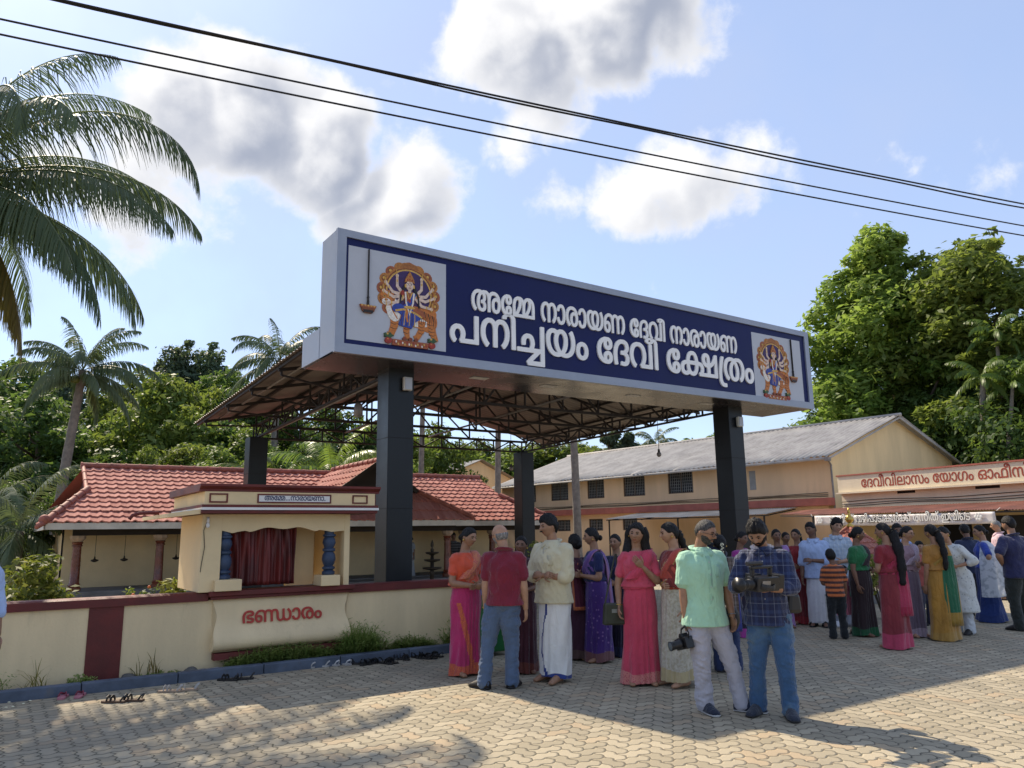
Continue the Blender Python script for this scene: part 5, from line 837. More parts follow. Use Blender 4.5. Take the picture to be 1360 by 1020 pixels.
# rear hall with a second ridge further back
rear = thing('rear_hall', 'second lower sheet roofed hall standing behind the far end of the long hall', 'hall', H0+HY*29.5, HA)
MB().prism([(-3.5, 0), (7, 0), (7, 5.0), (1.8, 7.1), (-3.5, 5.1)], 0, .25).box(-3.5, -3.25, .25, 16, 0, 5.05).box(6.75, 7, .25, 16, 0, 4.95).box(-3.25, 6.75, 15.75, 16, 0, 5).build('wall', M_gablew, rear)
corr('roof_sheet', (-4.2, -.4, 4.85), (1.8, -.4, 7.2), (-4.2, 16.3, 4.85), (1.8, 16.3, 7.2), .177, .03, M_asb, rear, 4, jag=.1)
corr('roof_sheet', (7.6, -.4, 4.75), (1.8, -.4, 7.2), (7.6, 16.3, 4.75), (1.8, 16.3, 7.2), .177, .03, M_asb, rear, 4, jag=.1)
MB().box(-3.52, -3.5, 4, 5.4, 3.4, 4.5).build('window', M_pane, rear)
# lean-to sheet roof along the foot of the hall
lean = thing('lean_to_roof', 'grey sheet lean-to roof on thin posts along the foot of the long hall', 'roof', H0, HA)
M_lean = mat('dark grey sheet', (.12, .13, .15), .7, .25, 1, stain=.4)
o = corr('roof_sheet', (-3.2, 1.5, 2.26), (-.5, 1.5, 2.58), (-3.2, 11.5, 2.26), (-.5, 11.5, 2.58), .12, .015, M_lean, lean, 3, jag=.1)
fr_ = MB()
for y in (1.7, 4.1, 6.6, 9.0, 11.3): fr_.bar((-3.1, y, 2.18), (-.45, y, 2.5), .05)
fr_.bar((-3.1, 1.5, 2.2), (-3.1, 11.5, 2.2), .05).build('rafter', M_steel, lean)
for y in (1.7, 6.6, 11.3): MB().bar((-3.1, y, 0), (-3.1, y, 2.2), .06).build('post', M_steel, lean)

# ================================================================ office with lettered parapet, rusty awning and banner
OA = R(-63.2556); OX = Vector((math.cos(OA), math.sin(OA), 0)); OY = Vector((-OX.y, OX.x, 0)); O0 = Vector((14.361, 34, 0))
off = thing('office_building', 'single storey cream office with red lettering on its parapet and a rusty awning', 'office', O0, OA)
M_cream3 = mat('pale cream plaster', (.68, .58, .42), .85, .08, .9, .15, 30, stain=.3, staincol=(.36, .28, .19), streak=True)
M_rust = mat('rusty sheet', (.20, .075, .05), .8, .35, 1.2, .3, 30, stain=.5, staincol=(.30, .22, .17))
MB().box(0, 12, 0, .25, 0, 3.10).box(0, .25, .25, 4.6, 0, 3.1).box(11.75, 12, .25, 8, 0, 3.1).build('wall', M_cream3, off)
MB().box(-.05, 12, -.12, .2, 3.11, 3.80).build('parapet', M_cream3, off, bevel=.01)
MB().box(-.08, 12, -.16, .24, 3.803, 3.86).build('parapet_coping', M_redband, off)
MB().box(-.05, 12, -.30, -.0, 3.04, 3.105).build('parapet_ledge', M_cream3, off)
MB().box(.25, 11.75, .25, 8, 2.9, 3.0).build('roof_slab', M_cream3, off)
M_brick = mat('brick red lettering', (.30, .055, .03), .7, .1)
text_obj('painted_lettering', 'office', M_brick, off, (1.17, -.1205, 3.27), 0, width=6.9, em=.60, depth=.006)
for a, b_ in ((2.75, 3.55), (6.0, 6.9)): MB().box(a, b_, -.005, .02, 2.93, 3.03).build('vent_slot', M_dark, off)
for z in (2.55, 2.62, 2.72): MB().tube([(x, -.03, z+.03*math.sin(x*1.1+z*9)) for x in np.linspace(0, 11.5, 30)], .012, 4).build('service_cable', M_dark, off)
MB().box(-.06, 10.5, -.02, 0, 0, 2.4).build('wall_paint', M_yellow, off)
for a, b_ in ((4.6, 5.7), (8.3, 9.6)): MB().box(a, b_, -.04, -.022, 0, 2.05).build('doorway', M_dark, off)
MB().box(6.1, 7.7, -.04, -.022, .9, 1.95).build('window', M_pane, off)
aw = corr('awning_sheet', (1.0, -3.1, 2.14), (.0, -.13, 2.44), (10.8, -3.1, 2.08), (10.8, -.13, 2.42), .10, .014, M_rust, off, 3, jag=.10)
aw2 = corr('awning_sheet', (-1.8, -1.9, 2.24), (-1.8, -.2, 2.42), (1.0, -3.1, 2.15), (.0, -.13, 2.44), .10, .012, M_rust, off, 3, jag=.1)
fr_ = MB()
for x in (1.2, 3.1, 5.0, 6.9, 8.8, 10.6): fr_.bar((x, -3.05, 2.07), (x, -.1, 2.38), .05)
fr_.bar((1.0, -3.05, 2.07), (10.8, -3.05, 2.02), .05).bar((-1.8, -1.85, 2.16), (1.0, -3.05, 2.08), .05)
fr_.build('awning_frame', M_steel, off)
for x in (1.1, 4.2, 7.4, 10.6): MB().bar((x, -3.05, 0), (x, -3.05, 2.1), .07).build('awning_post', M_steel, off)
m, b, p, o_ = newmat('printed banner'); co = b.n('ShaderNodeTexCoord').outputs['Object']
b.put(p.inputs['Base Color'], b.mix(b.mapr(b.noise(co, 1.6, 3), .35, .65), (.48, .43, .43), (.68, .63, .61))); p.inputs['Roughness'].default_value = .5
ban = thing('cloth_banner', 'long pale banner with white outlined lettering hung along the office awning', 'banner', O0+OX*1.25+OY*(-3.16)+Vector((0, 0, 1.72)), OA)
bm_ = MB(); nx = 60; vs = []
for j in range(5):
    for i in range(nx+1):
        t = i/nx; z = .37*j/4-.035*math.sin(math.pi*t)*(1-j/8)-.05*t
        vs.append((7.3*t, .02*math.sin(t*21+j*.6), z))
bm_.add(vs, [(j*(nx+1)+i, j*(nx+1)+i+1, (j+1)*(nx+1)+i+1, (j+1)*(nx+1)+i) for j in range(4) for i in range(nx)])
o = bm_.build('banner_cloth', m, ban, smooth=True); sd = o.modifiers.new('thick', 'SOLIDIFY'); sd.thickness = .004
to = text_obj('banner_lettering', 'banner', M_dark, ban, (.75, -.028, .08), 0, width=5.75, em=.40, depth=.004, bold=.04)
to = text_obj('banner_lettering', 'banner', M_white, ban, (.76, -.034, .083), 0, width=5.73, em=.39, depth=.004)
for x0 in (.30, 6.75):
    fl = MB()
    for k in range(6):
        w = k*math.pi/3; fl.ball((x0+.09*math.cos(w), -.03, .18+.09*math.sin(w)), (.05, .012, .05), 8)
    fl.ball((x0, -.034, .18), (.04, .014, .04), 8); fl.build('flower_motif', M_white, ban)
for i, x in enumerate((-.1, 7.35)): MB().tube([(x, 0, .35), (x+.1*(1 if i else -1), .05, .45)], .008, 5).build('tie_cord', M_white, ban)
# ================================================================ trees, palms, bushes
def leafmat(name, col, col2, trans=.45, rough=.55, add=.38):
    m = bpy.data.materials.new(name); m.use_nodes = True; m.node_tree.nodes.clear(); b = NB(m.node_tree)
    p = b.n('ShaderNodeBsdfPrincipled'); o = b.n('ShaderNodeOutputMaterial'); t = b.n('ShaderNodeBsdfTranslucent'); mx = b.n('ShaderNodeMixShader')
    at = b.n('ShaderNodeAttribute', attribute_name='tone'); co = b.n('ShaderNodeTexCoord').outputs['Object']
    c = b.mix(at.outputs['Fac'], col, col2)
    oi = b.n('ShaderNodeObjectInfo').outputs['Random']
    hs = b.n('ShaderNodeHueSaturation'); b.put(hs.inputs['Hue'], b.mapr(oi, 0, 1, .493, .507, smooth=False)); b.put(hs.inputs['Value'], b.mapr(oi, 0, 1, .8, 1.25, smooth=False)); b.put(hs.inputs['Color'], c); c = hs.outputs[0]
    b.put(p.inputs['Base Color'], c); p.inputs['Roughness'].default_value = rough; p.inputs['Specular IOR Level'].default_value = .3
    b.put(t.inputs[0], b.mix(add, c, (.16, .20, .02), 'ADD')); mx.inputs[0].default_value = trans
    b.t.links.new(p.outputs[0], mx.inputs[1]); b.t.links.new(t.outputs[0], mx.inputs[2]); b.t.links.new(mx.outputs[0], o.inputs[0])
    return m
def quadmesh(name, V, Q, tone, m):
    me = bpy.data.meshes.new(name); nq = len(Q)
    me.vertices.add(len(V)); me.vertices.foreach_set('co', V.astype('f').ravel())
    me.loops.add(nq*4); me.loops.foreach_set('vertex_index', Q.astype('i').ravel())
    me.polygons.add(nq); me.polygons.foreach_set('loop_start', np.arange(0, nq*4, 4, dtype='i'))
    me.update(calc_edges=True); me.validate()
    a = me.attributes.new('tone', 'FLOAT', 'POINT'); a.data.foreach_set('value', tone.astype('f')); me.materials.append(m); return me
def crown_mesh(name, clumps, nleaf, size, m, seed, flat=.5):
    """leaf sized faces spread through clumps (x, y, z, rx, rz, tone)"""
    g = np.random.default_rng(seed); tot = sum(c[3]**2 for c in clumps); V = []; T = []
    for (x, y, z, rx, rz, tn) in clumps:
        n = max(12, int(nleaf*rx**2/tot)); d = g.normal(size=(n, 3)); d /= np.linalg.norm(d, axis=1)[:, None]
        r = g.uniform(.25, 1, n)**.45*(1+.25*g.normal(size=n)*.5); lump = 1+.22*np.sin(d[:, 0]*5+x*3)*np.sin(d[:, 1]*5+y)*np.cos(d[:, 2]*4+z)
        c = np.stack([x+d[:, 0]*r*rx*lump, y+d[:, 1]*r*rx*lump, z+d[:, 2]*r*rz*lump], 1)
        nr = d*.6+np.array([0, 0, flat])+g.normal(size=(n, 3))*.55; nr /= np.linalg.norm(nr, axis=1)[:, None]
        u = np.cross(nr, g.normal(size=(n, 3))); u /= np.linalg.norm(u, axis=1)[:, None]; w = np.cross(nr, u)
        s = size*g.uniform(.55, 1.3, n); l = s[:, None]*u; h = (s*.42)[:, None]*w; dr = np.array([0, 0, -.25])*s[:, None]
        V.append(np.stack([c-l, c+h*1.0, c+l+dr, c-h], 1).reshape(-1, 3)); T.append(np.repeat(np.clip(tn+.25*g.normal(size=n), 0, 1), 4))
    V = np.concatenate(V); T = np.concatenate(T); Q = np.arange(len(V)).reshape(-1, 4)
    return quadmesh(name, V, Q, T, m)
M_bark = mat('bark', (.11, .085, .06), .95, .3, 3, .9, 14, streak=True)
M_palmbark = mat('palm bark', (.20, .175, .145), .9, .25, 6, .7, 12)
LM = [leafmat('leaf deep', (.035, .072, .018), (.085, .145, .032)), leafmat('leaf mid', (.050, .092, .018), (.135, .185, .036)), leafmat('leaf bright', (.085, .145, .025), (.20, .24, .045)), leafmat('leaf blue', (.045, .075, .042), (.085, .12, .065), .3)]
LM.append(leafmat('leaf sunny', (.085, .145, .028), (.21, .27, .055), .55))
def make_tree(seed, height, width, m, nleaf, leaf, trunk=.25, base=.3, nclump=26, name='broadleaf_tree', droop=0, top=1.):
    g = random.Random(seed); root = thing(name, None, 'tree'); mb = MB(); clumps = []; hc = height*base
    tp = curve([(0, 0, -.1), (g.uniform(-.2, .2), g.uniform(-.2, .2), hc*.6), (g.uniform(-.5, .5)*trunk*4, g.uniform(-.4, .4), height*.62), (g.uniform(-.6, .6), g.uniform(-.5, .5), height*.88)], 5)
    mb.tube([Vector(p) for p in tp], [trunk*(1.25-.95*i/(len(tp)-1)) for i in range(len(tp))], 8)
    for k in range(nclump):
        t = (k+.5)/nclump; z = hc+(height-hc)*(.08+.88*t); a = k*2.4+g.uniform(-.5, .5)
        prof = math.sin(math.pi*min(1, (.16+.84*t)**.85))**.7*(1 if t < .75 else top); r = width*.5*prof*g.uniform(.35, 1.0)
        cx, cy = r*math.cos(a), r*math.sin(a); cr = width*.5*g.uniform(.16, .34)*(.8+.4*prof)
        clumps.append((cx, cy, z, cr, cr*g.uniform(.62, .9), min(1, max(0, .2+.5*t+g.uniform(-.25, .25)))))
        if k % 2 == 0:
            i = int(len(tp)*(.25+.65*t*.9)); i = min(i, len(tp)-2); s0 = Vector(tp[i]); e = Vector((cx, cy, z)); md = (s0+e)/2+Vector((0, 0, -.3+.2*g.random()))
            mb.tube([s0, md, e], [trunk*.42*(1-.4*t), trunk*.25, trunk*.08], 6)
    for k in range(int(nclump*1.1)):   # small outlying sprays break the outline
        c = clumps[g.randrange(nclump)]; a = g.uniform(0, 6.28); cr = c[3]*g.uniform(.22, .42); zz = g.uniform(-.4, 1.0)
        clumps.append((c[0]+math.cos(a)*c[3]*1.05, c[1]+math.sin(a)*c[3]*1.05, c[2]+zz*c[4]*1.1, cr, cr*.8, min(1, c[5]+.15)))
    mb.build('trunk', M_bark, root, smooth=True)
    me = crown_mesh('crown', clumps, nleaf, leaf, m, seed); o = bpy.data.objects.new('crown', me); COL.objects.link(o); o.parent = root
    return root
PROT = []
def put(o, px, Y, hgt, base_h, label, group, rz=None, wid=1., first=[set()]):
    p = deep(px, 700, Y); s = hgt/base_h
    if o.name in first[0]: o = dup(o)
    else: first[0].add(o.name)
    o.location = (p.x, p.y, 0); o.rotation_euler = (0, 0, rnd.uniform(0, 6.28) if rz is None else rz); o.scale = (s*wid, s*wid, s)
    o['label'] = label; o['group'] = group; return o
A1 = make_tree(1, 10, 8.5, LM[0], 15000, .19, .22, .12, 28)
A2 = make_tree(2, 10, 8.0, LM[1], 15000, .19, .20, .10, 28)
A3 = make_tree(3, 10, 8.0, LM[2], 14000, .20, .20, .10, 26)
A4 = make_tree(4, 14, 8.0, LM[3], 16000, .20, .28, .30, 26)
def topz(py, px, Y): return deep(px, py, Y).z
FOR = [  # px, depth, top y, prototype, word
 (-70, 52, 470, A1), (10, 50, 478, A1), (75, 60, 500, A4), (222, 64, 462, A4), (268, 66, 466, A4), (300, 60, 492, A1), (140, 56, 515, A1), (180, 52, 500, A2), (345, 58, 520, A1),
 (-20, 38, 540, A1), (35, 36, 520, A1), (90, 37, 570, A1), (150, 39, 560, A2), (205, 38, 500, A3), (245, 40, 530, A2), (290, 38, 560, A1), (330, 36, 575, A2), (385, 42, 545, A1), (430, 46, 540, A1), (480, 44, 560, A1), (400, 34, 590, A1),
 (530, 44, 575, A3), (575, 50, 570, A2), (610, 84, 592, A3), (640, 86, 588, A2), (680, 88, 594, A1), (520, 56, 548, A1), (120, 30, 615, A1), (185, 31, 600, A2), (240, 31, 592, A3), (285, 30, 600, A2), (350, 31, 603, A1), (460, 32, 606, A1), (15, 28, 640, A1), (-60, 30, 590, A1)]
PB = {A1.name: 10, A2.name: 10, A3.name: 10, A4.name: 14}
WORD = {A1.name: 'dark dense broadleaf tree', A2.name: 'mid green broadleaf tree', A3.name: 'bright yellow green broadleaf tree', A4.name: 'tall blue green tree'}
GRP = {A1.name: 'dark trees in the grove behind the temple', A2.name: 'mid green trees in the grove behind the temple', A3.name: 'bright green trees in the grove behind the temple', A4.name: 'tall far trees rising over the grove behind the temple'}
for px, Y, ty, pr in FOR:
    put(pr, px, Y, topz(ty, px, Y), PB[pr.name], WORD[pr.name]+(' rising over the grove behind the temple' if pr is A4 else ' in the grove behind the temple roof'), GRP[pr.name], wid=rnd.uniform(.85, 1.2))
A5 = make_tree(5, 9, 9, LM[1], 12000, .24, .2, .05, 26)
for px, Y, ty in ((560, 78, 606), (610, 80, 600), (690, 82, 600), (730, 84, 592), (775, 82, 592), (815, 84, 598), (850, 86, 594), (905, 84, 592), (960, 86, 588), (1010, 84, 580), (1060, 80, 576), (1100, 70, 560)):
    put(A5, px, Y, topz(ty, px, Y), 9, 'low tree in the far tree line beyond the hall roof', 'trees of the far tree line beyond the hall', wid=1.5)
A6 = make_tree(6, 12, 5, LM[3], 9000, .26, .2, .35, 14)
for px, Y, ty in ((818, 74, 570), (838, 74, 574), (985, 76, 570)): put(A6, px, Y, topz(ty, px, Y), 12, 'slender dark tree standing up behind the hall ridge', 'slender trees behind the hall ridge', wid=.9)
# big trees behind the office
B1 = make_tree(11, 20, 9.0, LM[4], 36000, .23, .42, .14, 52, top=.75); B1['group'] = None; del B1['group']
put(B1, 1205, 55, topz(300, 1205, 55), 20, 'largest leafy tree, directly behind the gable of the two storey hall', 'big trees behind the office', rz=.6, wid=1.22)
B2 = make_tree(12, 20, 9, LM[0], 26000, .24, .38, .14, 40)
put(B2, 1160, 66, topz(470, 1160, 66), 20, 'darker tree low behind the hall roof, left of the largest tree', 'big trees behind the office', rz=1.2, wid=1.15)
B3 = make_tree(13, 20, 11, LM[4], 34000, .24, .40, .12, 42)
put(B3, 1335, 50, topz(318, 1335, 50), 20, 'tall spreading tree at the right edge behind the areca palms', 'big trees behind the office', rz=2.2, wid=1.25)
B4 = put(B2, 1275, 62, topz(350, 1275, 62), 20, 'dark tree filling the gap between the two tallest trees', 'big trees behind the office', rz=4.0, wid=1.2)
for px, Y, ty in ((1235, 52, 520), (1290, 50, 510), (1345, 48, 500), (1400, 44, 470)):
    put(A1, px, Y, topz(ty, px, Y), 10, 'dark undergrowth tree in the shade behind the office', 'undergrowth trees behind the office', wid=1.0)

def frond_arrays(V, Q, T, az, el, length, nl, droop, leaf, width, tone, hang, g, base=(0, 0, 0), start=.14):
    """arched rachis with narrow hanging leaflets on both sides"""
    n = 26; p = np.array(base, float); e = el; pts = [p.copy()]; dirs = []
    for i in range(n):
        d = np.array([math.cos(e)*math.cos(az), math.cos(e)*math.sin(az), math.sin(e)]); dirs.append(d); p = p+d*length/n; pts.append(p.copy()); e -= droop/n*(.5+1.2*i/n)
    dirs.append(dirs[-1]); pts = np.array(pts); dirs = np.array(dirs); side = np.array([-math.sin(az), math.cos(az), 0])
    # rachis as a thin four sided strip
    for i in range(n):
        w0, w1 = .030*length/4*(1-i/n)+.004, .030*length/4*(1-(i+1)/n)+.004
        for a, b_ in ((side, np.array([0, 0, .6])), (-side, np.array([0, 0, .6]))):
            o = len(V); V += [pts[i]+a*w0, pts[i+1]+a*w1, pts[i+1]+b_*w1, pts[i]+b_*w0]; Q.append((o, o+1, o+2, o+3)); T += [1.0]*4
    for k in range(nl):
        t = start+(1-start)*(k+.5)/nl; f = t*n; i = min(int(f), n-1); q = pts[i]+(pts[i+1]-pts[i])*(f-i); d = dirs[i]
        upv = np.cross(side, d)*-1; L_ = leaf*(math.sin(math.pi*min(1, .12+.88*t)**.8)**.6*.9+.12)
        for s in (-1, 1):
            if g.random() < .04: continue
            h = hang*(.75+.5*g.random()); a = side*s*(.75-.35*t)+d*(.45+.35*t)+np.array([0, 0, -.15*h])+g.normal(size=3)*.05; a /= np.linalg.norm(a)
            l = L_*g.uniform(.85, 1.1); w = width*(1-.3*t); wd = d*.8+np.array([0, 0, .25]); wd = wd-a*np.dot(wd, a); wd /= np.linalg.norm(wd)+1e-6
            c0 = q; prev = (c0-wd*w*.35, c0+wd*w*.35); tn = np.clip(tone+.15*g.normal(), 0, 1); dirv = a
            for j in range(3):
                dirv = dirv+np.array([0, 0, -h*.55]); dirv /= np.linalg.norm(dirv); c1 = c0+dirv*l/3; ww = w*(.5, .38, .06)[j]
                cur = (c1-wd*ww, c1+wd*ww); o = len(V); V += [prev[0], prev[1], cur[1], cur[0]]; Q.append((o, o+1, o+2, o+3)); T += [tn]*4; prev = cur; c0 = c1
def frond_mesh(name, m, *a, **k):
    V, Q, T = [], [], []; frond_arrays(V, Q, T, *a, **k); return quadmesh(name, np.array(V), np.array(Q), np.array(T), m)
PLM = leafmat('palm leaf', (.045, .080, .035), (.12, .155, .07), .30, .5, .15); PLY = leafmat('yellowing palm leaf', (.08, .09, .02), (.24, .17, .035), .35)
ARL = leafmat('areca leaf', (.06, .12, .02), (.15, .21, .04), .45, .4)
def coconut(name, label, group, pos, height, nfr, length, seed, leaf=.8, nl=70, lean=(0, 0), trunk=.16, fronds=None, hang=1., parts=False, m=None, width=.05, yellow=.0):
    g = np.random.default_rng(seed); root = thing(name, label, 'palm', pos, 0, group); top = np.array([lean[0], lean[1], height])
    if height > .6:
        tp = curve([(0, 0, -.1), (lean[0]*.25, lean[1]*.25, height*.45), (lean[0]*.8, lean[1]*.8, height*.85), tuple(top)], 8); mb = MB(); pp = []; rr = []
        for i, p in enumerate(tp):
            t = i/(len(tp)-1); pp.append(Vector(p)); rr.append(trunk*(1.25-.45*t if t > .08 else 1.6-.4*t/.08*1)*(1+.05*(i % 2)))
        mb.tube(pp, rr, 10).build('trunk', M_palmbark, root, smooth=True)
    V, Q, T = [], [], []; allf = list(fronds or [])
    for i in range(nfr): 
        a = i*2.39996; t = (i+.5)/nfr; allf.append((a, R(78-105*t+g.uniform(-8, 8)), length*g.uniform(.85, 1.08), 1.25+.6*g.random()-.35*t, .35+.35*g.random(), t > 1-yellow))
    for (az, el, ln, dr, tn, yl) in allf:
        args = (az, el, ln, nl, dr, leaf, width, tn, hang, g)
        if parts:
            o = bpy.data.objects.new('frond', frond_mesh('frond', PLY if yl else (m or PLM), *args, base=tuple(top))); COL.objects.link(o); o.parent = root
        else:
            V_, Q_, T_ = [], [], []; frond_arrays(V_, Q_, T_, *args, base=tuple(top)); o_ = len(V); V += V_; Q += [tuple(x+o_ for x in q) for q in Q_]; T += [min(1, x+(.35 if yl else 0)) for x in T_]
    if not parts:
        o = bpy.data.objects.new('crown', quadmesh('crown', np.array(V), np.array(Q), np.array(T), m or PLM)); COL.objects.link(o); o.parent = root
    if height > 3 and not m:
        nut = MB()
        for i in range(7): nut.ball((top[0]+.28*math.cos(i*.9), top[1]+.28*math.sin(i*.9), top[2]-.28-.06*(i % 3)), .13, 8)
        nut.build('coconut_cluster', mat('green husk', (.11, .13, .03), .6, .3, 6), root, smooth=True)
    return root
pc = deep(-72, 246, 11.5)
near = [(R(8), R(56), 5.2, 2.4, .35, False), (R(-12), R(8), 4.6, 1.0, .4, False), (R(20), R(30), 4.3, 1.5, .45, False), (R(-28), R(-9), 4.4, .9, .35, False), (R(2), R(-12), 3.7, 1.2, .3, False), (R(-5), R(-42), 3.0, .7, .6, True), (R(30), R(-50), 3.0, .6, .6, True), (R(-50), R(-30), 3.3, .9, .4, True), (R(40), R(76), 4.2, 1.6, .45, False), (R(-40), R(42), 4.2, 2.0, .4, False), (R(60), R(10), 4.2, 1.3, .4, False)]
coconut('coconut_palm', 'nearest coconut palm, its big fronds hanging into the upper left of the view', None, (pc.x-.5, pc.y+.2, 0), pc.z, 11, 4.5, 31, 1.0, 115, (.5, -.2), .17, near, 1.15, True, width=.030)
q = deep(108, 520, 27); coconut('coconut_palm', 'slanting coconut palm with yellowing lower fronds left of the temple roof', 'coconut palms', (deep(74, 690, 27).x, 27, 0), deep(110, 492, 27).z, 22, 2.75, 32, .62, 46, (deep(110, 492, 27).x-deep(74, 690, 27).x, 0), .15, None, 1.2, width=.06, yellow=.3)
q = deep(372, 478, 40); coconut('coconut_palm', 'coconut palm rising behind the left edge of the gateway roof', 'coconut palms', (q.x-.2, 40, 0), q.z, 20, 3.6, 33, .75, 44, (.2, 0), .16, None, 1.0, width=.07)
q = deep(868, 590, 80); coconut('coconut_palm', 'small far coconut palm showing above the hall roof ridge', 'coconut palms', (q.x, 80, 0), q.z, 16, 3.2, 34, .7, 30, (.2, 0), .16, None, .8, width=.09)
for px, py, Y, ln, sd, lab in ((28, 690, 21, 2.4, 41, 'young stemless palm left of the temple corner'), (-20, 665, 24, 2.8, 42, 'young stemless palm at the left edge of the garden'), (440, 618, 27, 3.0, 43, 'young palm with yellowish fronds behind the porch roof'), (365, 640, 27, 2.6, 44, 'young palm with arching fronds behind the rear left pillar')):
    q = deep(px, py, Y); coconut('young_palm', lab, 'young palms around the temple', (q.x, Y, 0), max(.3, q.z-.3), 15, ln, sd, .6, 40, (0, 0), .12, None, .8, m=PLM if sd < 43 else ARL, width=.06)
for px, py, Y, ln, sd, lab in ((1322, 440, 45, 2.3, 51, 'tallest of the areca palms behind the office parapet'), (1305, 500, 44, 2.2, 52, 'areca palm with the thickest pale trunk behind the office parapet'), (1345, 510, 43, 2.1, 53, 'shortest areca palm at the right, behind the office parapet')):
    q = deep(px, py, Y); b_ = deep({51: 1345, 52: 1303, 53: 1330}[sd], 640, Y); coconut('areca_palm', lab, 'areca palms behind the office', (b_.x, Y, 0), q.z, 11, ln, sd, .62, 36, (q.x-b_.x, 0), .11 if sd != 52 else .17, None, .9, m=ARL, width=.085)
for px, x2, y0, Y, r, lab in ((767, 758, 540, 29, .13, 'bare palm trunk standing before the hall left of its second window'), (661, 663, 560, 33, .12, 'pale palm trunk right behind the rear right pillar'), (558, 562, 560, 34, .11, 'thin pale palm trunk behind the tiled roof right of the near pillar')):
    b_, t_ = deep(px, 690, Y), deep(x2, y0, Y); h = t_.z+2.2
    coconut('areca_palm', lab, 'slender palms beyond the gateway', (b_.x, Y, 0), h, 9, 2.2, int(px), .6, 30, (t_.x-b_.x, 0), r, None, .8, m=ARL, width=.08)
# bushes in the temple garden and weeds along the wall
M_bl = leafmat('bush leaf', (.10, .14, .02), (.24, .24, .05), .4); M_fl = mat('flower orange', (.6, .16, .05), .6, .2)
def bush(label, pos, r, h, m, n=900, leaf=.06, seed=1, name='garden_bush', group=None, flowers=None):
    g = random.Random(seed); t = thing(name, label, 'bush', pos, 0, group); cl = [(g.uniform(-r, r)*.7, g.uniform(-r, r)*.7, h*g.uniform(.25, .95), r*g.uniform(.28, .5), r*.38, g.random()) for _ in range(9)]
    st = MB()
    for c in cl: st.tube([(c[0]*.15, c[1]*.15, 0), (c[0]*.6, c[1]*.6, c[2]*.5), (c[0], c[1], c[2])], [.018, .012, .005], 5)
    st.build('stem', M_bark, t); o = bpy.data.objects.new('foliage', crown_mesh('foliage', cl, n, leaf, m, seed)); COL.objects.link(o); o.parent = t
    if flowers:
        fl = MB()
        for c in cl[:6]: fl.ball((c[0], c[1], c[2]+c[4]), .035*r/.4, 6)
        fl.build('blossom', flowers, t)
    return t
def gp(px, py, Y): q = deep(px, py, Y); return (q.x, q.y, 0)
bush('yellow green leafy bush beside the temple corner', gp(50, 780, 15.5), .85, 1.15, M_bl, 1500, .085, 61)
bush('small grey green shrub left of the leafy bush by the temple', gp(8, 780, 17), .8, .8, LM[1], 900, .07, 62)
bush('dark rounded shrub against the shed at the left', gp(60, 745, 22), 1.2, 1.9, LM[0], 1600, .08, 63)
bush('low plant with orange blossoms behind the wall below the left columns', gp(176, 790, 11.2), .28, 1.02, LM[1], 300, .045, 64, flowers=M_fl)
bush('leafy potted plant just left of the kiosk', gp(240, 782, 11.0), .34, 1.12, M_bl, 420, .06, 65)
bush('tall thin plant with yellow flowers in front of the banner', tuple(ground(1177, 822)), .42, 1.72, M_bl, 620, .06, 66, flowers=mat('flower yellow', (.7, .5, .04), .6, .1))
bush('plant with thin leaves behind the moustached man', tuple(deep(722, 790, 18)*1)[:2]+(0,), .28, 1.45, LM[2], 200, .06, 67)
WL = leafmat('weed leaf', (.12, .20, .04), (.26, .32, .09), .45)
def tuft(label, e, n, w, h, count, seed, name='weed_clump', dry=False, group=None, d=.12):
    g = np.random.default_rng(seed); t = thing(name, label, 'weeds', tuple(L(e, n, .04)), ALPHA, group); V, Q, T = [], [], []
    for _ in range(count):
        b = np.array([g.uniform(-w, w), g.uniform(-d, d), 0]); a = g.uniform(0, 6.28); out = g.uniform(.05, .5); l = h*g.uniform(.45, 1.0)*(1-.5*(abs(b[0])/w)**2); dirv = np.array([math.cos(a)*out, math.sin(a)*out, 1.]); dirv /= np.linalg.norm(dirv); sd = np.array([-math.sin(a), math.cos(a), 0])
        c0 = b; wd = .005; prev = (c0-sd*wd, c0+sd*wd); tn = g.random()
        for j in range(3):
            dirv = dirv+np.array([math.cos(a)*out*.5, math.sin(a)*out*.5, -.22*j]); dirv /= np.linalg.norm(dirv); c1 = c0+dirv*l/3; w2 = wd*(1, .8, .15)[j]; cur = (c1-sd*w2, c1+sd*w2); o = len(V); V += [prev[0], prev[1], cur[1], cur[0]]; Q.append((o, o+1, o+2, o+3)); T += [tn]*4; prev = cur
            for _k in range(1 if dry else 3):
                la = g.uniform(0, 6.28); ld = np.array([math.cos(la), math.sin(la), .35]); ls = np.array([-math.sin(la), math.cos(la), 0]); ll = (.02 if dry else .045)*g.uniform(.6, 1.2); q0 = c0+(c1-c0)*g.random(); o = len(V); V += [q0, q0+ld*ll*.5+ls*ll*.2, q0+ld*ll, q0+ld*ll*.5-ls*ll*.2]; Q.append((o, o+1, o+2, o+3)); T += [min(1, tn+.2)]*4
            c0 = c1
    o = bpy.data.objects.new('blades', quadmesh('blades', np.array(V), np.array(Q), np.array(T), PLY if dry else WL)); COL.objects.link(o); o.parent = t; return t
tuft('lush green weed clump growing below the bulging lettered panel', 2.95, .30, .66, .32, 1200, 71)
tuft('tall feathery weed right of the bulging lettered panel', 3.98, .30, .28, .55, 640, 72)
tuft('low spreading weeds at the wall end near the magenta sari', 4.75, .33, .36, .26, 380, 73)
tuft('spindly weed against the wall left of the red pilaster', .30, .36, .10, .42, 22, 74, dry=True)
tuft('thin weed leaning on the wall close to the left frame edge', -.05, .36, .12, .36, 16, 75)
tuft('small weeds at the foot of the red pilaster', .74, .34, .12, .15, 60, 76)
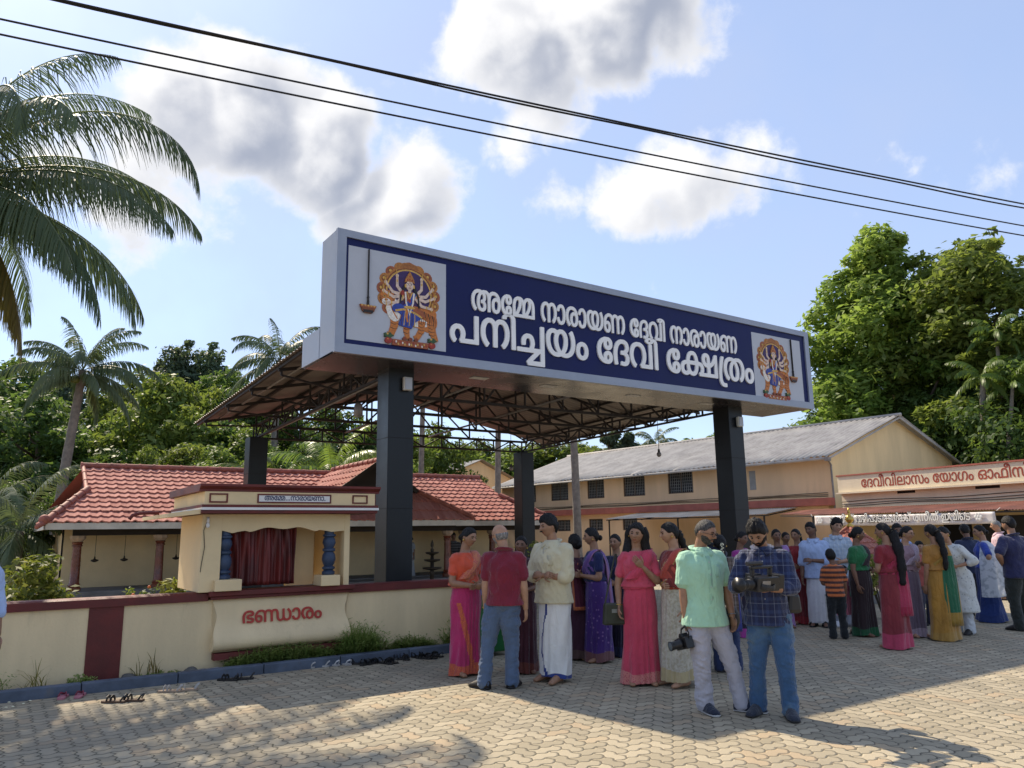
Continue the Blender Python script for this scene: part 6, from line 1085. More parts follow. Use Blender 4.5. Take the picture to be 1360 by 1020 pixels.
tuft('dry grass stalks right of the red pilaster', 1.42, .38, .14, .40, 24, 77, dry=True)
tuft('low grass strip between the two stones on the planting bed', 1.5, .25, .26, .09, 130, 78)
tuft('tall weed behind the bin', 5.45, .35, .16, .5, 90, 79)
# ================================================================ people
def npmesh(me):
    v = np.zeros(len(me.vertices)*3, 'f'); me.vertices.foreach_get('co', v)
    return v.reshape(-1, 3), [tuple(p.vertices) for p in me.polygons]
def fuse(mb, voxel, smooth=4):
    """one continuous skin over overlapping tapered limbs"""
    ob = bpy.data.objects.new('blend', mb.mesh('blend', [])); COL.objects.link(ob)
    r = ob.modifiers.new('r', 'REMESH'); r.mode = 'VOXEL'; r.voxel_size = voxel
    if smooth:
        s = ob.modifiers.new('s', 'SMOOTH'); s.factor = .5; s.iterations = smooth
    dg = bpy.context.evaluated_depsgraph_get(); me = bpy.data.meshes.new_from_object(ob.evaluated_get(dg), depsgraph=dg)
    v, f = npmesh(me); bpy.data.objects.remove(ob); bpy.data.meshes.remove(me)
    return v, f
def limb(mb, pts, seg=12, n=4, m=0, flat=False):
    """pts: (x, y, z, radius) or (x, y, z, ra, rb)"""
    c = curve([tuple(p) if len(p) == 5 else (*p, p[3]) for p in pts], n); P = [p[:3] for p in c]
    Rr = [(max(p[3], .002), max(p[-1], .002)) for p in c]
    # rounded ends
    a = Vector(P[0])-Vector(P[1]); b = Vector(P[-1])-Vector(P[-2])
    a = a.normalized() if a.length else a; b = b.normalized() if b.length else b
    P = [Vector(P[0])+a*(.004 if flat else Rr[0][1]*.5)]+[Vector(p) for p in P]+[Vector(P[-1])+b*(Rr[-1][1]*.5)]
    Rr = [((.94 if flat else .6)*Rr[0][0], (.94 if flat else .6)*Rr[0][1])]+Rr+[(Rr[-1][0]*.6, Rr[-1][1]*.6)]
    mb.tube(P, Rr, seg, m)
CLOTH = {}
def cloth(col, rough=.8, pat=None, c2=(.5, .5, .5), sc=1., var=.12, sheen=.25):
    key = (col, rough, pat, c2, sc)
    if key in CLOTH: return CLOTH[key]
    m, b, p, o = newmat('cloth'); co = b.n('ShaderNodeTexCoord').outputs['Object']
    n = b.noise(co, 5, 5, .6); c = b.mix(b.mapr(n, .3, .7), tuple(q*(1-var) for q in col), tuple(min(1, q*(1+var)) for q in col))
    sx = b.n('ShaderNodeSeparateXYZ'); b.put(sx.inputs[0], co); X, Y, Z = sx.outputs
    def band(v, per, wid, ph=0.): return b.m('LESS_THAN', b.m('FLOORED_MODULO', b.m('ADD', v, ph), per), wid)
    if pat == 'hstripe': c = b.mix(band(Z, .085*sc, .042*sc), c, c2)
    elif pat == 'plaid':
        k = b.m('MULTIPLY', band(Z, .11*sc, .028*sc), .5); q = b.m('MULTIPLY', band(X, .10*sc, .026*sc), .5)
        c = b.mix(b.m('ADD', k, q), c, c2); c = b.mix(b.m('MULTIPLY', b.m('ADD', band(Z, .11*sc, .006, .03), band(X, .10*sc, .006, .03)), .16, clamp=True), c, (.45, .5, .6))
    elif pat == 'dots':
        v = b.n('ShaderNodeTexVoronoi'); v.inputs['Scale'].default_value = 17*sc; b.put(v.inputs['Vector'], co)
        c = b.mix(b.mapr(v.outputs['Distance'], .16, .24, 1, 0), c, c2)
    elif pat == 'weave':
        v = b.n('ShaderNodeTexVoronoi'); v.inputs['Scale'].default_value = 60*sc; b.put(v.inputs['Vector'], co)
        c = b.mix(b.m('MULTIPLY', b.mapr(v.outputs['Distance'], .2, .5), .75), c, c2)
    elif pat == 'vpleat': c = b.mix(b.m('MULTIPLY', b.mapr(b.noise(co, 34*sc, 4), .45, .6), .6), c, c2)
    elif pat == 'fade':
        k = b.noise(co, 3.2, 3, .5); c = b.mix(b.mapr(k, .5, .75), c, c2)
    b.put(p.inputs['Base Color'], c); p.inputs['Roughness'].default_value = rough; p.inputs['Sheen Weight'].default_value = sheen; p.inputs['Sheen Roughness'].default_value = .5
    p.inputs['Specular IOR Level'].default_value = .25
    bp = b.n('ShaderNodeBump'); bp.inputs['Strength'].default_value = .8; bp.inputs['Distance'].default_value = .025
    mp = b.n('ShaderNodeMapping'); b.put(mp.inputs[0], co); mp.inputs['Scale'].default_value = (1, 1, .45)
    b.put(bp.inputs['Height'], b.noise(mp.outputs[0], 13, 5, .6, 1.2)); b.put(p.inputs['Normal'], bp.outputs[0])
    CLOTH[key] = m; return m
SKINS = {}
def skin(t):
    if t in SKINS: return SKINS[t]
    col = {'light': (.46, .27, .17), 'mid': (.40, .22, .135), 'tan': (.31, .165, .097), 'dark': (.19, .096, .058)}[t]
    m, b, p, o = newmat('skin'); co = b.n('ShaderNodeTexCoord').outputs['Object']; n = b.noise(co, 16, 5, .6)
    b.put(p.inputs['Base Color'], b.mix(b.mapr(n, .3, .7), tuple(c*.86 for c in col), tuple(c*1.1 for c in col))); p.inputs['Roughness'].default_value = .48
    p.inputs['Subsurface Weight'].default_value = .08; p.inputs['Subsurface Radius'].default_value = (.02, .008, .004); p.inputs['Specular IOR Level'].default_value = .4
    l = mat('lips '+t, (min(1, col[0]*.95), col[1]*.58, col[2]*.62), .45, .05)
    SKINS[t] = (m, l); return SKINS[t]
M_eye = mat('eye white', (.36, .32, .29), .25, .02); M_iris = mat('iris', (.018, .010, .007), .2, .02)
def hairmat(nm, col):
    m, b, p, o = newmat(nm); co = b.n('ShaderNodeTexCoord').outputs['Object']; mp = b.n('ShaderNodeMapping'); b.put(mp.inputs[0], co); mp.inputs['Scale'].default_value = (1, 1, .14)
    n = b.noise(mp.outputs[0], 95, 4, .65, .6); b.put(p.inputs['Base Color'], b.mix(b.mapr(n, .35, .7), tuple(c*.5 for c in col), tuple(c*1.9 for c in col))); p.inputs['Roughness'].default_value = .5; p.inputs['Specular IOR Level'].default_value = .22
    bp = b.n('ShaderNodeBump'); bp.inputs['Strength'].default_value = 1; bp.inputs['Distance'].default_value = .012; b.put(bp.inputs['Height'], n); b.put(p.inputs['Normal'], bp.outputs[0]); return m
M_hair = hairmat('black hair', (.010, .0085, .008)); M_greyhair = hairmat('grey hair', (.20, .19, .18)); M_salt = hairmat('greying hair', (.06, .055, .05))
M_gold = mat('gold', (.55, .36, .09), .3, .1, 10, metal=.9); M_jasmine = mat('jasmine', (.72, .68, .48), .7, .1, 40)
M_black = mat('black plastic', (.012, .012, .013), .35, .2); M_rubber = mat('black leather', (.018, .016, .015), .5, .25, 10)
M_sole = mat('pale sole', (.45, .44, .42), .7, .1); M_glass = mat('spectacle glass', (.10, .12, .13), .08, .02, spec=.8); M_metalg = mat('grey metal', (.25, .25, .26), .3, .1, metal=.8)

def ss(a, b, x):
    t = np.clip((x-a)/(b-a), 0, 1); return t*t*(3-2*t)
def head_grid(nu=60, nv=40):
    u = np.arange(nu)/nu*2*np.pi; u = u-.45*np.sin(u)   # denser at the front (u=0 is -y)
    v = (np.arange(nv+1)/nv); v = v*np.pi
    U, V = np.meshgrid(u, v)
    x = np.sin(V)*np.sin(U); y = -np.sin(V)*np.cos(U); z = np.cos(V)
    d = np.stack([x, y, z], -1).reshape(-1, 3)
    f = []
    for j in range(nv):
        for i in range(nu):
            i2 = (i+1) % nu; f.append((j*nu+i, (j+1)*nu+i, (j+1)*nu+i2, j*nu+i2))
    return d, f
HD, HF = head_grid(); HD2, HF2 = head_grid(44, 28)
def skull(d, fem=False):
    """bare head shape for unit directions d, in units of half a head height"""
    x, y, z = d[:, 0], d[:, 1], d[:, 2]
    low = np.clip(-z, 0, 1); fr = np.clip(-y, 0, 1)
    X = x*.70*(1-(.34 if fem else .26)*low**1.6); Y = y*.87; Z = z*1.0
    Y = np.where(y > 0, Y*(1-.38*low**1.2), Y*(1-.05*low)); Y = Y+.03-.03*np.clip(z, 0, 1)
    X = X*(1-.10*fr*np.clip(z, 0, 1))
    return np.stack([X, Y, Z], 1)
def face(d, fem=False):
    p = skull(d, fem); X, Z = p[:, 0], p[:, 2]; fr = ss(.25, .6, -d[:, 1])
    g = lambda cx, cz, sx, sz: np.exp(-((np.abs(X)-cx)/sx)**2-((Z-cz)/sz)**2)
    g0 = lambda cz, sx, sz: np.exp(-(X/sx)**2-((Z-cz)/sz)**2)
    out = np.zeros(len(d))
    prof = ss(.22, -.22, Z)*ss(-.34, -.22, Z)
    out += np.exp(-(X/(.062+.05*prof))**2)*prof*.235              # nose
    out += g(.10, -.245, .055, .06)*.05                            # nostrils
    out += g(.24, .20, .17, .07)*.035*(.6 if fem else 1.1)         # brow
    out -= g(.255, .06, .13, .085)*.085                            # sockets
    out += g(.36, -.16, .17, .16)*.045                             # cheeks
    out += g0(-.455, .17, .05)*.06+g0(-.54, .15, .05)*.058-g0(-.497, .2, .018)*.04   # lips
    out -= g0(-.64, .16, .05)*.03; out += g0(-.80, .17, .12)*.06   # chin
    out -= g0(-.36, .05, .05)*.012
    p[:, 1] -= out*fr; return p
HAIRCUT = {  # front hairline, side, nape, thickness
    'short': (.50, .16, -.55, .13), 'full': (.45, .08, -.66, .19), 'pulled': (.56, .08, -.66, .095), 'long': (.54, .0, -.75, .14), 'thin': (.72, .18, -.5, .03), 'crop': (.58, .2, -.5, .06)}
def haircap(style, seed=0):
    d = HD2; p = skull(d); f = -d[:, 1]; side = np.abs(d[:, 0]); z = d[:, 2]
    if style == 'bald':
        mask = ss(.28, .16, z)*ss(.10, -.12, f)*ss(-.62, -.45, z); th = .03
    else:
        fr, sd, np_, th = HAIRCUT[style]
        zt = np.where(f > 0, sd+(fr-sd)*ss(.35, .8, f), sd+(np_-sd)*ss(0, .75, -f))
        mask = ss(-.05, .06, z-zt)
    n = np.array([noise.noise(Vector((q[0]*5+seed, q[1]*5, q[2]*5)))*.7+noise.noise(Vector((q[0]*15+seed, q[1]*15, q[2]*6)))*.6 for q in d])
    if style in ('short', 'full'): th = th*(1+.5*ss(.2, .9, z))
    if style in ('pulled', 'long'): th = th*(1-.25*np.exp(-(d[:, 0]/.05)**2)*ss(0, .4, z))
    off = 1+(th*(1+.55*n))*mask-.09*(1-mask)
    return p*off[:, None], HF2
def beardcap(thk=.05, cover=.26):
    d = HD2; p = face(d); f = -d[:, 1]; X, Z = p[:, 0], p[:, 2]
    m1 = ss(-.30, -.45, Z-cover*ss(.30, .62, np.abs(X)))*ss(-.15, .1, f)
    lips = np.exp(-(X/.20)**2-((Z+.50)/.065)**2); m1 = m1*(1-ss(.3, .7, lips))
    mo = np.exp(-(X/.24)**4-((Z+.36)/.06)**2); mask = np.maximum(m1, ss(.3, .6, mo))
    n = np.array([noise.noise(Vector((q[0]*17, q[1]*17, q[2]*17))) for q in d])
    return p*(1+(thk*(1+.5*n))*mask-.08*(1-mask))[:, None], HF2
CLAW = None
def hand(mb, w, d, nrm, thumb, h, curl=.5, m=0, spread=.1):
    """palm, four unequal bent fingers and a thumb leaving the side of the palm"""
    d = Vector(d).normalized(); nrm = Vector(nrm); nrm = (nrm-d*nrm.dot(d)).normalized(); s = d.cross(nrm).normalized()
    if s.dot(Vector(thumb)) < 0: s = -s     # s points to the thumb side
    w = Vector(w); k = h/1.7
    def T(pts, r, seg=7):
        n = len(pts); mb.tube(pts, [r*(1-.35*i/(n-1)) for i in range(n)]+[], seg, m)
    # palm, an oval section that widens to the knuckles
    cs = []
    for t, wd, th in ((-.012, .021, .016), (.01, .026, .0165), (.035, .036, .0155), (.06, .040, .0145), (.082, .039, .012), (.09, .030, .009)):
        cs.append((w+d*(t*k), wd*k, th*k))
    vs = []; fs = []; N = 12
    for c, wd, th in cs:
        for i in range(N):
            a = 2*math.pi*i/N; vs.append(c+s*(wd*math.cos(a))+nrm*(th*math.sin(a)))
    for j in range(len(cs)-1):
        for i in range(N): i2 = (i+1) % N; fs.append((j*N+i, j*N+i2, (j+1)*N+i2, (j+1)*N+i))
    fs += [tuple(range(N-1, -1, -1)), tuple(range((len(cs)-1)*N, len(cs)*N))]; mb.add(vs, fs, m)
    for i, (off, ln, r) in enumerate(((.028, .070, .0090), (.010, .078, .0092), (-.009, .073, .0088), (-.026, .058, .0078))):
        p = w+d*(.080*k)+s*(off*k); pts = [p-d*.012*k]; a = curl*(.5+.08*i); dr = (d+s*(off*spread*8)).normalized()
        for q, l in enumerate((.45, .32, .23)):
            dd = dr*math.cos(a)+nrm*math.sin(a); pts.append(p := p+dd*(ln*l*k)); a += curl*(.85-.1*q)
        T(pts, r*k)
    p = w+d*(.022*k)+s*(.026*k); pts = [p]
    for q, l in enumerate((.035, .030, .024)):
        a = .35+curl*.3*q; dd = (s*.75*(1-.38*q)+d*(.75+.2*q)+nrm*(.25+curl*.45*q)).normalized(); pts.append(p := p+dd*(l*k))
    T(pts, .0105*k)

ARMS = {
    'hang': ((.16, .02, -1), (.04, -.22, -1)), 'clasp': ((.22, -.10, -1), (-.72, -.62, -.12)), 'cross': ((.20, -.22, -1), (-.95, -.42, .10)),
    'fold': ((.20, -.05, -1), (-.70, -.72, .15)), 'chest': ((.25, -.25, -1), (-.70, -.35, .70)), 'hip': ((.75, .12, -.8), (-.6, -.35, -.42)),
    'out': ((.15, -.45, -1), (.05, -1, .05)), 'akimbo': ((.75, .25, -.75), (-.75, -.35, -.25)), 'back': ((.14, .22, -1), (-.25, .35, -1)), 'low': ((.18, -.05, -1), (-.25, -.45, -1)),
}
class Person:
    def __init__(s, label, cat, pos, h, yaw, fem=False, tone='mid', arms=('hang', 'hang'), head=(0, 0, 0), lean=0., near=False, build=1., feet=None, group=None, sit=False, curl=(.5, .5), palms=None, hipshift=0., name='person'):
        q_ = random.Random(label); head = (head[0], head[1]+q_.uniform(0, 5), head[2]+q_.uniform(-6, 6)); lean = lean or q_.uniform(-.02, .07); hipshift = hipshift or q_.uniform(-.014, .014)
        s.h, s.fem, s.near, s.build, s.sit = h, fem, near, build, sit
        s.vox = .0085 if near else .0145
        s.root = thing(name, label, cat, pos, R(yaw), group)
        k = h; W_ = (.098 if not fem else .088)*build**.5; s.sw = W_
        lf = lambda z: -lean*max(0, z-.5)    # forward lean grows upwards
        s.lf = lf; s.hs = hipshift
        P = lambda x, y, z: Vector((x*k, (y+lf(z))*k, z*k)); s.P = P
        b = build
        if fem: tor = [(.50, .068, .094), (.56, .066, .090), (.61, .056, .073), (.66, .058, .074), (.715, .070, .084), (.75, .066, .084), (.785, .048, .070), (.812, .036, .048)]
        else: tor = [(.50, .062, .088), (.56, .062, .085), (.61, .060, .082), (.66, .062, .086), (.715, .066, .096), (.76, .060, .098), (.79, .048, .078), (.815, .037, .050)]
        s.tor = [(z, a*(b if z < .74 else b**.5), c*(b if z < .74 else b**.6)) for z, a, c in tor]
        # joints
        s.arm = {}
        for i, sd in ((0, -1), (1, 1)):
            a = arms[i]; u, f = (ARMS[a] if isinstance(a, str) else a)
            mir = lambda v: Vector((v[0]*sd, v[1], v[2])).normalized()
            sh = P(sd*(W_-.006), .004, .786); el = sh+mir(u)*(.172*k); wr = el+mir(f)*(.150*k)
            s.arm[sd] = (sh, el, wr, mir(f))
        s.leg = {}
        fp = feet or ((-.055, 0, 8), (.055, 0, 8))
        for i, sd in ((0, -1), (1, 1)):
            fx, fy, ty = fp[i]; hip = P(sd*.046+hipshift, 0, .49)
            if sit:
                hip = P(sd*.055, 0, .275); kn = Vector((sd*.07*k, -.25*k, .29*k)); an = Vector((sd*.06*k, -.24*k, .05*k))
            else:
                an = Vector((fx*k, fy*k, .045*k)); mid = (hip+an)/2; L2 = .228*k; dd = (an-hip).length/2
                bend = math.sqrt(max(.0001, L2*L2-dd*dd)); kn = mid+Vector((fx*.05*k, -min(bend, .022*k), .012*k))
            ang = R(ty)*sd; td = Vector((math.sin(ang), -math.cos(ang), 0)); s.leg[sd] = (hip, kn, an, td)
        dz = -.215*k if sit else 0
        s.dz = dz
        # head frame
        hy, hp, hr = head; s.hr = .0665*k*(1.12 if h < 1.35 else 1)
        nk = P(0, .012, .835); M = Matrix.Rotation(R(hy), 4, 'Z') @ Matrix.Rotation(R(hp), 4, 'X') @ Matrix.Rotation(R(hr), 4, 'Y')
        s.HM = Matrix.Translation(nk+Vector((0, 0, dz))) @ M @ Matrix.Translation(Vector((0, -.016*k, .098*k))); s.nk = nk
        s.tone = tone; s.curl = curl; s.palms = palms or {}
    def up(s, p): return (p[0], p[1], p[2]+s.dz)
    def headpts(s, arr): 
        M = np.array(s.HM); q = arr*s.hr; return q @ M[:3, :3].T+M[:3, 3]
    def hp(s, x, y, z): return s.HM @ Vector((x*s.hr, y*s.hr, z*s.hr))
    def emit(s, name, mb, mats, smooth=True, parent=None):
        o = mb.build(name, mats, parent or s.root, smooth=smooth); return o
    def torso(s, mb, grow, z0, z1, seg=20):
        pts = [(0*s.h, (s.lf(z))*s.h, z*s.h+s.dz, (a+grow)*s.h, (c+grow)*s.h) for z, a, c in s.tor if z0-.001 <= z <= z1+.001]
        limb(mb, pts, seg, 3)
    def armtube(s, mb, sd, grow, t1=2.0, t0=0.0, flare=0):
        sh, el, wr, f = s.arm[sd]; k = s.h; b = s.build**.5*(.88 if s.fem else 1)
        R4 = [(.033, 0), (.029, .5), (.0265, 1.0), (.0255, 1.3), (.0165, 2.0)]
        pts = []; ts = [0, .25, .5, .75, .92, 1.08, 1.3, 1.65, 2.0]
        for t in ts:
            if t > t1+.001: break
            p = sh.lerp(el, t) if t <= 1 else el.lerp(wr, t-1)
            r = np.interp(t, [q[1] for q in R4], [q[0] for q in R4])*b
            pts.append((*s.up(p), (r+grow+flare*max(0, t-.3))*k))
        if t1 not in ts:
            p = sh.lerp(el, t1) if t1 <= 1 else el.lerp(wr, t1-1); r = np.interp(t1, [q[1] for q in R4], [q[0] for q in R4])*b
            pts.append((*s.up(p), (r+grow+flare*max(0, t1-.3))*k))
        # shoulder blends into the chest
        c = s.P(sd*.045, .0, .780); pts = [(*s.up(c), (.031+grow)*k)]+pts
        limb(mb, pts, 12, 3)
    def legtube(s, mb, sd, grow, z_end=.0, taper=1., hem=None):
        hip, kn, an, td = s.leg[sd]; k = s.h; b = s.build**.5
        rr = [.053*b, .048*b, .038*b, .035, .025]; pts = []
        seq = [(hip, rr[0]), (hip.lerp(kn, .5), rr[1]), (kn, rr[2]), (kn.lerp(an, .35), rr[3]), (an-Vector((0, 0, .022*k)) if hem else an, rr[4])]
        for i, (p, r) in enumerate(seq):
            g = grow if hem is None or i < 3 else (hem-r if i == 4 else (hem+r)/2-r+.3*grow)
            pts.append((*p, (r+g)*k))
        limb(mb, pts, 14, 4)
    def body(s, slim=False):
        k = s.h; m = MB()
        s.torso(m, 0, .5, .82)
        limb(m, [(*s.up(s.P(0, .012, .79)), .036*k), (*s.up(s.P(0, .012, .83)), .033*k), (*s.hp(0, .12, -.35), .034*k)], 12, 3)
        for sd in (-1, 1):
            s.armtube(m, sd, 0)
            hip, kn, an, td = s.leg[sd]; s.legtube(m, sd, -.032 if slim else -.004)
            limb(m, [(*(an+Vector((0, .0, .012*k))), .024*k), (*(an-td*.022*k-Vector((0, 0, .016*k))), .024*k), (*(an+td*.035*k-Vector((0, 0, .017*k))), .023*k), (*(an+td*.085*k-Vector((0, 0, .027*k))), .022*k, .016*k), (*(an+td*.112*k-Vector((0, 0, .031*k))), .018*k, .011*k)], 10, 3)
        v, f = fuse(m, s.vox, 3); q = MB(); q.v = [tuple(p) for p in v]; q.f = f; q.mi = [0]*len(f)
        for i, sd in ((0, -1), (1, 1)):
            sh, el, wr, fd = s.arm[sd]; pal = s.palms.get(sd, (Vector((-sd, -.2, 0)), Vector((-sd*.3, -1, .3)), fd))
            hand(q, s.up(wr), pal[2] if len(pal) > 2 else fd, pal[0], pal[1], k, s.curl[i])
        # head
        p = face(HD, s.fem); o = len(q.v); wp = s.headpts(p); q.v += [tuple(x) for x in wp]
        for fc in HF:
            c = p[list(fc)].mean(0); lip = (abs(c[0]) < .20 and -.575 < c[2] < -.425 and c[1] < -.6 and (abs(c[0])/.21)**2+((c[2]+.5)/.082)**2 < 1)
            q.f.append(tuple(i+o for i in fc)); q.mi.append(1 if lip else 0)
        for sd in (-1, 1):
            o = len(q.v); e = []
            t = MB().ball((0, 0, 0), (.055, .14, .20), 10); 
            for x, y, z in t.v: e.append(s.hp(sd*(.70+x*.9), .06+y+.10*abs(z)*0, -.02+z*(1 if z > 0 else .85)))
            q.v += [tuple(x) for x in e]; q.f += [tuple(i+o for i in fc) for fc in t.f]; q.mi += [0]*len(t.f)
            for rx, rz, yy, mi, ry in ((.10, .042, -.735, 2, .045), (.066, .050, -.765, 3, .03)):
                o = len(q.v); t = MB().ball((0, 0, 0), (rx, ry, rz), 10); q.v += [tuple(s.hp(sd*.255+x, yy+y+.03*abs(x), .05+z)) for x, y, z in t.v]; q.f += [tuple(i+o for i in fc) for fc in t.f]; q.mi += [mi]*len(t.f)
            br = [s.hp(sd*(.13+.28*t), -.81+.16*t*t, .195+.05*math.sin(math.pi*t*.9)) for t in (0, .25, .5, .75, 1)]
            q.tube(br, [.03*s.hr, .044*s.hr, .04*s.hr, .03*s.hr, .014*s.hr], 6, 3)
            lid = [s.hp(sd*.255+.125*math.cos(a), -.775+.05*abs(math.cos(a)),   .05+.048*math.sin(a)) for a in np.linspace(0, math.pi, 7)]
            q.tube(lid, .026*s.hr, 5, 3)
        if s.fem:
            for sd in (-1, 1): s.emit('earring', MB().ball(tuple(s.hp(sd*.74, .02, -.28)), .011*k/1.6, 8), M_gold)
            if s.near:
                n_ = MB(); n_.tube([Vector(s.up(s.P(.048*math.cos(a), .012-.058*math.sin(a), .822-.040*max(0, math.sin(a))))) for a in np.linspace(-.3, math.pi+.3, 15)], .0035, 5); s.emit('necklace', n_, M_gold)
        sk, lp = skin(s.tone)
        s.bodyo = s.emit('body', q, [sk, lp, M_eye, M_iris]); return s
    def hair(s, style, m=None, extra=None, seed=0, flowers=0, length=.55):
        m = m or M_hair; v, f = haircap(style, seed); q = MB(); q.add([tuple(x) for x in s.headpts(v)], f); hr = s.hr; kk = s.h
        back = s.HM.to_3x3() @ Vector((0, 1, 0)); 
        def bp(x, y, z): return s.hp(x, y, z)
        if extra == 'bun': 
            o = len(q.v); t = MB().ball((0, 0, 0), (.36, .30, .34), 14); q.v += [tuple(bp(x, y+1.02, z-.22)) for x, y, z in t.v]; q.f += [tuple(i+o for i in fc) for fc in t.f]; q.mi += [0]*len(t.f)
        path = None
        if extra in ('braid', 'ponytail', 'long', 'loose'):
            p0 = bp(0, .80, .05); p1 = bp(0, 1.0, -.45); bx = s.P(0, .098, .80); bx = Vector(s.up(bx))
            end = Vector(s.up(s.P(.02, .125, length))); p2 = Vector((p1.x*.5+bx.x*.5, max(p1.y, bx.y), bx.z))
            path = curve([tuple(p0), tuple(p1), tuple(p2), tuple((p2+end)/2+Vector((0, .012*kk, 0))), tuple(end)], 7); n = len(path)
            w0 = {'braid': .024, 'ponytail': .034, 'long': .044, 'loose': .075}[extra]
            rad = []
            for i in range(n):
                t = i/(n-1); r = w0*(1-.45*t**2)*kk*(.55 if i == n-1 else 1)
                if extra == 'braid': r *= 1+.18*math.sin(i*2.2)
                else: r *= 1+.14*math.sin(i*.9+seed)+.08*math.sin(i*2.3+seed*2)
                rad.append((r*(.5 if extra in ('long', 'loose') else .8), r))
            q.tube([Vector(p) for p in path], rad, 14)
        if extra in ('loose',):
            for sd in (-1, 1):
                pp = curve([tuple(bp(sd*.45, .25, .55)), tuple(bp(sd*.78, .2, -.1)), tuple(bp(sd*.80, .25, -.8)), tuple(s.up(s.P(sd*.075, -.01, .775))), tuple(s.up(s.P(sd*.085, .0, .70)))], 5)
                q.tube([Vector(p) for p in pp], [(.020*kk, .030*kk)]*(len(pp)-2)+[(.014*kk, .02*kk), (.004*kk, .008*kk)], 10)
        if style == 'long' or extra == 'loose': pass
        s.hairo = s.emit('hair', q, m)
        if flowers:
            fl = MB(); rr_ = random.Random(seed+3)
            pth = path[2:2+flowers*3] if path is not None and flowers > 1 else [bp(-.5+.25*i, .85+.2*math.sin(i*.8), -.15-.02*i) for i in range(5)]
            for p in pth:
                for j in range(7):
                    pv = Vector(p)+Vector((rr_.uniform(-.016, .016), .020+rr_.uniform(-.006, .010), rr_.uniform(-.016, .016)))*(kk/1.6)
                    fl.ball(tuple(pv), .0075, 6)
            s.emit('flower_string', fl, M_jasmine)
        return s
    def beard(s, m=None, full=True, thk=.05, cover=.26):
        q = MB()
        if full: v, f = beardcap(thk, cover); q.add([tuple(x) for x in s.headpts(v)], f); s.emit('beard', q, m or M_hair)
        else:
            pts = [s.hp(x, -.90+.9*x*x, -.365-.35*x*x) for x in np.linspace(-.24, .24, 9)]
            q.tube(pts, [.03*s.hr]+[.058*s.hr]*7+[.03*s.hr], 8); s.emit('moustache', q, m or M_hair)
        return s
    def glasses(s):
        q = MB()
        for sd in (-1, 1):
            ring = [s.hp(sd*.27+.19*math.cos(a), -.90+.03*math.cos(a)*sd*1.2, .03+.145*math.sin(a)) for a in np.linspace(0, 2*math.pi, 17)]
            q.tube(ring, .016*s.hr, 6); q.tube([s.hp(sd*.45, -.86, .06), s.hp(sd*.71, -.4, .07), s.hp(sd*.76, .06, .06)], .016*s.hr, 5)
        q.tube([s.hp(-.08, -.92, .06), s.hp(0, -.95, .08), s.hp(.08, -.92, .06)], .016*s.hr, 5)
        s.emit('eyeglasses', q, M_black); return s
    def rough(s, v, amp, seed=0, sc=(7, 7, 4)):
        k = s.h
        out = v.copy()
        def rdg(x, y, z): return 1-2*abs(noise.noise(Vector((x, y, z))))
        nn = np.array([.9*noise.noise(Vector((p[0]*sc[0]+seed, p[1]*sc[1], p[2]*sc[2])))+.65*rdg(p[0]*sc[0]*1.3+seed, p[1]*sc[1]*1.3+p[2]*3, p[2]*sc[2]*1.8+p[0]*7)+.3*rdg(p[0]*sc[0]*3, p[1]*sc[1]*3+seed, p[2]*sc[2]*3.4-p[0]*11) for p in v])
        c = v.copy(); c[:, 2] = 0; c[:, 1] -= np.array([s.lf(z/k)*k for z in v[:, 2]]); l = np.maximum(np.linalg.norm(c, axis=1), .03)
        out += c/l[:, None]*(nn*amp)[:, None]; return out
    def shirt(s, m, sleeve=.75, hem=.455, loose=.012, collar=True, name='shirt', neck=.822, flare=.0, m2=None, amp=.015, rolled=False):
        k = s.h; q = MB(); sec = list(s.tor)
        pts = [(0, s.lf(hem)*k, hem*k+s.dz, (sec[0][1]+loose+.007+flare)*k, (sec[0][2]+loose+.009+flare)*k)]
        if hem < .49: pts.append((0, s.lf(.5)*k, .5*k+s.dz, (sec[0][1]+loose+.004+flare*.5)*k, (sec[0][2]+loose+.003+flare*.5)*k))
        for z, a, c in sec:
            if z <= max(hem, .5)+.01 or z > neck: continue
            pts.append((0, s.lf(z)*k, z*k+s.dz, (a+loose)*k, (c+loose*(.9 if z < .78 else .5))*k))
        limb(q, pts, 24, 3, flat=True)
        for sd in (-1, 1): s.armtube(q, sd, .005+loose*.3, sleeve, flare=.007 if sleeve < 1.2 else .001)
        v, f = fuse(q, s.vox, 3); v = s.rough(v, amp, k*7)
        g = MB(); g.v = [tuple(x) for x in v]; g.f = f; g.mi = [0]*len(f)
        if collar:
            c = s.up(s.P(0, .010, .828)); rg = []
            for i in range(20):
                a = -math.pi/2+.28+i/19*(2*math.pi-.56); rg.append(Vector((c[0]+.044*k*math.cos(a), c[1]+.046*k*math.sin(a)*1.02, c[2]+.006*k+.012*k*math.sin(a))))
            g.tube(rg, [(.019*k, .007*k)]*20, 8)
            for sd in (-1, 1):
                q4 = [Vector(s.up(s.P(*p_))) for p_ in ((sd*.044, -.012, .838), (sd*.006, -.048, .824), (sd*.026, -.066+(s.build-1)*-.02, .794), (sd*.054, -.042, .812))]
                o4 = Vector((0, -.006*k, .004*k)); n4 = [x+o4 for x in q4]
                g.add(q4+n4, [(0, 1, 2, 3), (7, 6, 5, 4), (0, 4, 5, 1), (1, 5, 6, 2), (2, 6, 7, 3), (3, 7, 4, 0)])
        o = s.emit(name, g, m)
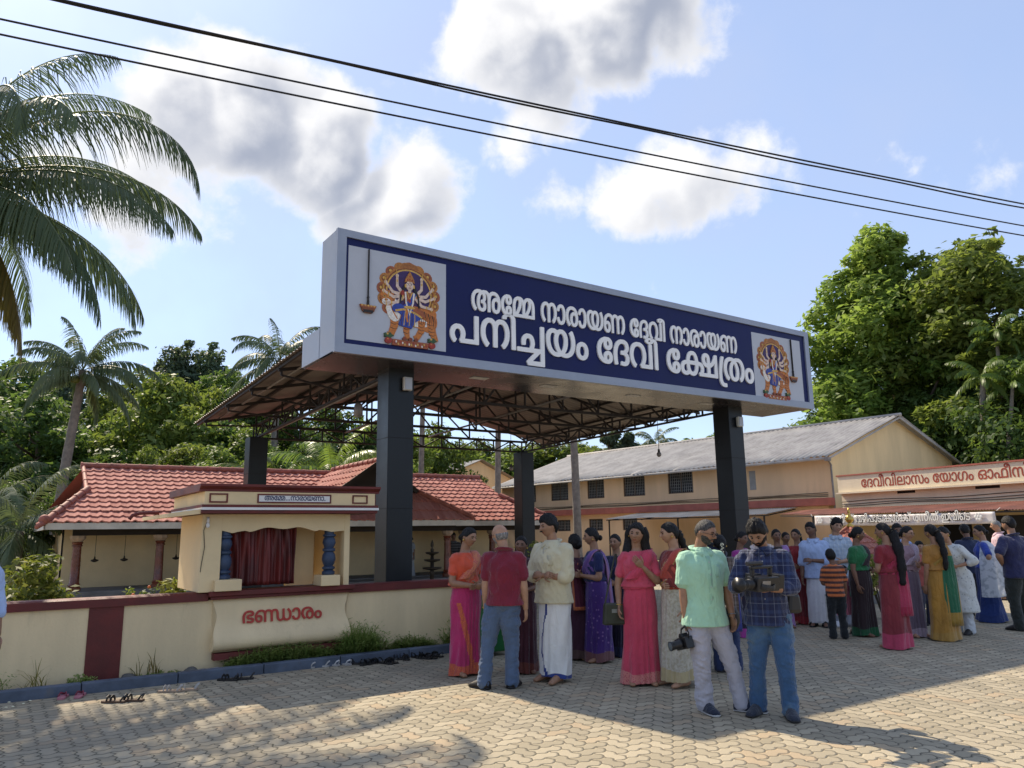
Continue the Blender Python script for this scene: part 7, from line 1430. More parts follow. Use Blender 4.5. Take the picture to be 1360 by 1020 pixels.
        if collar and s.near:
            fr = MB(); prev = None
            zz = np.linspace(.80, hem+.01, 12); pl = []
            for z in zz:
                a = np.interp(z, [t[0] for t in s.tor], [t[1] for t in s.tor]); pl.append(Vector((0, (s.lf(z)-a-loose-.002)*k, z*k+s.dz)))
            fr.tube(pl, [(.004, .013*k)]*len(pl), 6); s.emit('placket', fr, m2 or m, parent=o)
            for p in pl[1:-1:2]: s.emit('shirt_button', MB().ball(tuple(p+Vector((0, -.005, 0))), (.006, .003, .006), 8), M_sole, parent=o)
            pk = MB(); vs = []
            for z in (.755, .70, .69):
                a = np.interp(z, [t[0] for t in s.tor], [t[1] for t in s.tor])+loose+.006; c = np.interp(z, [t[0] for t in s.tor], [t[2] for t in s.tor])+loose
                for x in ((.026, .046, .068) if z > .695 else (.034, .047, .060)): vs.append((x*k, (s.lf(z)-a*math.sqrt(max(.05, 1-(x/c)**2)))*k, z*k+s.dz))
            pk.add(vs, [(3, 4, 1, 0), (4, 5, 2, 1), (6, 7, 4, 3), (7, 8, 5, 4)]); po = s.emit('chest_pocket', pk, m2 or m, parent=o); sd_ = po.modifiers.new('thick', 'SOLIDIFY'); sd_.thickness = .006
        return s
    def trousers(s, m, hem=.047, name='trousers', amp=.014, belt=None, loose=.010):
        k = s.h; q = MB()
        limb(q, [(0, s.lf(.57)*k, .575*k+s.dz, .068*k, .091*k), (0, 0, .53*k+s.dz, .072*k, .096*k), (0, 0, .49*k+s.dz, .071*k, .096*k), (0, 0, .465*k+s.dz, .06*k, .085*k)], 20, 3)
        for sd in (-1, 1): s.legtube(q, sd, loose, hem=hem)
        v, f = fuse(q, s.vox, 3); v = s.rough(v, amp, k*3, (9, 9, 13)); g = MB(); g.v = [tuple(x) for x in v]; g.f = f; g.mi = [0]*len(f)
        s.emit(name, g, m); return s
    def drape(s, m, border, hem=.012, waist=.60, flare=.115, pleats=19, name='sari_skirt', brows=3, amp=.010, twist=0., fold=True, train=0., front=1., edge=False):
        """long wrapped cloth from waist to hem"""
        k = s.h; q = MB(); nu, nv = 96, 26; b = s.build; rr_ = random.Random(int(k*1000)+pleats); ph = rr_.uniform(0, 6); vs = []
        hipw, hipd = (.100, .078) if s.fem else (.086, .066)
        for j in range(nv+1):
            t = j/nv; z = waist+(hem-waist)*t
            w = np.interp(t, [0, .18, .45, .8, 1], [(.094 if s.fem else .080)*b, (hipw+.006)*b, .102, (.100+flare)/2, flare]); d = np.interp(t, [0, .18, .45, .8, 1], [(.076 if s.fem else .062)*b, (hipd+.006)*b, .088, (.088+flare*.85)/2, flare*.85])
            for i in range(nu):
                a = 2*math.pi*i/nu; fr = max(0, -math.sin(a))**2
                wv = noise.noise(Vector((math.cos(a)*1.6+k*9, math.sin(a)*1.6+t*.9, ph)))
                rip = amp*t**.7*((math.sin(pleats*a+ph+2.6*math.sin(3*a+ph)+1.2*t+wv)*(.75+.4*wv))*(.22+1.1*fr*fr*front)+1.0*math.sin(5*a+ph*2+twist*t+2.2*t+1.5*wv)*(1-.6*fr)+1.1*wv)
                rip += .010*(1-2*abs(noise.noise(Vector((a*1.7+t*2.6+k*5, t*1.1, ph)))))*t**.5*(1-.7*fr)
                x = (w+rip)*math.cos(a)+s.hs*(1-t); y = (d+rip)*math.sin(a)+s.lf(z)*.6+train*t*t*max(0, math.sin(a))
                zz = z+.010*t*math.sin(3*a+ph) if t < .98 else max(.006, z+.008*math.sin(2*a+ph))
                vs.append((x*k, y*k, zz*k+s.dz*(1-t)))
        fs = []; mi = []
        for j in range(nv):
            for i in range(nu):
                i2 = (i+1) % nu; fs.append((j*nu+i, (j+1)*nu+i, (j+1)*nu+i2, j*nu+i2))
                e_ = edge == 1 and (int(nu*.70)+int(4*math.sin(j*.3)) <= i <= int(nu*.70)+1+int(4*math.sin(j*.3)))
                dg = fold and brows >= 3 and abs((i/nu*2*math.pi)-(3.45+1.5*j/nv)) < .17 and 4 < j < nv-3 and edge == 2
                mi.append(1 if j >= nv-brows or e_ or dg else 0)
        q.v = vs; q.f = fs; q.mi = mi; q.f.append(tuple(range(nu))); q.mi.append(0)
        s.emit(name, q, [m, border]); return s
    def wrap(s, m, border, pallu_len=.36, wid=1., name='pallu', m_end=None, side=1, grow=.018, sash=True):
        """sari end: diagonal wrap over the chest, across one shoulder and down the back"""
        k = s.h; g = MB()
        if sash:
            nu, nv = 64, 22; vs = []; keep = []; zs = np.linspace(.585, .80, nv+1); pts = []
            for z in zs:
                a = np.interp(z, [t[0] for t in s.tor], [t[1] for t in s.tor])+grow; c = np.interp(z, [t[0] for t in s.tor], [t[2] for t in s.tor])+grow*.9
                for i in range(nu):
                    w = 2*math.pi*i/nu; rp = .003*math.sin(26*(z*3+.5*math.cos(w)))
                    pts.append(((c+rp)*math.cos(w), (a+rp)*math.sin(w)+s.lf(z), z))
            for j in range(nv):
                for i in range(nu):
                    i2 = (i+1) % nu; p = pts[j*nu+i]; lim = .640+(p[0]*side+.085)*1.10
                    if p[2] < lim: keep.append(((j*nu+i, j*nu+i2, (j+1)*nu+i2, (j+1)*nu+i), 1 if p[2] > lim-.022 else 0))
            g.v = [(x*k, y*k, z*k+s.dz) for x, y, z in pts]; g.f = [q_[0] for q_ in keep]; g.mi = [q_[1] for q_ in keep]
        t = s.tor; fr = np.interp(.70, [q_[0] for q_ in t], [q_[1] for q_ in t])+grow+.004
        ctl = [(-.045*side, -fr+.005, .645, .085), (.0, -fr-.006, .70, .085), (.048*side, -fr+.008, .765, .075), (.066*side, -.052, .815, .060), (.070*side, .0, .835, .055), (.068*side, .052, .812, .062), (.056*side, .088, .74, .085), (.044*side, .100, .62, .105), (.038*side, .108, .5, .12), (.034*side, .116, pallu_len, .13)]
        if not sash: pass
        c = curve(ctl, 7); nu = 15; o = len(g.v); n = len(c)
        for j, p in enumerate(c):
            for i in range(nu):
                u = (i/(nu-1)-.5)*2; wv = p[3]*wid*u*.5; back = 1 if j > n*.52 else 0
                rip = .007*math.sin(i*2.1+j*.12)*(.4+back*.8*(j/n)); bend = -.03*u*u*(0 if back else -1)*(1 if j < n*.45 else 0)
                g.v.append(((p[0]+wv)*k, (p[1]+rip+bend+s.lf(p[2])*(1 if p[2] > .5 else 0)+(-.035*u*u if back else 0))*k, p[2]*k+s.dz))
        for j in range(n-1):
            for i in range(nu-1):
                g.f.append((o+j*nu+i, o+j*nu+i+1, o+(j+1)*nu+i+1, o+(j+1)*nu+i)); g.mi.append(1 if i in (0, nu-2) or j > n-4 else (2 if m_end and j > n*.66 else 0))
        ob = s.emit(name, g, [m, border]+([m_end] if m_end else [])); sd_ = ob.modifiers.new('thick', 'SOLIDIFY'); sd_.thickness = .006; return s
    def shoes(s, m, sole=None, name='shoe', sandal=False):
        k = s.h
        for sd in (-1, 1):
            hip, kn, an, td = s.leg[sd]; sx = Vector((-td.y, td.x, 0)); base = Vector((an.x, an.y, 0)); q = MB(); so_ = MB()
            secs = [(-.040, .020, .052), (-.034, .027, .062), (0, .029, .068), (.035, .029, .060), (.07, .031, .046), (.10, .030, .034), (.124, .022, .024), (.132, .011, .014)]
            for mb, top in ((q, 1), (so_, 0)):
                vs = []; N = 12
                for y, w, hh in secs:
                    w2 = w+(.002 if top == 0 else 0)
                    for i in range(N):
                        a = 2*math.pi*i/N; x = w2*math.cos(a); z = (.011+max(0, math.sin(a))*(hh-.011)) if top else .013*(.5+.5*math.sin(a))
                        vs.append(base+sx*(x*k)+td*(y*k*1.0)+Vector((0, 0, z*k+.001)))
                n = len(secs); fs = [(j*N+i, j*N+(i+1) % N, (j+1)*N+(i+1) % N, (j+1)*N+i) for j in range(n-1) for i in range(N)]+[tuple(range(N-1, -1, -1)), tuple(range((n-1)*N, n*N))]
                mb.add(vs, fs)
            if sandal:
                st = MB()
                for y in (.065, .02): st.tube([base+sx*(x*k)+td*(y*k)+Vector((0, 0, z*k)) for x, z in ((-.03, .008), (-.024, .03), (0, .046), (.024, .03), (.03, .008))], [(.004, .012*k)]*5, 6)
                o = s.emit('sandal', so_, sole or m); s.emit('strap', st, m, parent=o)
            else:
                o = s.emit(name, q, m); s.emit('sole', so_, sole or m, parent=o)
                if s.near:
                    la = MB()
                    for y in (.035, .05, .065): la.tube([base+sx*(x*k)+td*(y*k)+Vector((0, 0, z*k)) for x, z in ((-.016, .040-.3*(y-.035)), (0, .050-.4*(y-.035)), (.016, .040-.3*(y-.035)))], .003, 5)
                    s.emit('lace', la, M_sole, parent=o)
        return s
    def bangle(s, m=None, sd=-1, w=.020, name='bangle', off=.012):
        sh, el, wr, f = s.arm[sd]; c = Vector(s.up(wr))-f*off*s.h; a = f.cross(Vector((0, 0, 1)) if abs(f.z) < .9 else Vector((1, 0, 0))).normalized(); b_ = f.cross(a)
        q = MB(); q.tube([c+(a*math.cos(t)+b_*math.sin(t))*(w*s.h) for t in np.linspace(0, 2*math.pi, 15)], .0045, 6); s.emit(name, q, m or M_gold); return s
    def handpos(s, sd, along=.05): return s.root.matrix_basis @ (Vector(s.up(s.arm[sd][2]))+s.arm[sd][3]*along*s.h)
C = cloth
W3 = lambda p: (p.x, p.y, .004)
def at(px, py): return W3(ground(px, py))
# ---- near group
p = Person('woman in a magenta silk sari and orange blouse, hands clasped, facing the bald man', 'woman', at(617, 897), 1.69, 38, True, 'tan', ('clasp', 'clasp'), (15, 10, 0), near=True, build=1.08)
mg, og = C((.42, .02, .11), .55, sheen=.4), C((.62, .17, .035), .5, 'weave', (.45, .06, .06))
p.body(True).hair('pulled', extra='bun', seed=1).shirt(C((.56, .075, .03), .6), .62, .60, .010, False, 'blouse', .80).drape(mg, og, flare=.105, edge=2).wrap(C((.40, .05, .09), .55, 'weave', (.60, .22, .08)), og, .40, 1.15).bangle(sd=-1).bangle(sd=1)
p = Person('bald man in a maroon shirt and blue grey trousers, seen from behind', 'man', at(672, 915), 1.71, 170, False, 'mid', ('hang', 'hang'), (52, 4, 0), near=True, build=1.06, feet=((-.035, -.02, 10), (.13, .03, 55)), hipshift=.02)
p.body().hair('bald', M_greyhair, seed=2).beard(M_greyhair, True, .025).glasses().trousers(C((.075, .115, .19), .8, var=.08), .044).shirt(C((.17, .012, .028), .75), .72, .50, .018, True).shoes(M_rubber, M_black).bangle(sd=1, w=.021, name='wristwatch')
p = Person('woman in a dark maroon sari standing mostly hidden behind the bald man in maroon', 'woman', at(694, 894), 1.57, 10, True, 'dark', ('hang', 'clasp'), (-20, 0, 0))
dm = C((.055, .010, .018), .7); p.body(True).hair('pulled', extra='bun').shirt(C((.05, .01, .012)), .6, .60, .01, False, 'blouse', .80).drape(dm, C((.12, .03, .02))).wrap(dm, C((.12, .03, .02)))
p = Person('moustached man in a cream shirt and white mundu with arms folded, looking left', 'man', at(738, 905), 1.80, -38, False, 'tan', ('cross', 'cross'), (-25, 5, 0), near=True, build=1.16, feet=((-.06, .0, 8), (.05, -.035, 8)), curl=(.9, .9))
p.body(True).hair('full', seed=4).beard(None, False).drape(C((.70, .69, .66), .8, var=.04), C((.03, .05, .20)), name='mundu', flare=.098, pleats=9, amp=.005, brows=1, waist=.56, edge=True, hem=.03).shirt(C((.56, .50, .33), .75, var=.06), 1.25, .465, .022, True, m2=C((.48, .42, .27), .75, var=.06)).bangle(M_metalg, 1, name='wristwatch', off=.03)
p = Person('woman in a maroon and orange sari behind the man in the white mundu', 'woman', at(770, 876), 1.56, -150, True, 'tan', ('clasp', 'clasp'), (0, 0, 0))
dm = C((.09, .012, .03), .7); p.body(True).hair('full', extra='bun', seed=9).shirt(C((.045, .008, .02)), .6, .60, .01, False, 'blouse', .80).drape(C((.05, .012, .03), .6), C((.10, .06, .05))).wrap(dm, C((.45, .13, .05)), .4)
p = Person('woman in a deep purple dotted sari with a bun, facing left with folded hands', 'woman', at(796, 879), 1.66, -75, True, 'tan', ('fold', 'fold'), (-12, 0, 0), build=1.05)
pu_ = C((.055, .018, .16), .55, 'dots', (.22, .12, .30)); p.body(True).hair('pulled', extra='bun', seed=6).shirt(C((.012, .018, .08)), .62, .60, .01, False, 'blouse', .80).drape(pu_, C((.16, .07, .07), .5)).wrap(C((.16, .08, .28), .55), C((.30, .15, .28)), .38).bangle(sd=-1)
p = Person('woman in a dark blue sari peering out between the purple sari and the coral sari', 'woman', at(824, 872), 1.57, -20, True, 'tan', ('hang', 'clasp'), (-10, 0, 0))
dm = C((.014, .02, .055), .7); p.body(True).hair('pulled', extra='bun').shirt(dm, .6, .60, .01, False, 'blouse', .80).drape(C((.015, .012, .03)), dm).wrap(dm, C((.05, .05, .12)))
p = Person('woman in a coral pink sari with loose black hair and one hand on her chest', 'woman', at(853, 909), 1.70, -2, True, 'tan', (((.28, .05, -1), (.02, -.25, -1)), 'chest'), (-22, 2, 4), near=True, build=1.0, palms={1: (Vector((0, 1, 0)), Vector((0, -.2, 1)))}, curl=(.6, .2))
co_ = C((.52, .05, .095), .65, var=.09); p.body(True).hair('long', extra='loose', seed=8, length=.58).shirt(C((.50, .06, .10), .65), .70, .60, .010, False, 'blouse', .805).drape(co_, C((.42, .05, .08), .5, 'weave', (.62, .25, .2)), flare=.118, pleats=13).wrap(co_, C((.42, .04, .08)), .4, 1.2, grow=.02).bangle(sd=-1)
coral = p
p = Person('young woman in a white pleated skirt, rust red half sari and jasmine flowers', 'woman', at(903, 911), 1.70, -62, True, 'mid', (((.18, -.1, -1), (-.75, -.5, -.05)), 'hang'), (-24, 2, 0), near=True, build=.94)
p.body(True).hair('pulled', extra='braid', seed=10, flowers=2).shirt(C((.20, .03, .025)), .6, .60, .01, False, 'blouse', .80).drape(C((.52, .47, .38), .7, 'vpleat', (.34, .28, .19)), C((.45, .36, .2)), name='pleated_skirt', flare=.12, pleats=26, amp=.013, hem=.04).wrap(C((.42, .065, .045), .6), C((.30, .10, .05), .5, 'weave', (.5, .3, .1)), .44, 1.1)
p.bangle(sd=-1)
p = Person('bearded man in a mint green shirt and pale grey trousers holding a camera low', 'man', at(944, 947), 1.72, 14, False, 'tan', (((.10, .03, -1), (.0, -.04, -1)), ((.32, .02, -1), (-.03, -.32, -.95))), (34, 14, 0), near=True, build=1.0, feet=((-.02, .02, 0), (.165, -.03, 45)), hipshift=-.0, curl=(1.15, .55))
p.body().hair('crop', M_salt, seed=11).beard(M_salt, True, .03).glasses().trousers(C((.40, .39, .43), .85, var=.06), .042).shirt(C((.36, .60, .41), .75, var=.05), .78, .44, .024, True, flare=.008, amp=.009, m2=C((.29, .50, .34), .75, var=.05)).shoes(C((.012, .017, .035), .8), M_sole).bangle(M_metalg, 1, name='ring_band')
mint = p
p = Person('bald man in a dark navy shirt standing behind the mint green shirted man', 'man', at(948, 892), 1.72, 160, False, 'tan', ('hang', 'hang'), (10, 0, 0))
p.body().hair('bald', M_hair).trousers(C((.02, .03, .07))).shirt(C((.012, .016, .038)), 1.6, .48, .014).shoes(M_rubber)
p = Person('woman in a dark tunic and brown shawl with a long jasmine string', 'woman', at(968, 893), 1.55, 165, True, 'dark', ('hang', 'hang'), (15, 0, 0))
p.body().hair('pulled', extra='braid', seed=3, flowers=4, length=.5).shirt(C((.012, .014, .035)), 1.4, .36, .016, False, 'tunic', .80, flare=.02).trousers(C((.02, .035, .10))).wrap(C((.10, .07, .055), .8, 'plaid', (.2, .15, .12)), C((.04, .05, .2)), .30, 1.3, 'shawl', side=-1, sash=False).shoes(M_rubber)
p = Person('bearded young videographer in a navy plaid shirt and faded jeans looking down at his camera', 'man', at(1029, 951), 1.73, -20, False, 'tan', (((.30, -.42, -.85), (-.45, -.85, .12)), ((.26, -.40, -.9), (-.62, -.70, .02))), (-12, 32, 0), near=True, build=1.0, feet=((-.075, .03, 20), (.075, -.02, 12)), curl=(.9, .9), palms={-1: (Vector((1, .2, 0)), Vector((.2, .1, 1))), 1: (Vector((-.6, .2, .6)), Vector((0, -1, .3)))})
p.body().hair('full', seed=13).beard(M_hair, True, .05, .36).trousers(C((.040, .095, .19), .85, 'fade', (.13, .19, .21)), .043).shirt(C((.012, .017, .055), .75, 'plaid', (.028, .045, .115)), 1.45, .445, .020, True, flare=.004, amp=.015).shoes(C((.02, .025, .04), .8), M_rubber)
video = p
p = Person('woman in a bright magenta sari mostly hidden behind the videographer', 'woman', at(992, 846), 1.58, 40, True, 'dark', ('hang', 'hang'), (0, 5, 0))
dm = C((.36, .045, .27), .6); p.body(True).hair('pulled', extra='bun').shirt(C((.28, .03, .2)), .6, .60, .01, False, 'blouse', .80).drape(C((.02, .015, .03)), dm).wrap(dm, dm, .4)
# ---- far group
p = Person('woman in a lavender sari and brown blouse beside the woman in red', 'woman', at(1041, 834), 1.60, 5, True, 'dark', ('hang', 'clasp'), (-5, 0, 0), build=1.08)
dm = C((.30, .15, .36), .6); p.body(True).hair('pulled', extra='bun').shirt(C((.03, .018, .014)), .65, .60, .01, False, 'blouse', .80).drape(C((.27, .10, .34), .6), dm).wrap(dm, C((.25, .12, .3)), .4, 1.3).bangle(sd=1)
p = Person('dark haired woman just showing behind the lavender sari woman', 'woman', at(1051, 818), 1.54, 0, True, 'dark', ('hang', 'hang'), (10, 0, 0))
dm = C((.05, .03, .035)); p.body(True).hair('pulled', extra='bun').shirt(dm, .6, .60, .01, False, 'blouse', .80).drape(dm, dm)
p = Person('woman in a plain red dress facing left, beside the man in the pale blue shirt', 'woman', at(1068, 829), 1.60, -25, True, 'tan', ('hang', 'clasp'), (-22, 0, 0))
dm = C((.24, .018, .022), .7); p.body(True).hair('pulled', extra='ponytail').shirt(dm, .6, .55, .012, False, 'bodice', .80).drape(C((.15, .014, .018), .7), dm, name='skirt')
p = Person('man in a pale blue shirt and white mundu standing behind the striped boy', 'man', at(1090, 832), 1.70, -28, False, 'dark', ('hang', 'cross'), (-22, 0, 0), feet=((-.05, 0, 8), (.05, -.01, 8)))
p.body(True).hair('short', seed=5).drape(C((.62, .62, .64), .8, var=.04), C((.5, .5, .52)), name='mundu', flare=.096, pleats=9, amp=.006, brows=1, waist=.56, hem=.03).shirt(C((.40, .50, .72), .75, var=.06), 1.15, .46, .022, True).shoes(M_rubber, M_black, sandal=True)
p = Person('tall young man in a light check shirt looking over the crowd, with white shoes', 'man', at(1121, 832), 1.76, -14, False, 'mid', ('hang', 'clasp'), (14, 0, 0), feet=((-.05, .0, 8), (.06, -.03, 30)))
p.body().hair('full', seed=15).trousers(C((.30, .32, .36))).shirt(C((.34, .42, .52), .8, 'plaid', (.50, .56, .62), .6), 1.3, .46, .016, True).shoes(C((.65, .66, .68)), M_sole)
p = Person('boy in an orange and brown striped shirt and dark track trousers, seen from behind', 'boy', at(1115, 849), 1.28, 172, False, 'dark', ('hang', 'clasp'), (0, 0, 0), feet=((-.06, 0, 8), (.06, 0, 8)), build=.95)
p.body().hair('short', seed=16).trousers(C((.012, .014, .016))).shirt(C((.55, .15, .045), .75, 'hstripe', (.07, .03, .025), .85), .8, .47, .016, False)
q = MB(); hipx = p.leg[1]
for dx in (0, .014, .028): q.tube([Vector((p.h*.062+dx+.0, -.01+dx*.5, .0))+Vector((.0+(.065*p.h*.55), .02*0, z*p.h)) for z in (.50, .40, .30, .20)], .0045, 5)
q.build('side_stripe', M_sole, p.root)
p = Person('small girl in a pink printed frock half hidden behind the striped boy', 'girl', at(1127, 842), 1.02, 0, True, 'mid', ('hang', 'hang'), (20, 0, 0), build=.95)
dm = C((.45, .13, .17), .7, 'dots', (.6, .5, .5)); p.body(True).hair('pulled', extra='ponytail', length=.75).shirt(dm, .6, .58, .012, False, 'bodice', .80).drape(dm, dm, name='frock_skirt', hem=.28, flare=.14).shoes(M_rubber, sandal=True)
p = Person('woman in a green blouse and very dark sari with green edging, facing right', 'woman', at(1150, 845), 1.62, 42, True, 'dark', ('hang', 'clasp'), (30, 2, 0), build=1.16)
dm = C((.022, .010, .012), .7); p.body(True).hair('pulled', extra='bun', seed=18).shirt(C((.018, .13, .045)), .68, .60, .01, False, 'blouse', .80).drape(dm, C((.015, .09, .035)), flare=.12).wrap(dm, C((.02, .12, .05)), .35, 1.2)
p = Person('woman in a crimson sari with very long black hair and jasmine, back turned', 'woman', at(1193, 862), 1.67, 205, True, 'tan', (((.2, -.2, -1), (-.1, -.75, -.75)), 'clasp'), (30, 2, 0))
dm = C((.36, .03, .075), .6); p.body(True).hair('pulled', extra='long', seed=20, flowers=2, length=.50).shirt(C((.22, .02, .03)), .6, .60, .01, False, 'blouse', .80).drape(C((.20, .022, .03), .6), C((.42, .05, .10)), flare=.115, brows=5).wrap(dm, C((.30, .02, .05)), .26, 1.25, side=-1).bangle(sd=-1)
p = Person('woman in a greyish lilac sari and glasses between the crimson and gold saris', 'woman', at(1216, 846), 1.62, 18, True, 'mid', ('hang', 'fold'), (20, 2, 0))
dm = C((.30, .22, .26), .6, 'weave', (.40, .32, .38)); p.body(True).hair('pulled', extra='bun', seed=21).glasses().shirt(C((.28, .18, .21)), .6, .60, .01, False, 'blouse', .80).drape(C((.15, .11, .15), .6), dm).wrap(dm, C((.20, .13, .16)), .36, 1.3)
p = Person('bearded man in a light blue shirt showing behind the lilac sari woman', 'man', at(1204, 828), 1.66, 0, False, 'dark', ('hang', 'hang'), (-10, 0, 0))
p.body().hair('short', seed=22).beard(M_hair).trousers(C((.03, .03, .035))).shirt(C((.30, .40, .66)), .8, .46, .016, True).shoes(M_rubber)
p = Person('small child peeping between the lilac sari and the gold sari', 'child', at(1231, 830), 1.36, 5, False, 'mid', ('hang', 'hang'), (0, 0, 0))
p.body().hair('short', seed=23).trousers(C((.05, .05, .08))).shirt(C((.40, .10, .08)), .8, .46, .016, False).shoes(M_rubber)
p = Person('woman in a gold sari with long green pallu and jasmine flowers, back turned', 'woman', at(1257, 851), 1.64, 190, True, 'tan', ('fold', 'hang'), (12, 2, 0), build=1.02)
gd = C((.36, .18, .025), .45, var=.15, sheen=.3); p.body(True).hair('pulled', extra='ponytail', seed=24, flowers=3, length=.60).shirt(C((.36, .17, .03), .5), .68, .60, .01, False, 'blouse', .80).drape(gd, C((.34, .19, .04), .45), flare=.122).wrap(gd, C((.32, .19, .03), .5), .13, 1.35, m_end=C((.012, .11, .05), .5), side=-1).bangle(sd=-1).shoes(M_rubber, sandal=True)
p = Person('woman in a white printed tunic bending forward, head close to the gold sari', 'woman', at(1281, 842), 1.62, -55, True, 'mid', (((.2, -.3, -1), (-.3, -.6, -.8)), 'akimbo'), (-10, 18, 0), lean=.35)
wh = C((.56, .58, .56), .8, 'dots', (.30, .32, .32), 1.2, var=.04); p.body().hair('pulled', extra='bun', seed=25).shirt(wh, 1.4, .20, .022, False, 'tunic', .80, flare=.025).trousers(C((.52, .54, .56))).shoes(M_rubber)
p = Person('woman in a blue gown under a large sheer white shawl, turned away to the left', 'woman', at(1318, 826), 1.62, -120, True, 'mid', ('fold', 'akimbo'), (20, 5, 0), build=1.1)
p.body(True).hair('pulled', extra='bun', seed=26).glasses().shirt(C((.025, .055, .30)), .8, .55, .014, False, 'bodice', .80).drape(C((.014, .035, .15)), C((.014, .03, .12)), name='gown_skirt', flare=.17, pleats=15)
m, b, pb, o_ = newmat('sheer white cloth'); co = b.n('ShaderNodeTexCoord').outputs['Object']
b.put(pb.inputs['Base Color'], b.mix(b.mapr(b.noise(co, 14, 4), .50, .62), (.62, .64, .66), (.40, .43, .45))); pb.inputs['Roughness'].default_value = .8
tr_ = b.n('ShaderNodeBsdfTransparent'); mx = b.n('ShaderNodeMixShader'); mx.inputs[0].default_value = .78; b.t.links.new(tr_.outputs[0], mx.inputs[1]); b.t.links.new(pb.outputs[0], mx.inputs[2]); b.t.links.new(mx.outputs[0], o_.inputs[0])
q = MB(); nu, nv = 26, 20; vs = []
for j in range(nv+1):
    t = j/nv
    for i in range(nu):
        a = math.pi*(-.12+1.24*i/(nu-1)); z = .835-.52*t-.05*math.cos(a)*t; r_ = .045+.115*min(1, t*3)**.6+.09*t; rp = .010*math.sin(i*1.7)*t
        vs.append(((r_+rp)*math.cos(a)*p.h*1.05, ((r_*.85+rp)*math.sin(a)+.01)*p.h, z*p.h))
q.add(vs, [(j*nu+i, j*nu+i+1, (j+1)*nu+i+1, (j+1)*nu+i) for j in range(nv) for i in range(nu-1)])
q.build('sheer_shawl', m, p.root, smooth=True)
p = Person('dark haired man in navy glimpsed behind the white shawl', 'man', at(1297, 818), 1.64, 170, False, 'dark', ('hang', 'hang'), (0, 12, 0))
p.body().hair('short', seed=27).trousers(C((.03, .03, .04))).shirt(C((.02, .03, .07)), .8, .46, .016, True).shoes(M_rubber)
p = Person('grey haired man in pale pink shirt and white mundu near the right edge', 'man', at(1338, 797), 1.72, -115, False, 'mid', ('hang', 'hang'), (0, 4, 0))
p.body(True).hair('crop', M_greyhair, seed=28).drape(C((.72, .72, .74), .8, var=.03), C((.55, .5, .3)), name='mundu', flare=.12, pleats=8, amp=.008, brows=1, waist=.56, hem=.05).shirt(C((.60, .42, .46)), 1.2, .46, .018, True).shoes(M_rubber, M_black, sandal=True)
p = Person('heavy man in a navy shirt and dark trousers cut by the right frame edge', 'man', at(1362, 838), 1.74, -160, False, 'tan', ('hang', 'hip'), (0, 4, 0), build=1.22)
p.body().hair('short', seed=29).trousers(C((.02, .025, .022))).shirt(C((.022, .024, .075)), .85, .46, .018, True).shoes(M_rubber)
# ---- at the temple and at the left edge
p = Person('man in a pale blue shirt standing at the left edge of the picture', 'man', W3(ground(-66, 985)), 1.70, 60, False, 'tan', ('hang', (( .25, .05, -1), (.05, -.2, -1))), (0, 0, 0), build=1.1)
p.body().hair('short', seed=30).trousers(C((.10, .10, .11))).shirt(C((.38, .50, .76), .75), 1.3, .46, .022, True).shoes(M_rubber)
p = Person('dark figure standing in the shaded temple doorway with back turned', 'woman', tuple(L(7.45, 12.3, .42)), 1.38, 170, True, 'dark', ('hang', 'hang'), (0, 0, 0), build=1.15)
dm = C((.03, .018, .012)); p.body(True).hair('full', extra='bun').shirt(dm, .65, .60, .01, False, 'blouse', .80).drape(dm, dm).wrap(C((.10, .05, .02)), C((.16, .09, .03)), .4)
p = Person('woman in a grey white sari leaning by the temple oil lamp', 'woman', tuple(L(10.05, 11.2, .42)), 1.15, -20, True, 'dark', ('hang', 'hang'), (-60, 0, 0), build=1.1)
dm = C((.30, .32, .34)); p.body(True).hair('full', extra='bun').shirt(dm, .65, .60, .01, False, 'blouse', .80).drape(dm, dm).wrap(dm, dm, .4)
p = Person('person in dark clothes sitting on the low temple bench beside a red column', 'man', tuple(L(11.45, CN-.35, .42)), 1.55, 12, False, 'dark', (((.2, -.4, -1), (-.2, -1, -.1)), ((.2, -.4, -1), (-.2, -1, -.1))), (0, 0, 0), sit=True)
p.body().hair('short').trousers(C((.03, .03, .03))).shirt(C((.022, .020, .022), .8, 'hstripe', (.10, .10, .10), .9), 1.2, .5, .016, True)

# ---- things the people hold
def cam_body(t, k=1.):
    q = MB().box(-.068*k, .068*k, -.035*k, .035*k, -.045*k, .045*k).prism([(-.035*k, .045*k), (.035*k, .045*k), (.02*k, .075*k), (-.02*k, .075*k)], -.03*k, .03*k).box(-.07*k, -.04*k, -.055*k, -.035*k, -.045*k, .04*k)
    o = q.build('camera_body', M_black, t, bevel=.006)
    MB().tube([(0, -.034*k, 0), (0, -.07*k, 0), (0, -.072*k, 0), (0, -.125*k, 0), (0, -.14*k, 0)], [.036*k, .036*k, .032*k, .033*k, .038*k], 16).build('lens', M_black, t, smooth=True)
    MB().tube([(0, -.141*k, 0), (0, -.142*k, 0)], [.030*k, .028*k], 14).build('lens_glass', M_glass, t)
    return o
hp_ = mint.handpos(-1, .055)
t = thing('still_camera', 'black still camera hanging from the right hand of the man in the mint shirt', 'camera', hp_+Vector((-.02, -.02, -.095)), R(-62)); t.rotation_euler = (R(8), R(-12), R(-72)); cam_body(t, 1.15)
MB().tube([(.07, 0, .03), (.10, .0, .08), (.05, .01, .14), (-.03, .01, .12), (-.07, 0, .03)], [(.004, .012)]*5, 6).build('strap', M_black, t)
a_, b_ = video.handpos(-1, .07), video.handpos(1, .06); c_ = (a_+b_)/2
t = thing('video_camera', 'black video camera with top handle cradled by the videographer at chest height', 'camera', c_+Vector((.03, -.05, .03)), R(-60)); t.rotation_euler = (0, R(6), R(-58))
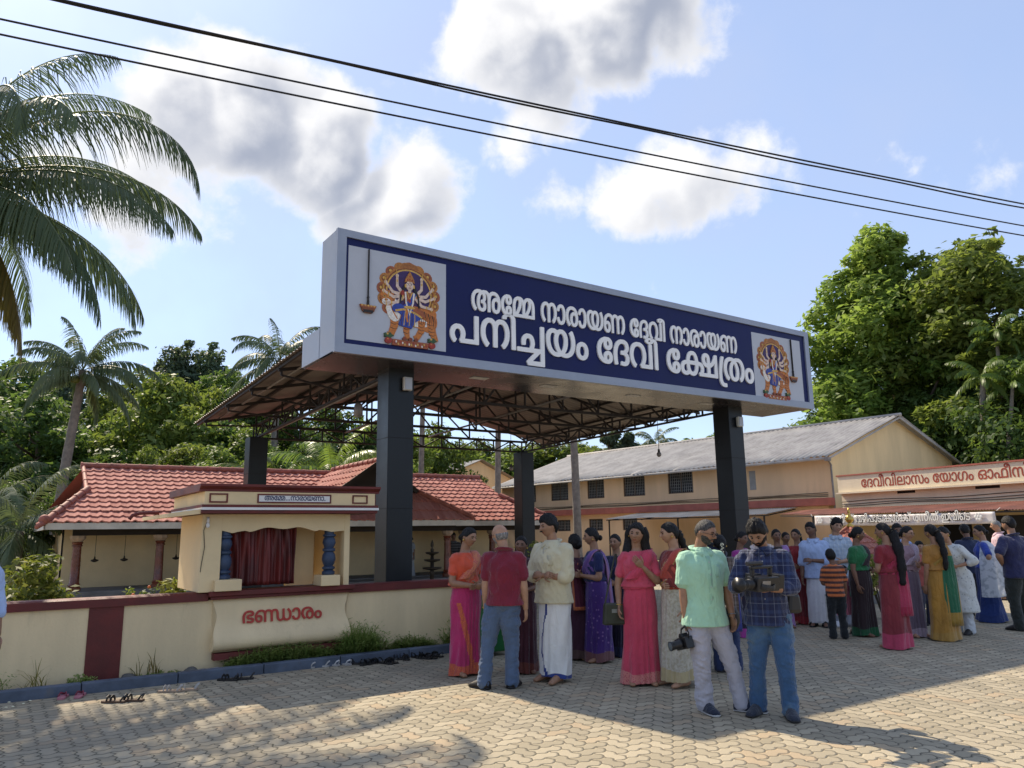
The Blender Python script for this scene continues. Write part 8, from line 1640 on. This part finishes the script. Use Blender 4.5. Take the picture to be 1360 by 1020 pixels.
MB().box(-.06, .06, -.13, .14, -.06, .06).box(-.055, .055, .14, .21, -.045, .075).box(-.02, .02, -.16, .10, .125, .15).box(-.018, .018, -.15, -.12, .06, .126).box(-.018, .018, .07, .10, .06, .126).build('camera_body', M_black, t, bevel=.008)
MB().tube([(0, -.13, 0), (0, -.17, 0), (0, -.172, 0), (0, -.25, 0), (0, -.252, 0), (0, -.31, 0)], [.045, .045, .04, .042, .055, .062], 16).build('lens_hood', M_black, t, smooth=True)
MB().tube([(0, -.2, .17), (0, -.02, .17)], .017, 10).box(-.008, .008, -.12, -.1, .15, .165).build('microphone', M_rubber, t)
MB().box(-.14, -.062, -.06, .05, .0, .07).build('flip_screen', M_black, t, bevel=.004); MB().box(.06, .066, -.08, .02, -.02, .03).build('silver_badge', M_metalg, t)
MB().tube([(.06, .08, -.02), (.09, .02, -.03), (.085, -.05, -.02), (.06, -.09, -.01)], [(.006, .025)]*4, 6).build('hand_strap', M_rubber, t)
t = thing('shoulder_bag', 'black shoulder bag hanging at the hip behind the videographer', 'bag', video.root.location+Vector((.25, .08, .92)), R(25))
MB().prism([(-.09, -.06), (.09, -.07), (.07, .11), (-.06, .13)], -.06, .06).build('bag_body', M_rubber, t, bevel=.035); MB().tube([(-.02, -.02, .12), (-.06, -.02, .30), (-.14, 0, .46)], [(.006, .02)]*3, 6).build('strap', M_rubber, t)
t = thing('black_bag', 'soft black bag tucked under the left arm of the man in the mint shirt', 'bag', mint.root.location+Vector((.25, .08, .80)), R(20))
MB().ball((0, 0, 0), (.10, .06, .13), 16).build('bag_body', M_rubber, t, smooth=True); MB().tube([(-.06, 0, .15), (-.05, -.02, .28), (-.1, -.02, .42)], [(.005, .016)]*3, 6).build('strap', M_rubber, t)
t = thing('handbag', 'dark olive handbag hanging beside the coral sari from a thin shoulder strap', 'handbag', coral.handpos(-1, .0)+Vector((-.06, .02, -.06)), R(10))
M_olive = mat('olive leather', (.035, .036, .022), .5, .25, 8)
MB().prism([(-.12, -.13), (.12, -.13), (.10, .10), (-.10, .10)], -.045, .045).build('bag_body', M_olive, t, bevel=.02); MB().tube([(-.09, 0, .09), (-.02, .02, .35), (.06, .04, .62)], [(.004, .010)]*3, 6).tube([(.09, 0, .09), (.08, .03, .35), (.07, .045, .62)], [(.004, .010)]*3, 6).build('strap', M_olive, t); MB().box(-.03, .03, -.052, -.046, .0, .04).build('clasp', M_metalg, t)
# ================================================================ overhead cables
M_cable = mat('cable sheath', (.012, .012, .013), .6, .2)
def cable(label, p0, p1, z, r, sag=.25, tw=0):
    a, b = ground(*p0, z), ground(*p1, z); d = b-a; pts = []
    for i in range(61):
        t = -.8+2.6*i/60; s = (t-.5); p = a+d*t; pts.append((p.x, p.y, z-sag*(.25-s*s)+(tw*math.sin(i*.9) if tw else 0)))
    o = MB().tube(pts, r, 6).build('overhead_cable', M_cable, smooth=True); tag(o, label, 'cable', 'overhead cables'); return o
cable('upper strand of the topmost doubled overhead cable', (82, 0), (1360, 271), 7.6, .014)
cable('lower strand of the topmost doubled overhead cable', (76, 0), (1360, 276), 7.6, .014, .25, .012)
cable('middle overhead cable below the doubled one', (60, 38), (1360, 300), 7.2, .012)
cable('lowest overhead cable across the sky', (55, 57), (1360, 313), 7.0, .012)
# ================================================================ bins
M_green = mat('green plastic', (.012, .13, .035), .45, .1, 4); M_bluep = mat('blue plastic', (.02, .07, .30), .4, .1, 4); M_yel = mat('yellow plastic', (.55, .36, .02), .45, .1, 4)
def bin_(label, loc, m, ml, h, rz):
    t = thing('waste_bin', label, 'bin', loc, rz)
    MB().add([(-.2, -.2, .06), (.2, -.2, .06), (.2, .2, .06), (-.2, .2, .06), (-.26, -.27, h), (.26, -.27, h), (.26, .27, h), (-.26, .27, h)], [(3, 2, 1, 0), (4, 5, 6, 7), (0, 1, 5, 4), (1, 2, 6, 5), (2, 3, 7, 6), (3, 0, 4, 7)]).build('bin_body', m, t, bevel=.03)
    MB().box(-.29, .29, -.31, .29, h+.005, h+.06).box(-.25, .25, -.27, .25, h+.062, h+.09).build('lid', ml, t, bevel=.02)
    for s in (-1, 1): MB().tube([(s*.2, .22, .08), (s*.25, .22, .08)], .08, 12).build('wheel', M_rubber, t)
    return t
pb = deep(652, 840, 10.9); bin_('green bin with a blue lid between the magenta sari and the bald man', (pb.x, pb.y, 0), M_green, M_bluep, .80, ALPHA)
pb = deep(655, 838, 11.5); bin_('taller yellow bin standing behind the green bin', (pb.x, pb.y, 0), M_yel, M_yel, .96, ALPHA)
# ================================================================ footwear and litter
def shoe_mesh(kind, m1, m2):
    t = thing('shoe', None, 'shoe'); q = MB(); N = 14; vs = []
    prof = [(-.12, .028), (-.09, .036), (-.03, .036), (.03, .042), (.08, .046), (.12, .036), (.135, .014)]
    for z in (0.002, .02):
        for y, w in prof: vs.append((-w, y, z))
        for y, w in reversed(prof): vs.append((w, y, z))
    n = len(prof)*2; q.add(vs, [tuple(range(n-1, -1, -1)), tuple(range(n, 2*n))]+[(i, (i+1) % n, (i+1) % n+n, i+n) for i in range(n)]); q.build('sole', m1, t)
    st = MB()
    if kind == 'flip':
        st.tube([(-.038, -.02, .02), (-.025, .03, .05), (0, .075, .03)], [(.006, .01)]*3, 6).tube([(.038, -.02, .02), (.025, .03, .05), (0, .075, .03)], [(.006, .01)]*3, 6); st.build('strap', m2, t)
    elif kind == 'sandal':
        for y in (.06, .02): st.tube([(-.042, y, .018), (-.03, y, .05), (0, y, .062), (.03, y, .05), (.042, y, .018)], [(.004, .016)]*5, 6)
        st.tube([(-.035, -.08, .018), (-.03, -.11, .06), (0, -.125, .07), (.03, -.11, .06), (.035, -.08, .018)], [(.004, .010)]*5, 6); st.build('strap', m2, t)
    else:
        secs = [(-.122, .026, .045), (-.10, .034, .058), (-.03, .035, .055), (.03, .040, .06), (.08, .044, .045), (.115, .036, .034), (.132, .012, .02)]; vs = []; N = 10
        for y, w, h in secs:
            for i in range(N): a = math.pi*i/(N-1); vs.append((w*math.cos(a), y, .02+max(0, math.sin(a))*(h-.02)))
        st.add(vs, [(j*N+i, j*N+i+1, (j+1)*N+i+1, (j+1)*N+i) for j in range(len(secs)-1) for i in range(N-1)]+[tuple(range(N)), tuple(range((len(secs)-1)*N, len(secs)*N))]); st.build('upper', m2, t, smooth=True)
        la = MB()
        for y in (.0, .025, .05): la.tube([(-.022, y, .062-.25*abs(y)), (0, y, .07-.3*y), (.022, y, .062-.25*abs(y))], .004, 5)
        la.build('lace', M_sole, t)
    return t
M_pink = mat('pink rubber', (.42, .16, .19), .6, .1, 8); M_maroon = mat('maroon strap', (.20, .03, .05), .5, .1); M_brown = mat('brown leather', (.11, .06, .035), .6, .25, 12); M_pale = mat('pale canvas', (.40, .38, .35), .8, .15, 10); M_tan = mat('tan footbed', (.34, .25, .18), .7, .2, 12)
PAIRS = [('flip', M_pink, M_maroon, 92, 927, 10, 'pink flip flop with a maroon strap lying by the kerb'), ('sandal', M_brown, M_rubber, 161, 933, 75, 'brown and black strap sandal farthest out on the paving'), ('sandal', M_tan, M_pale, 235, 919, 80, 'sandal with a tan footbed and pale straps near the kerb'), ('sandal', M_rubber, M_rubber, 311, 904, 70, 'black sandal beside the kerb at the edge of the sunny patch'), ('sandal', M_pale, M_pale, 414, 887, 60, 'pale strap sandal, left pair of the two by the kerb'), ('sandal', M_pale, M_sole, 447, 884, 50, 'pale strap sandal, right pair of the two by the kerb')]
for kind, a, b, px, py, rz, lab in PAIRS:
    p0 = ground(px, py); s = shoe_mesh(kind, a, b); s['label'] = lab; s['group'] = 'pairs of shoes left by the kerb'
    s.location = (p0.x-.06, p0.y-.02, .005); s.rotation_euler.z = R(rz)+ALPHA*.3
    dup(s, (p0.x+.09, p0.y+.03, .005), R(rz)+ALPHA*.3+rnd.uniform(-.5, .5))
s0 = shoe_mesh('sandal', M_rubber, M_black); s0['label'] = 'dark sandal in the row of footwear along the kerb'; s0['group'] = 'dark sandals along the kerb near the magenta sari'
g_ = random.Random(5); first = True
for i in range(16):
    px = 478+i*8.5 if i < 13 else 600+i*3; p0 = ground(px, 881-(px-478)*.10+g_.uniform(-3, 5))
    o = s0 if first else dup(s0); first = False; o.location = (p0.x, p0.y, .005); o.rotation_euler.z = g_.uniform(0, 6.28); o.scale = (.95,)*3
M_stone = mat('grey stone', (.10, .095, .085), .95, .3, 8, .8, 20)
def stone(label, e, n, r, sd):
    q = MB().ball((0, 0, 0), (r*1.2, r*.9, r*.7), 14); q.v = [tuple(Vector(v)*(1+.25*noise.noise(Vector(v)*9+Vector((sd, 0, 0))))) for v in q.v]
    o = q.build('stone', M_stone, smooth=True); o.location = L(e, n, .05+r*.35); tag(o, label, 'stone')
stone('dark round stone at the foot of the wall right of the red pilaster', 1.22, .35, .07, 1); stone('grey stone on the planting bed right of the dry grass', 1.86, .28, .075, 2)
def paper(label, e, n, w, d, sd, name='paper_scrap'):
    g = random.Random(sd); vs = []; nx = 9
    for j in range(nx):
        for i in range(nx): vs.append(((i/(nx-1)-.5)*w, (j/(nx-1)-.5)*d, .012+.03*abs(noise.noise(Vector((i*.55+sd, j*.55, 0))))))
    o = MB().add(vs, [(j*nx+i, j*nx+i+1, (j+1)*nx+i+1, (j+1)*nx+i) for j in range(nx-1) for i in range(nx-1)]).build(name, M_pale, smooth=True); sd_ = o.modifiers.new('thick', 'SOLIDIFY'); sd_.thickness = .006
    o.location = L(e, n, .055); o.rotation_euler.z = ALPHA+g.uniform(-.3, .3); tag(o, label, 'litter')
paper('crumpled pale sheet lying on the planting bed below the bulging panel', 2.12, .30, .42, .22, 3); paper('crumpled white rag on the planting bed left of the red pilaster', .18, .30, .30, .16, 4, 'white_rag')
for i, (px, py) in enumerate(((12, 934), (22, 931), (31, 936), (40, 932), (17, 940), (8, 941))):
    p0 = ground(px, py); o = MB().ball((0, 0, 0), (.016, .011, .006), 7).build('petal', M_jasmine, smooth=True); o.location = (p0.x, p0.y, .011); tag(o, 'fallen white petal by the left end of the kerb', 'petal', 'fallen petals by the kerb')
# ================================================================ tiny tiled shrine among the crowd
p0 = ground(1131, 800); sh = thing('small_shrine', 'tiny shrine with a tiled pyramid roof and golden finial behind the crowd', 'shrine', (deep(1131, 720, 17.5).x, 17.5, 0), ALPHA)
MB().box(-.38, .38, -.38, .38, 0, .9).build('shrine_body', M_cream2, sh, bevel=.01); MB().box(-.5, .5, -.5, .5, 0, .25).build('plinth', M_grey, sh, bevel=.01)
for k in range(4):
    w = [Vector((x*c_-y*s_, x*s_+y*c_, z)) for c_, s_ in [(math.cos(k*math.pi/2), math.sin(k*math.pi/2))] for x, y, z in ((-.62, -.62, .95), (.62, -.62, .95), (0, 0, 1.62))]
    a_ = w[1]-w[0]; up_ = w[2]-(w[0]+w[1])/2; Sx = up_.length; Lx = a_.length
    tiled('shrine_roof', sh, w[0], a_, up_, Sx, 6, lambda s: Lx/2*s/Sx, lambda s: Lx-Lx/2*s/Sx, .03, .16)
    ridge(sh, w[0]+Vector((0, 0, .04)), w[2]+Vector((0, 0, .04)), .04, .2)
MB().lathe([(.07, 1.60), (.09, 1.66), (.03, 1.70), (.085, 1.76), (.10, 1.80), (.05, 1.87), (.02, 1.92), (.035, 1.95), (.006, 2.06)], (0, 0, 0), 14).build('finial', M_gold, sh, smooth=True)
# ================================================================ shed beyond the garden at the left
sp = deep(18, 740, 27); shd = thing('garden_shed', 'low pale grey shed with open front rail seen past the temple corner', 'shed', (sp.x-1.5, 27, 0), R(12))
M_shed = mat('pale grey wash', (.34, .36, .38), .85, .15, 1.5, .2, 30, stain=.3)
MB().box(-3, 3.2, 0, .2, 0, 1.55).build('wall', M_shed, shd); MB().box(2.0, 2.8, -.02, 0, .35, 1.35).build('window', M_dark, shd); MB().box(-3, 3.2, -.6, .0, 0, .3).build('step', M_grey, shd)
MB().box(-3, 3.2, .2, 3, 1.8, 2.1).build('dark_loft', M_dark, shd)  # near-black box standing in for the shade under the shed roof
fr_ = MB()
for z in (1.62, 2.0): fr_.tube([(-3, -.5, z), (3.3, -.5, z)], .03, 6)
for x in (-2.5, -.8, .9, 2.6): fr_.tube([(x, -.5, 0), (x, -.5, 2.0)], .03, 6)
fr_.build('pipe_rail', M_pipe, shd, smooth=True)
corr('roof_sheet', (-3.3, -.2, 2.15), (-3.3, 3.2, 2.7), (3.5, -.2, 2.15), (3.5, 3.2, 2.7), .17, .02, M_rust, shd, 3)
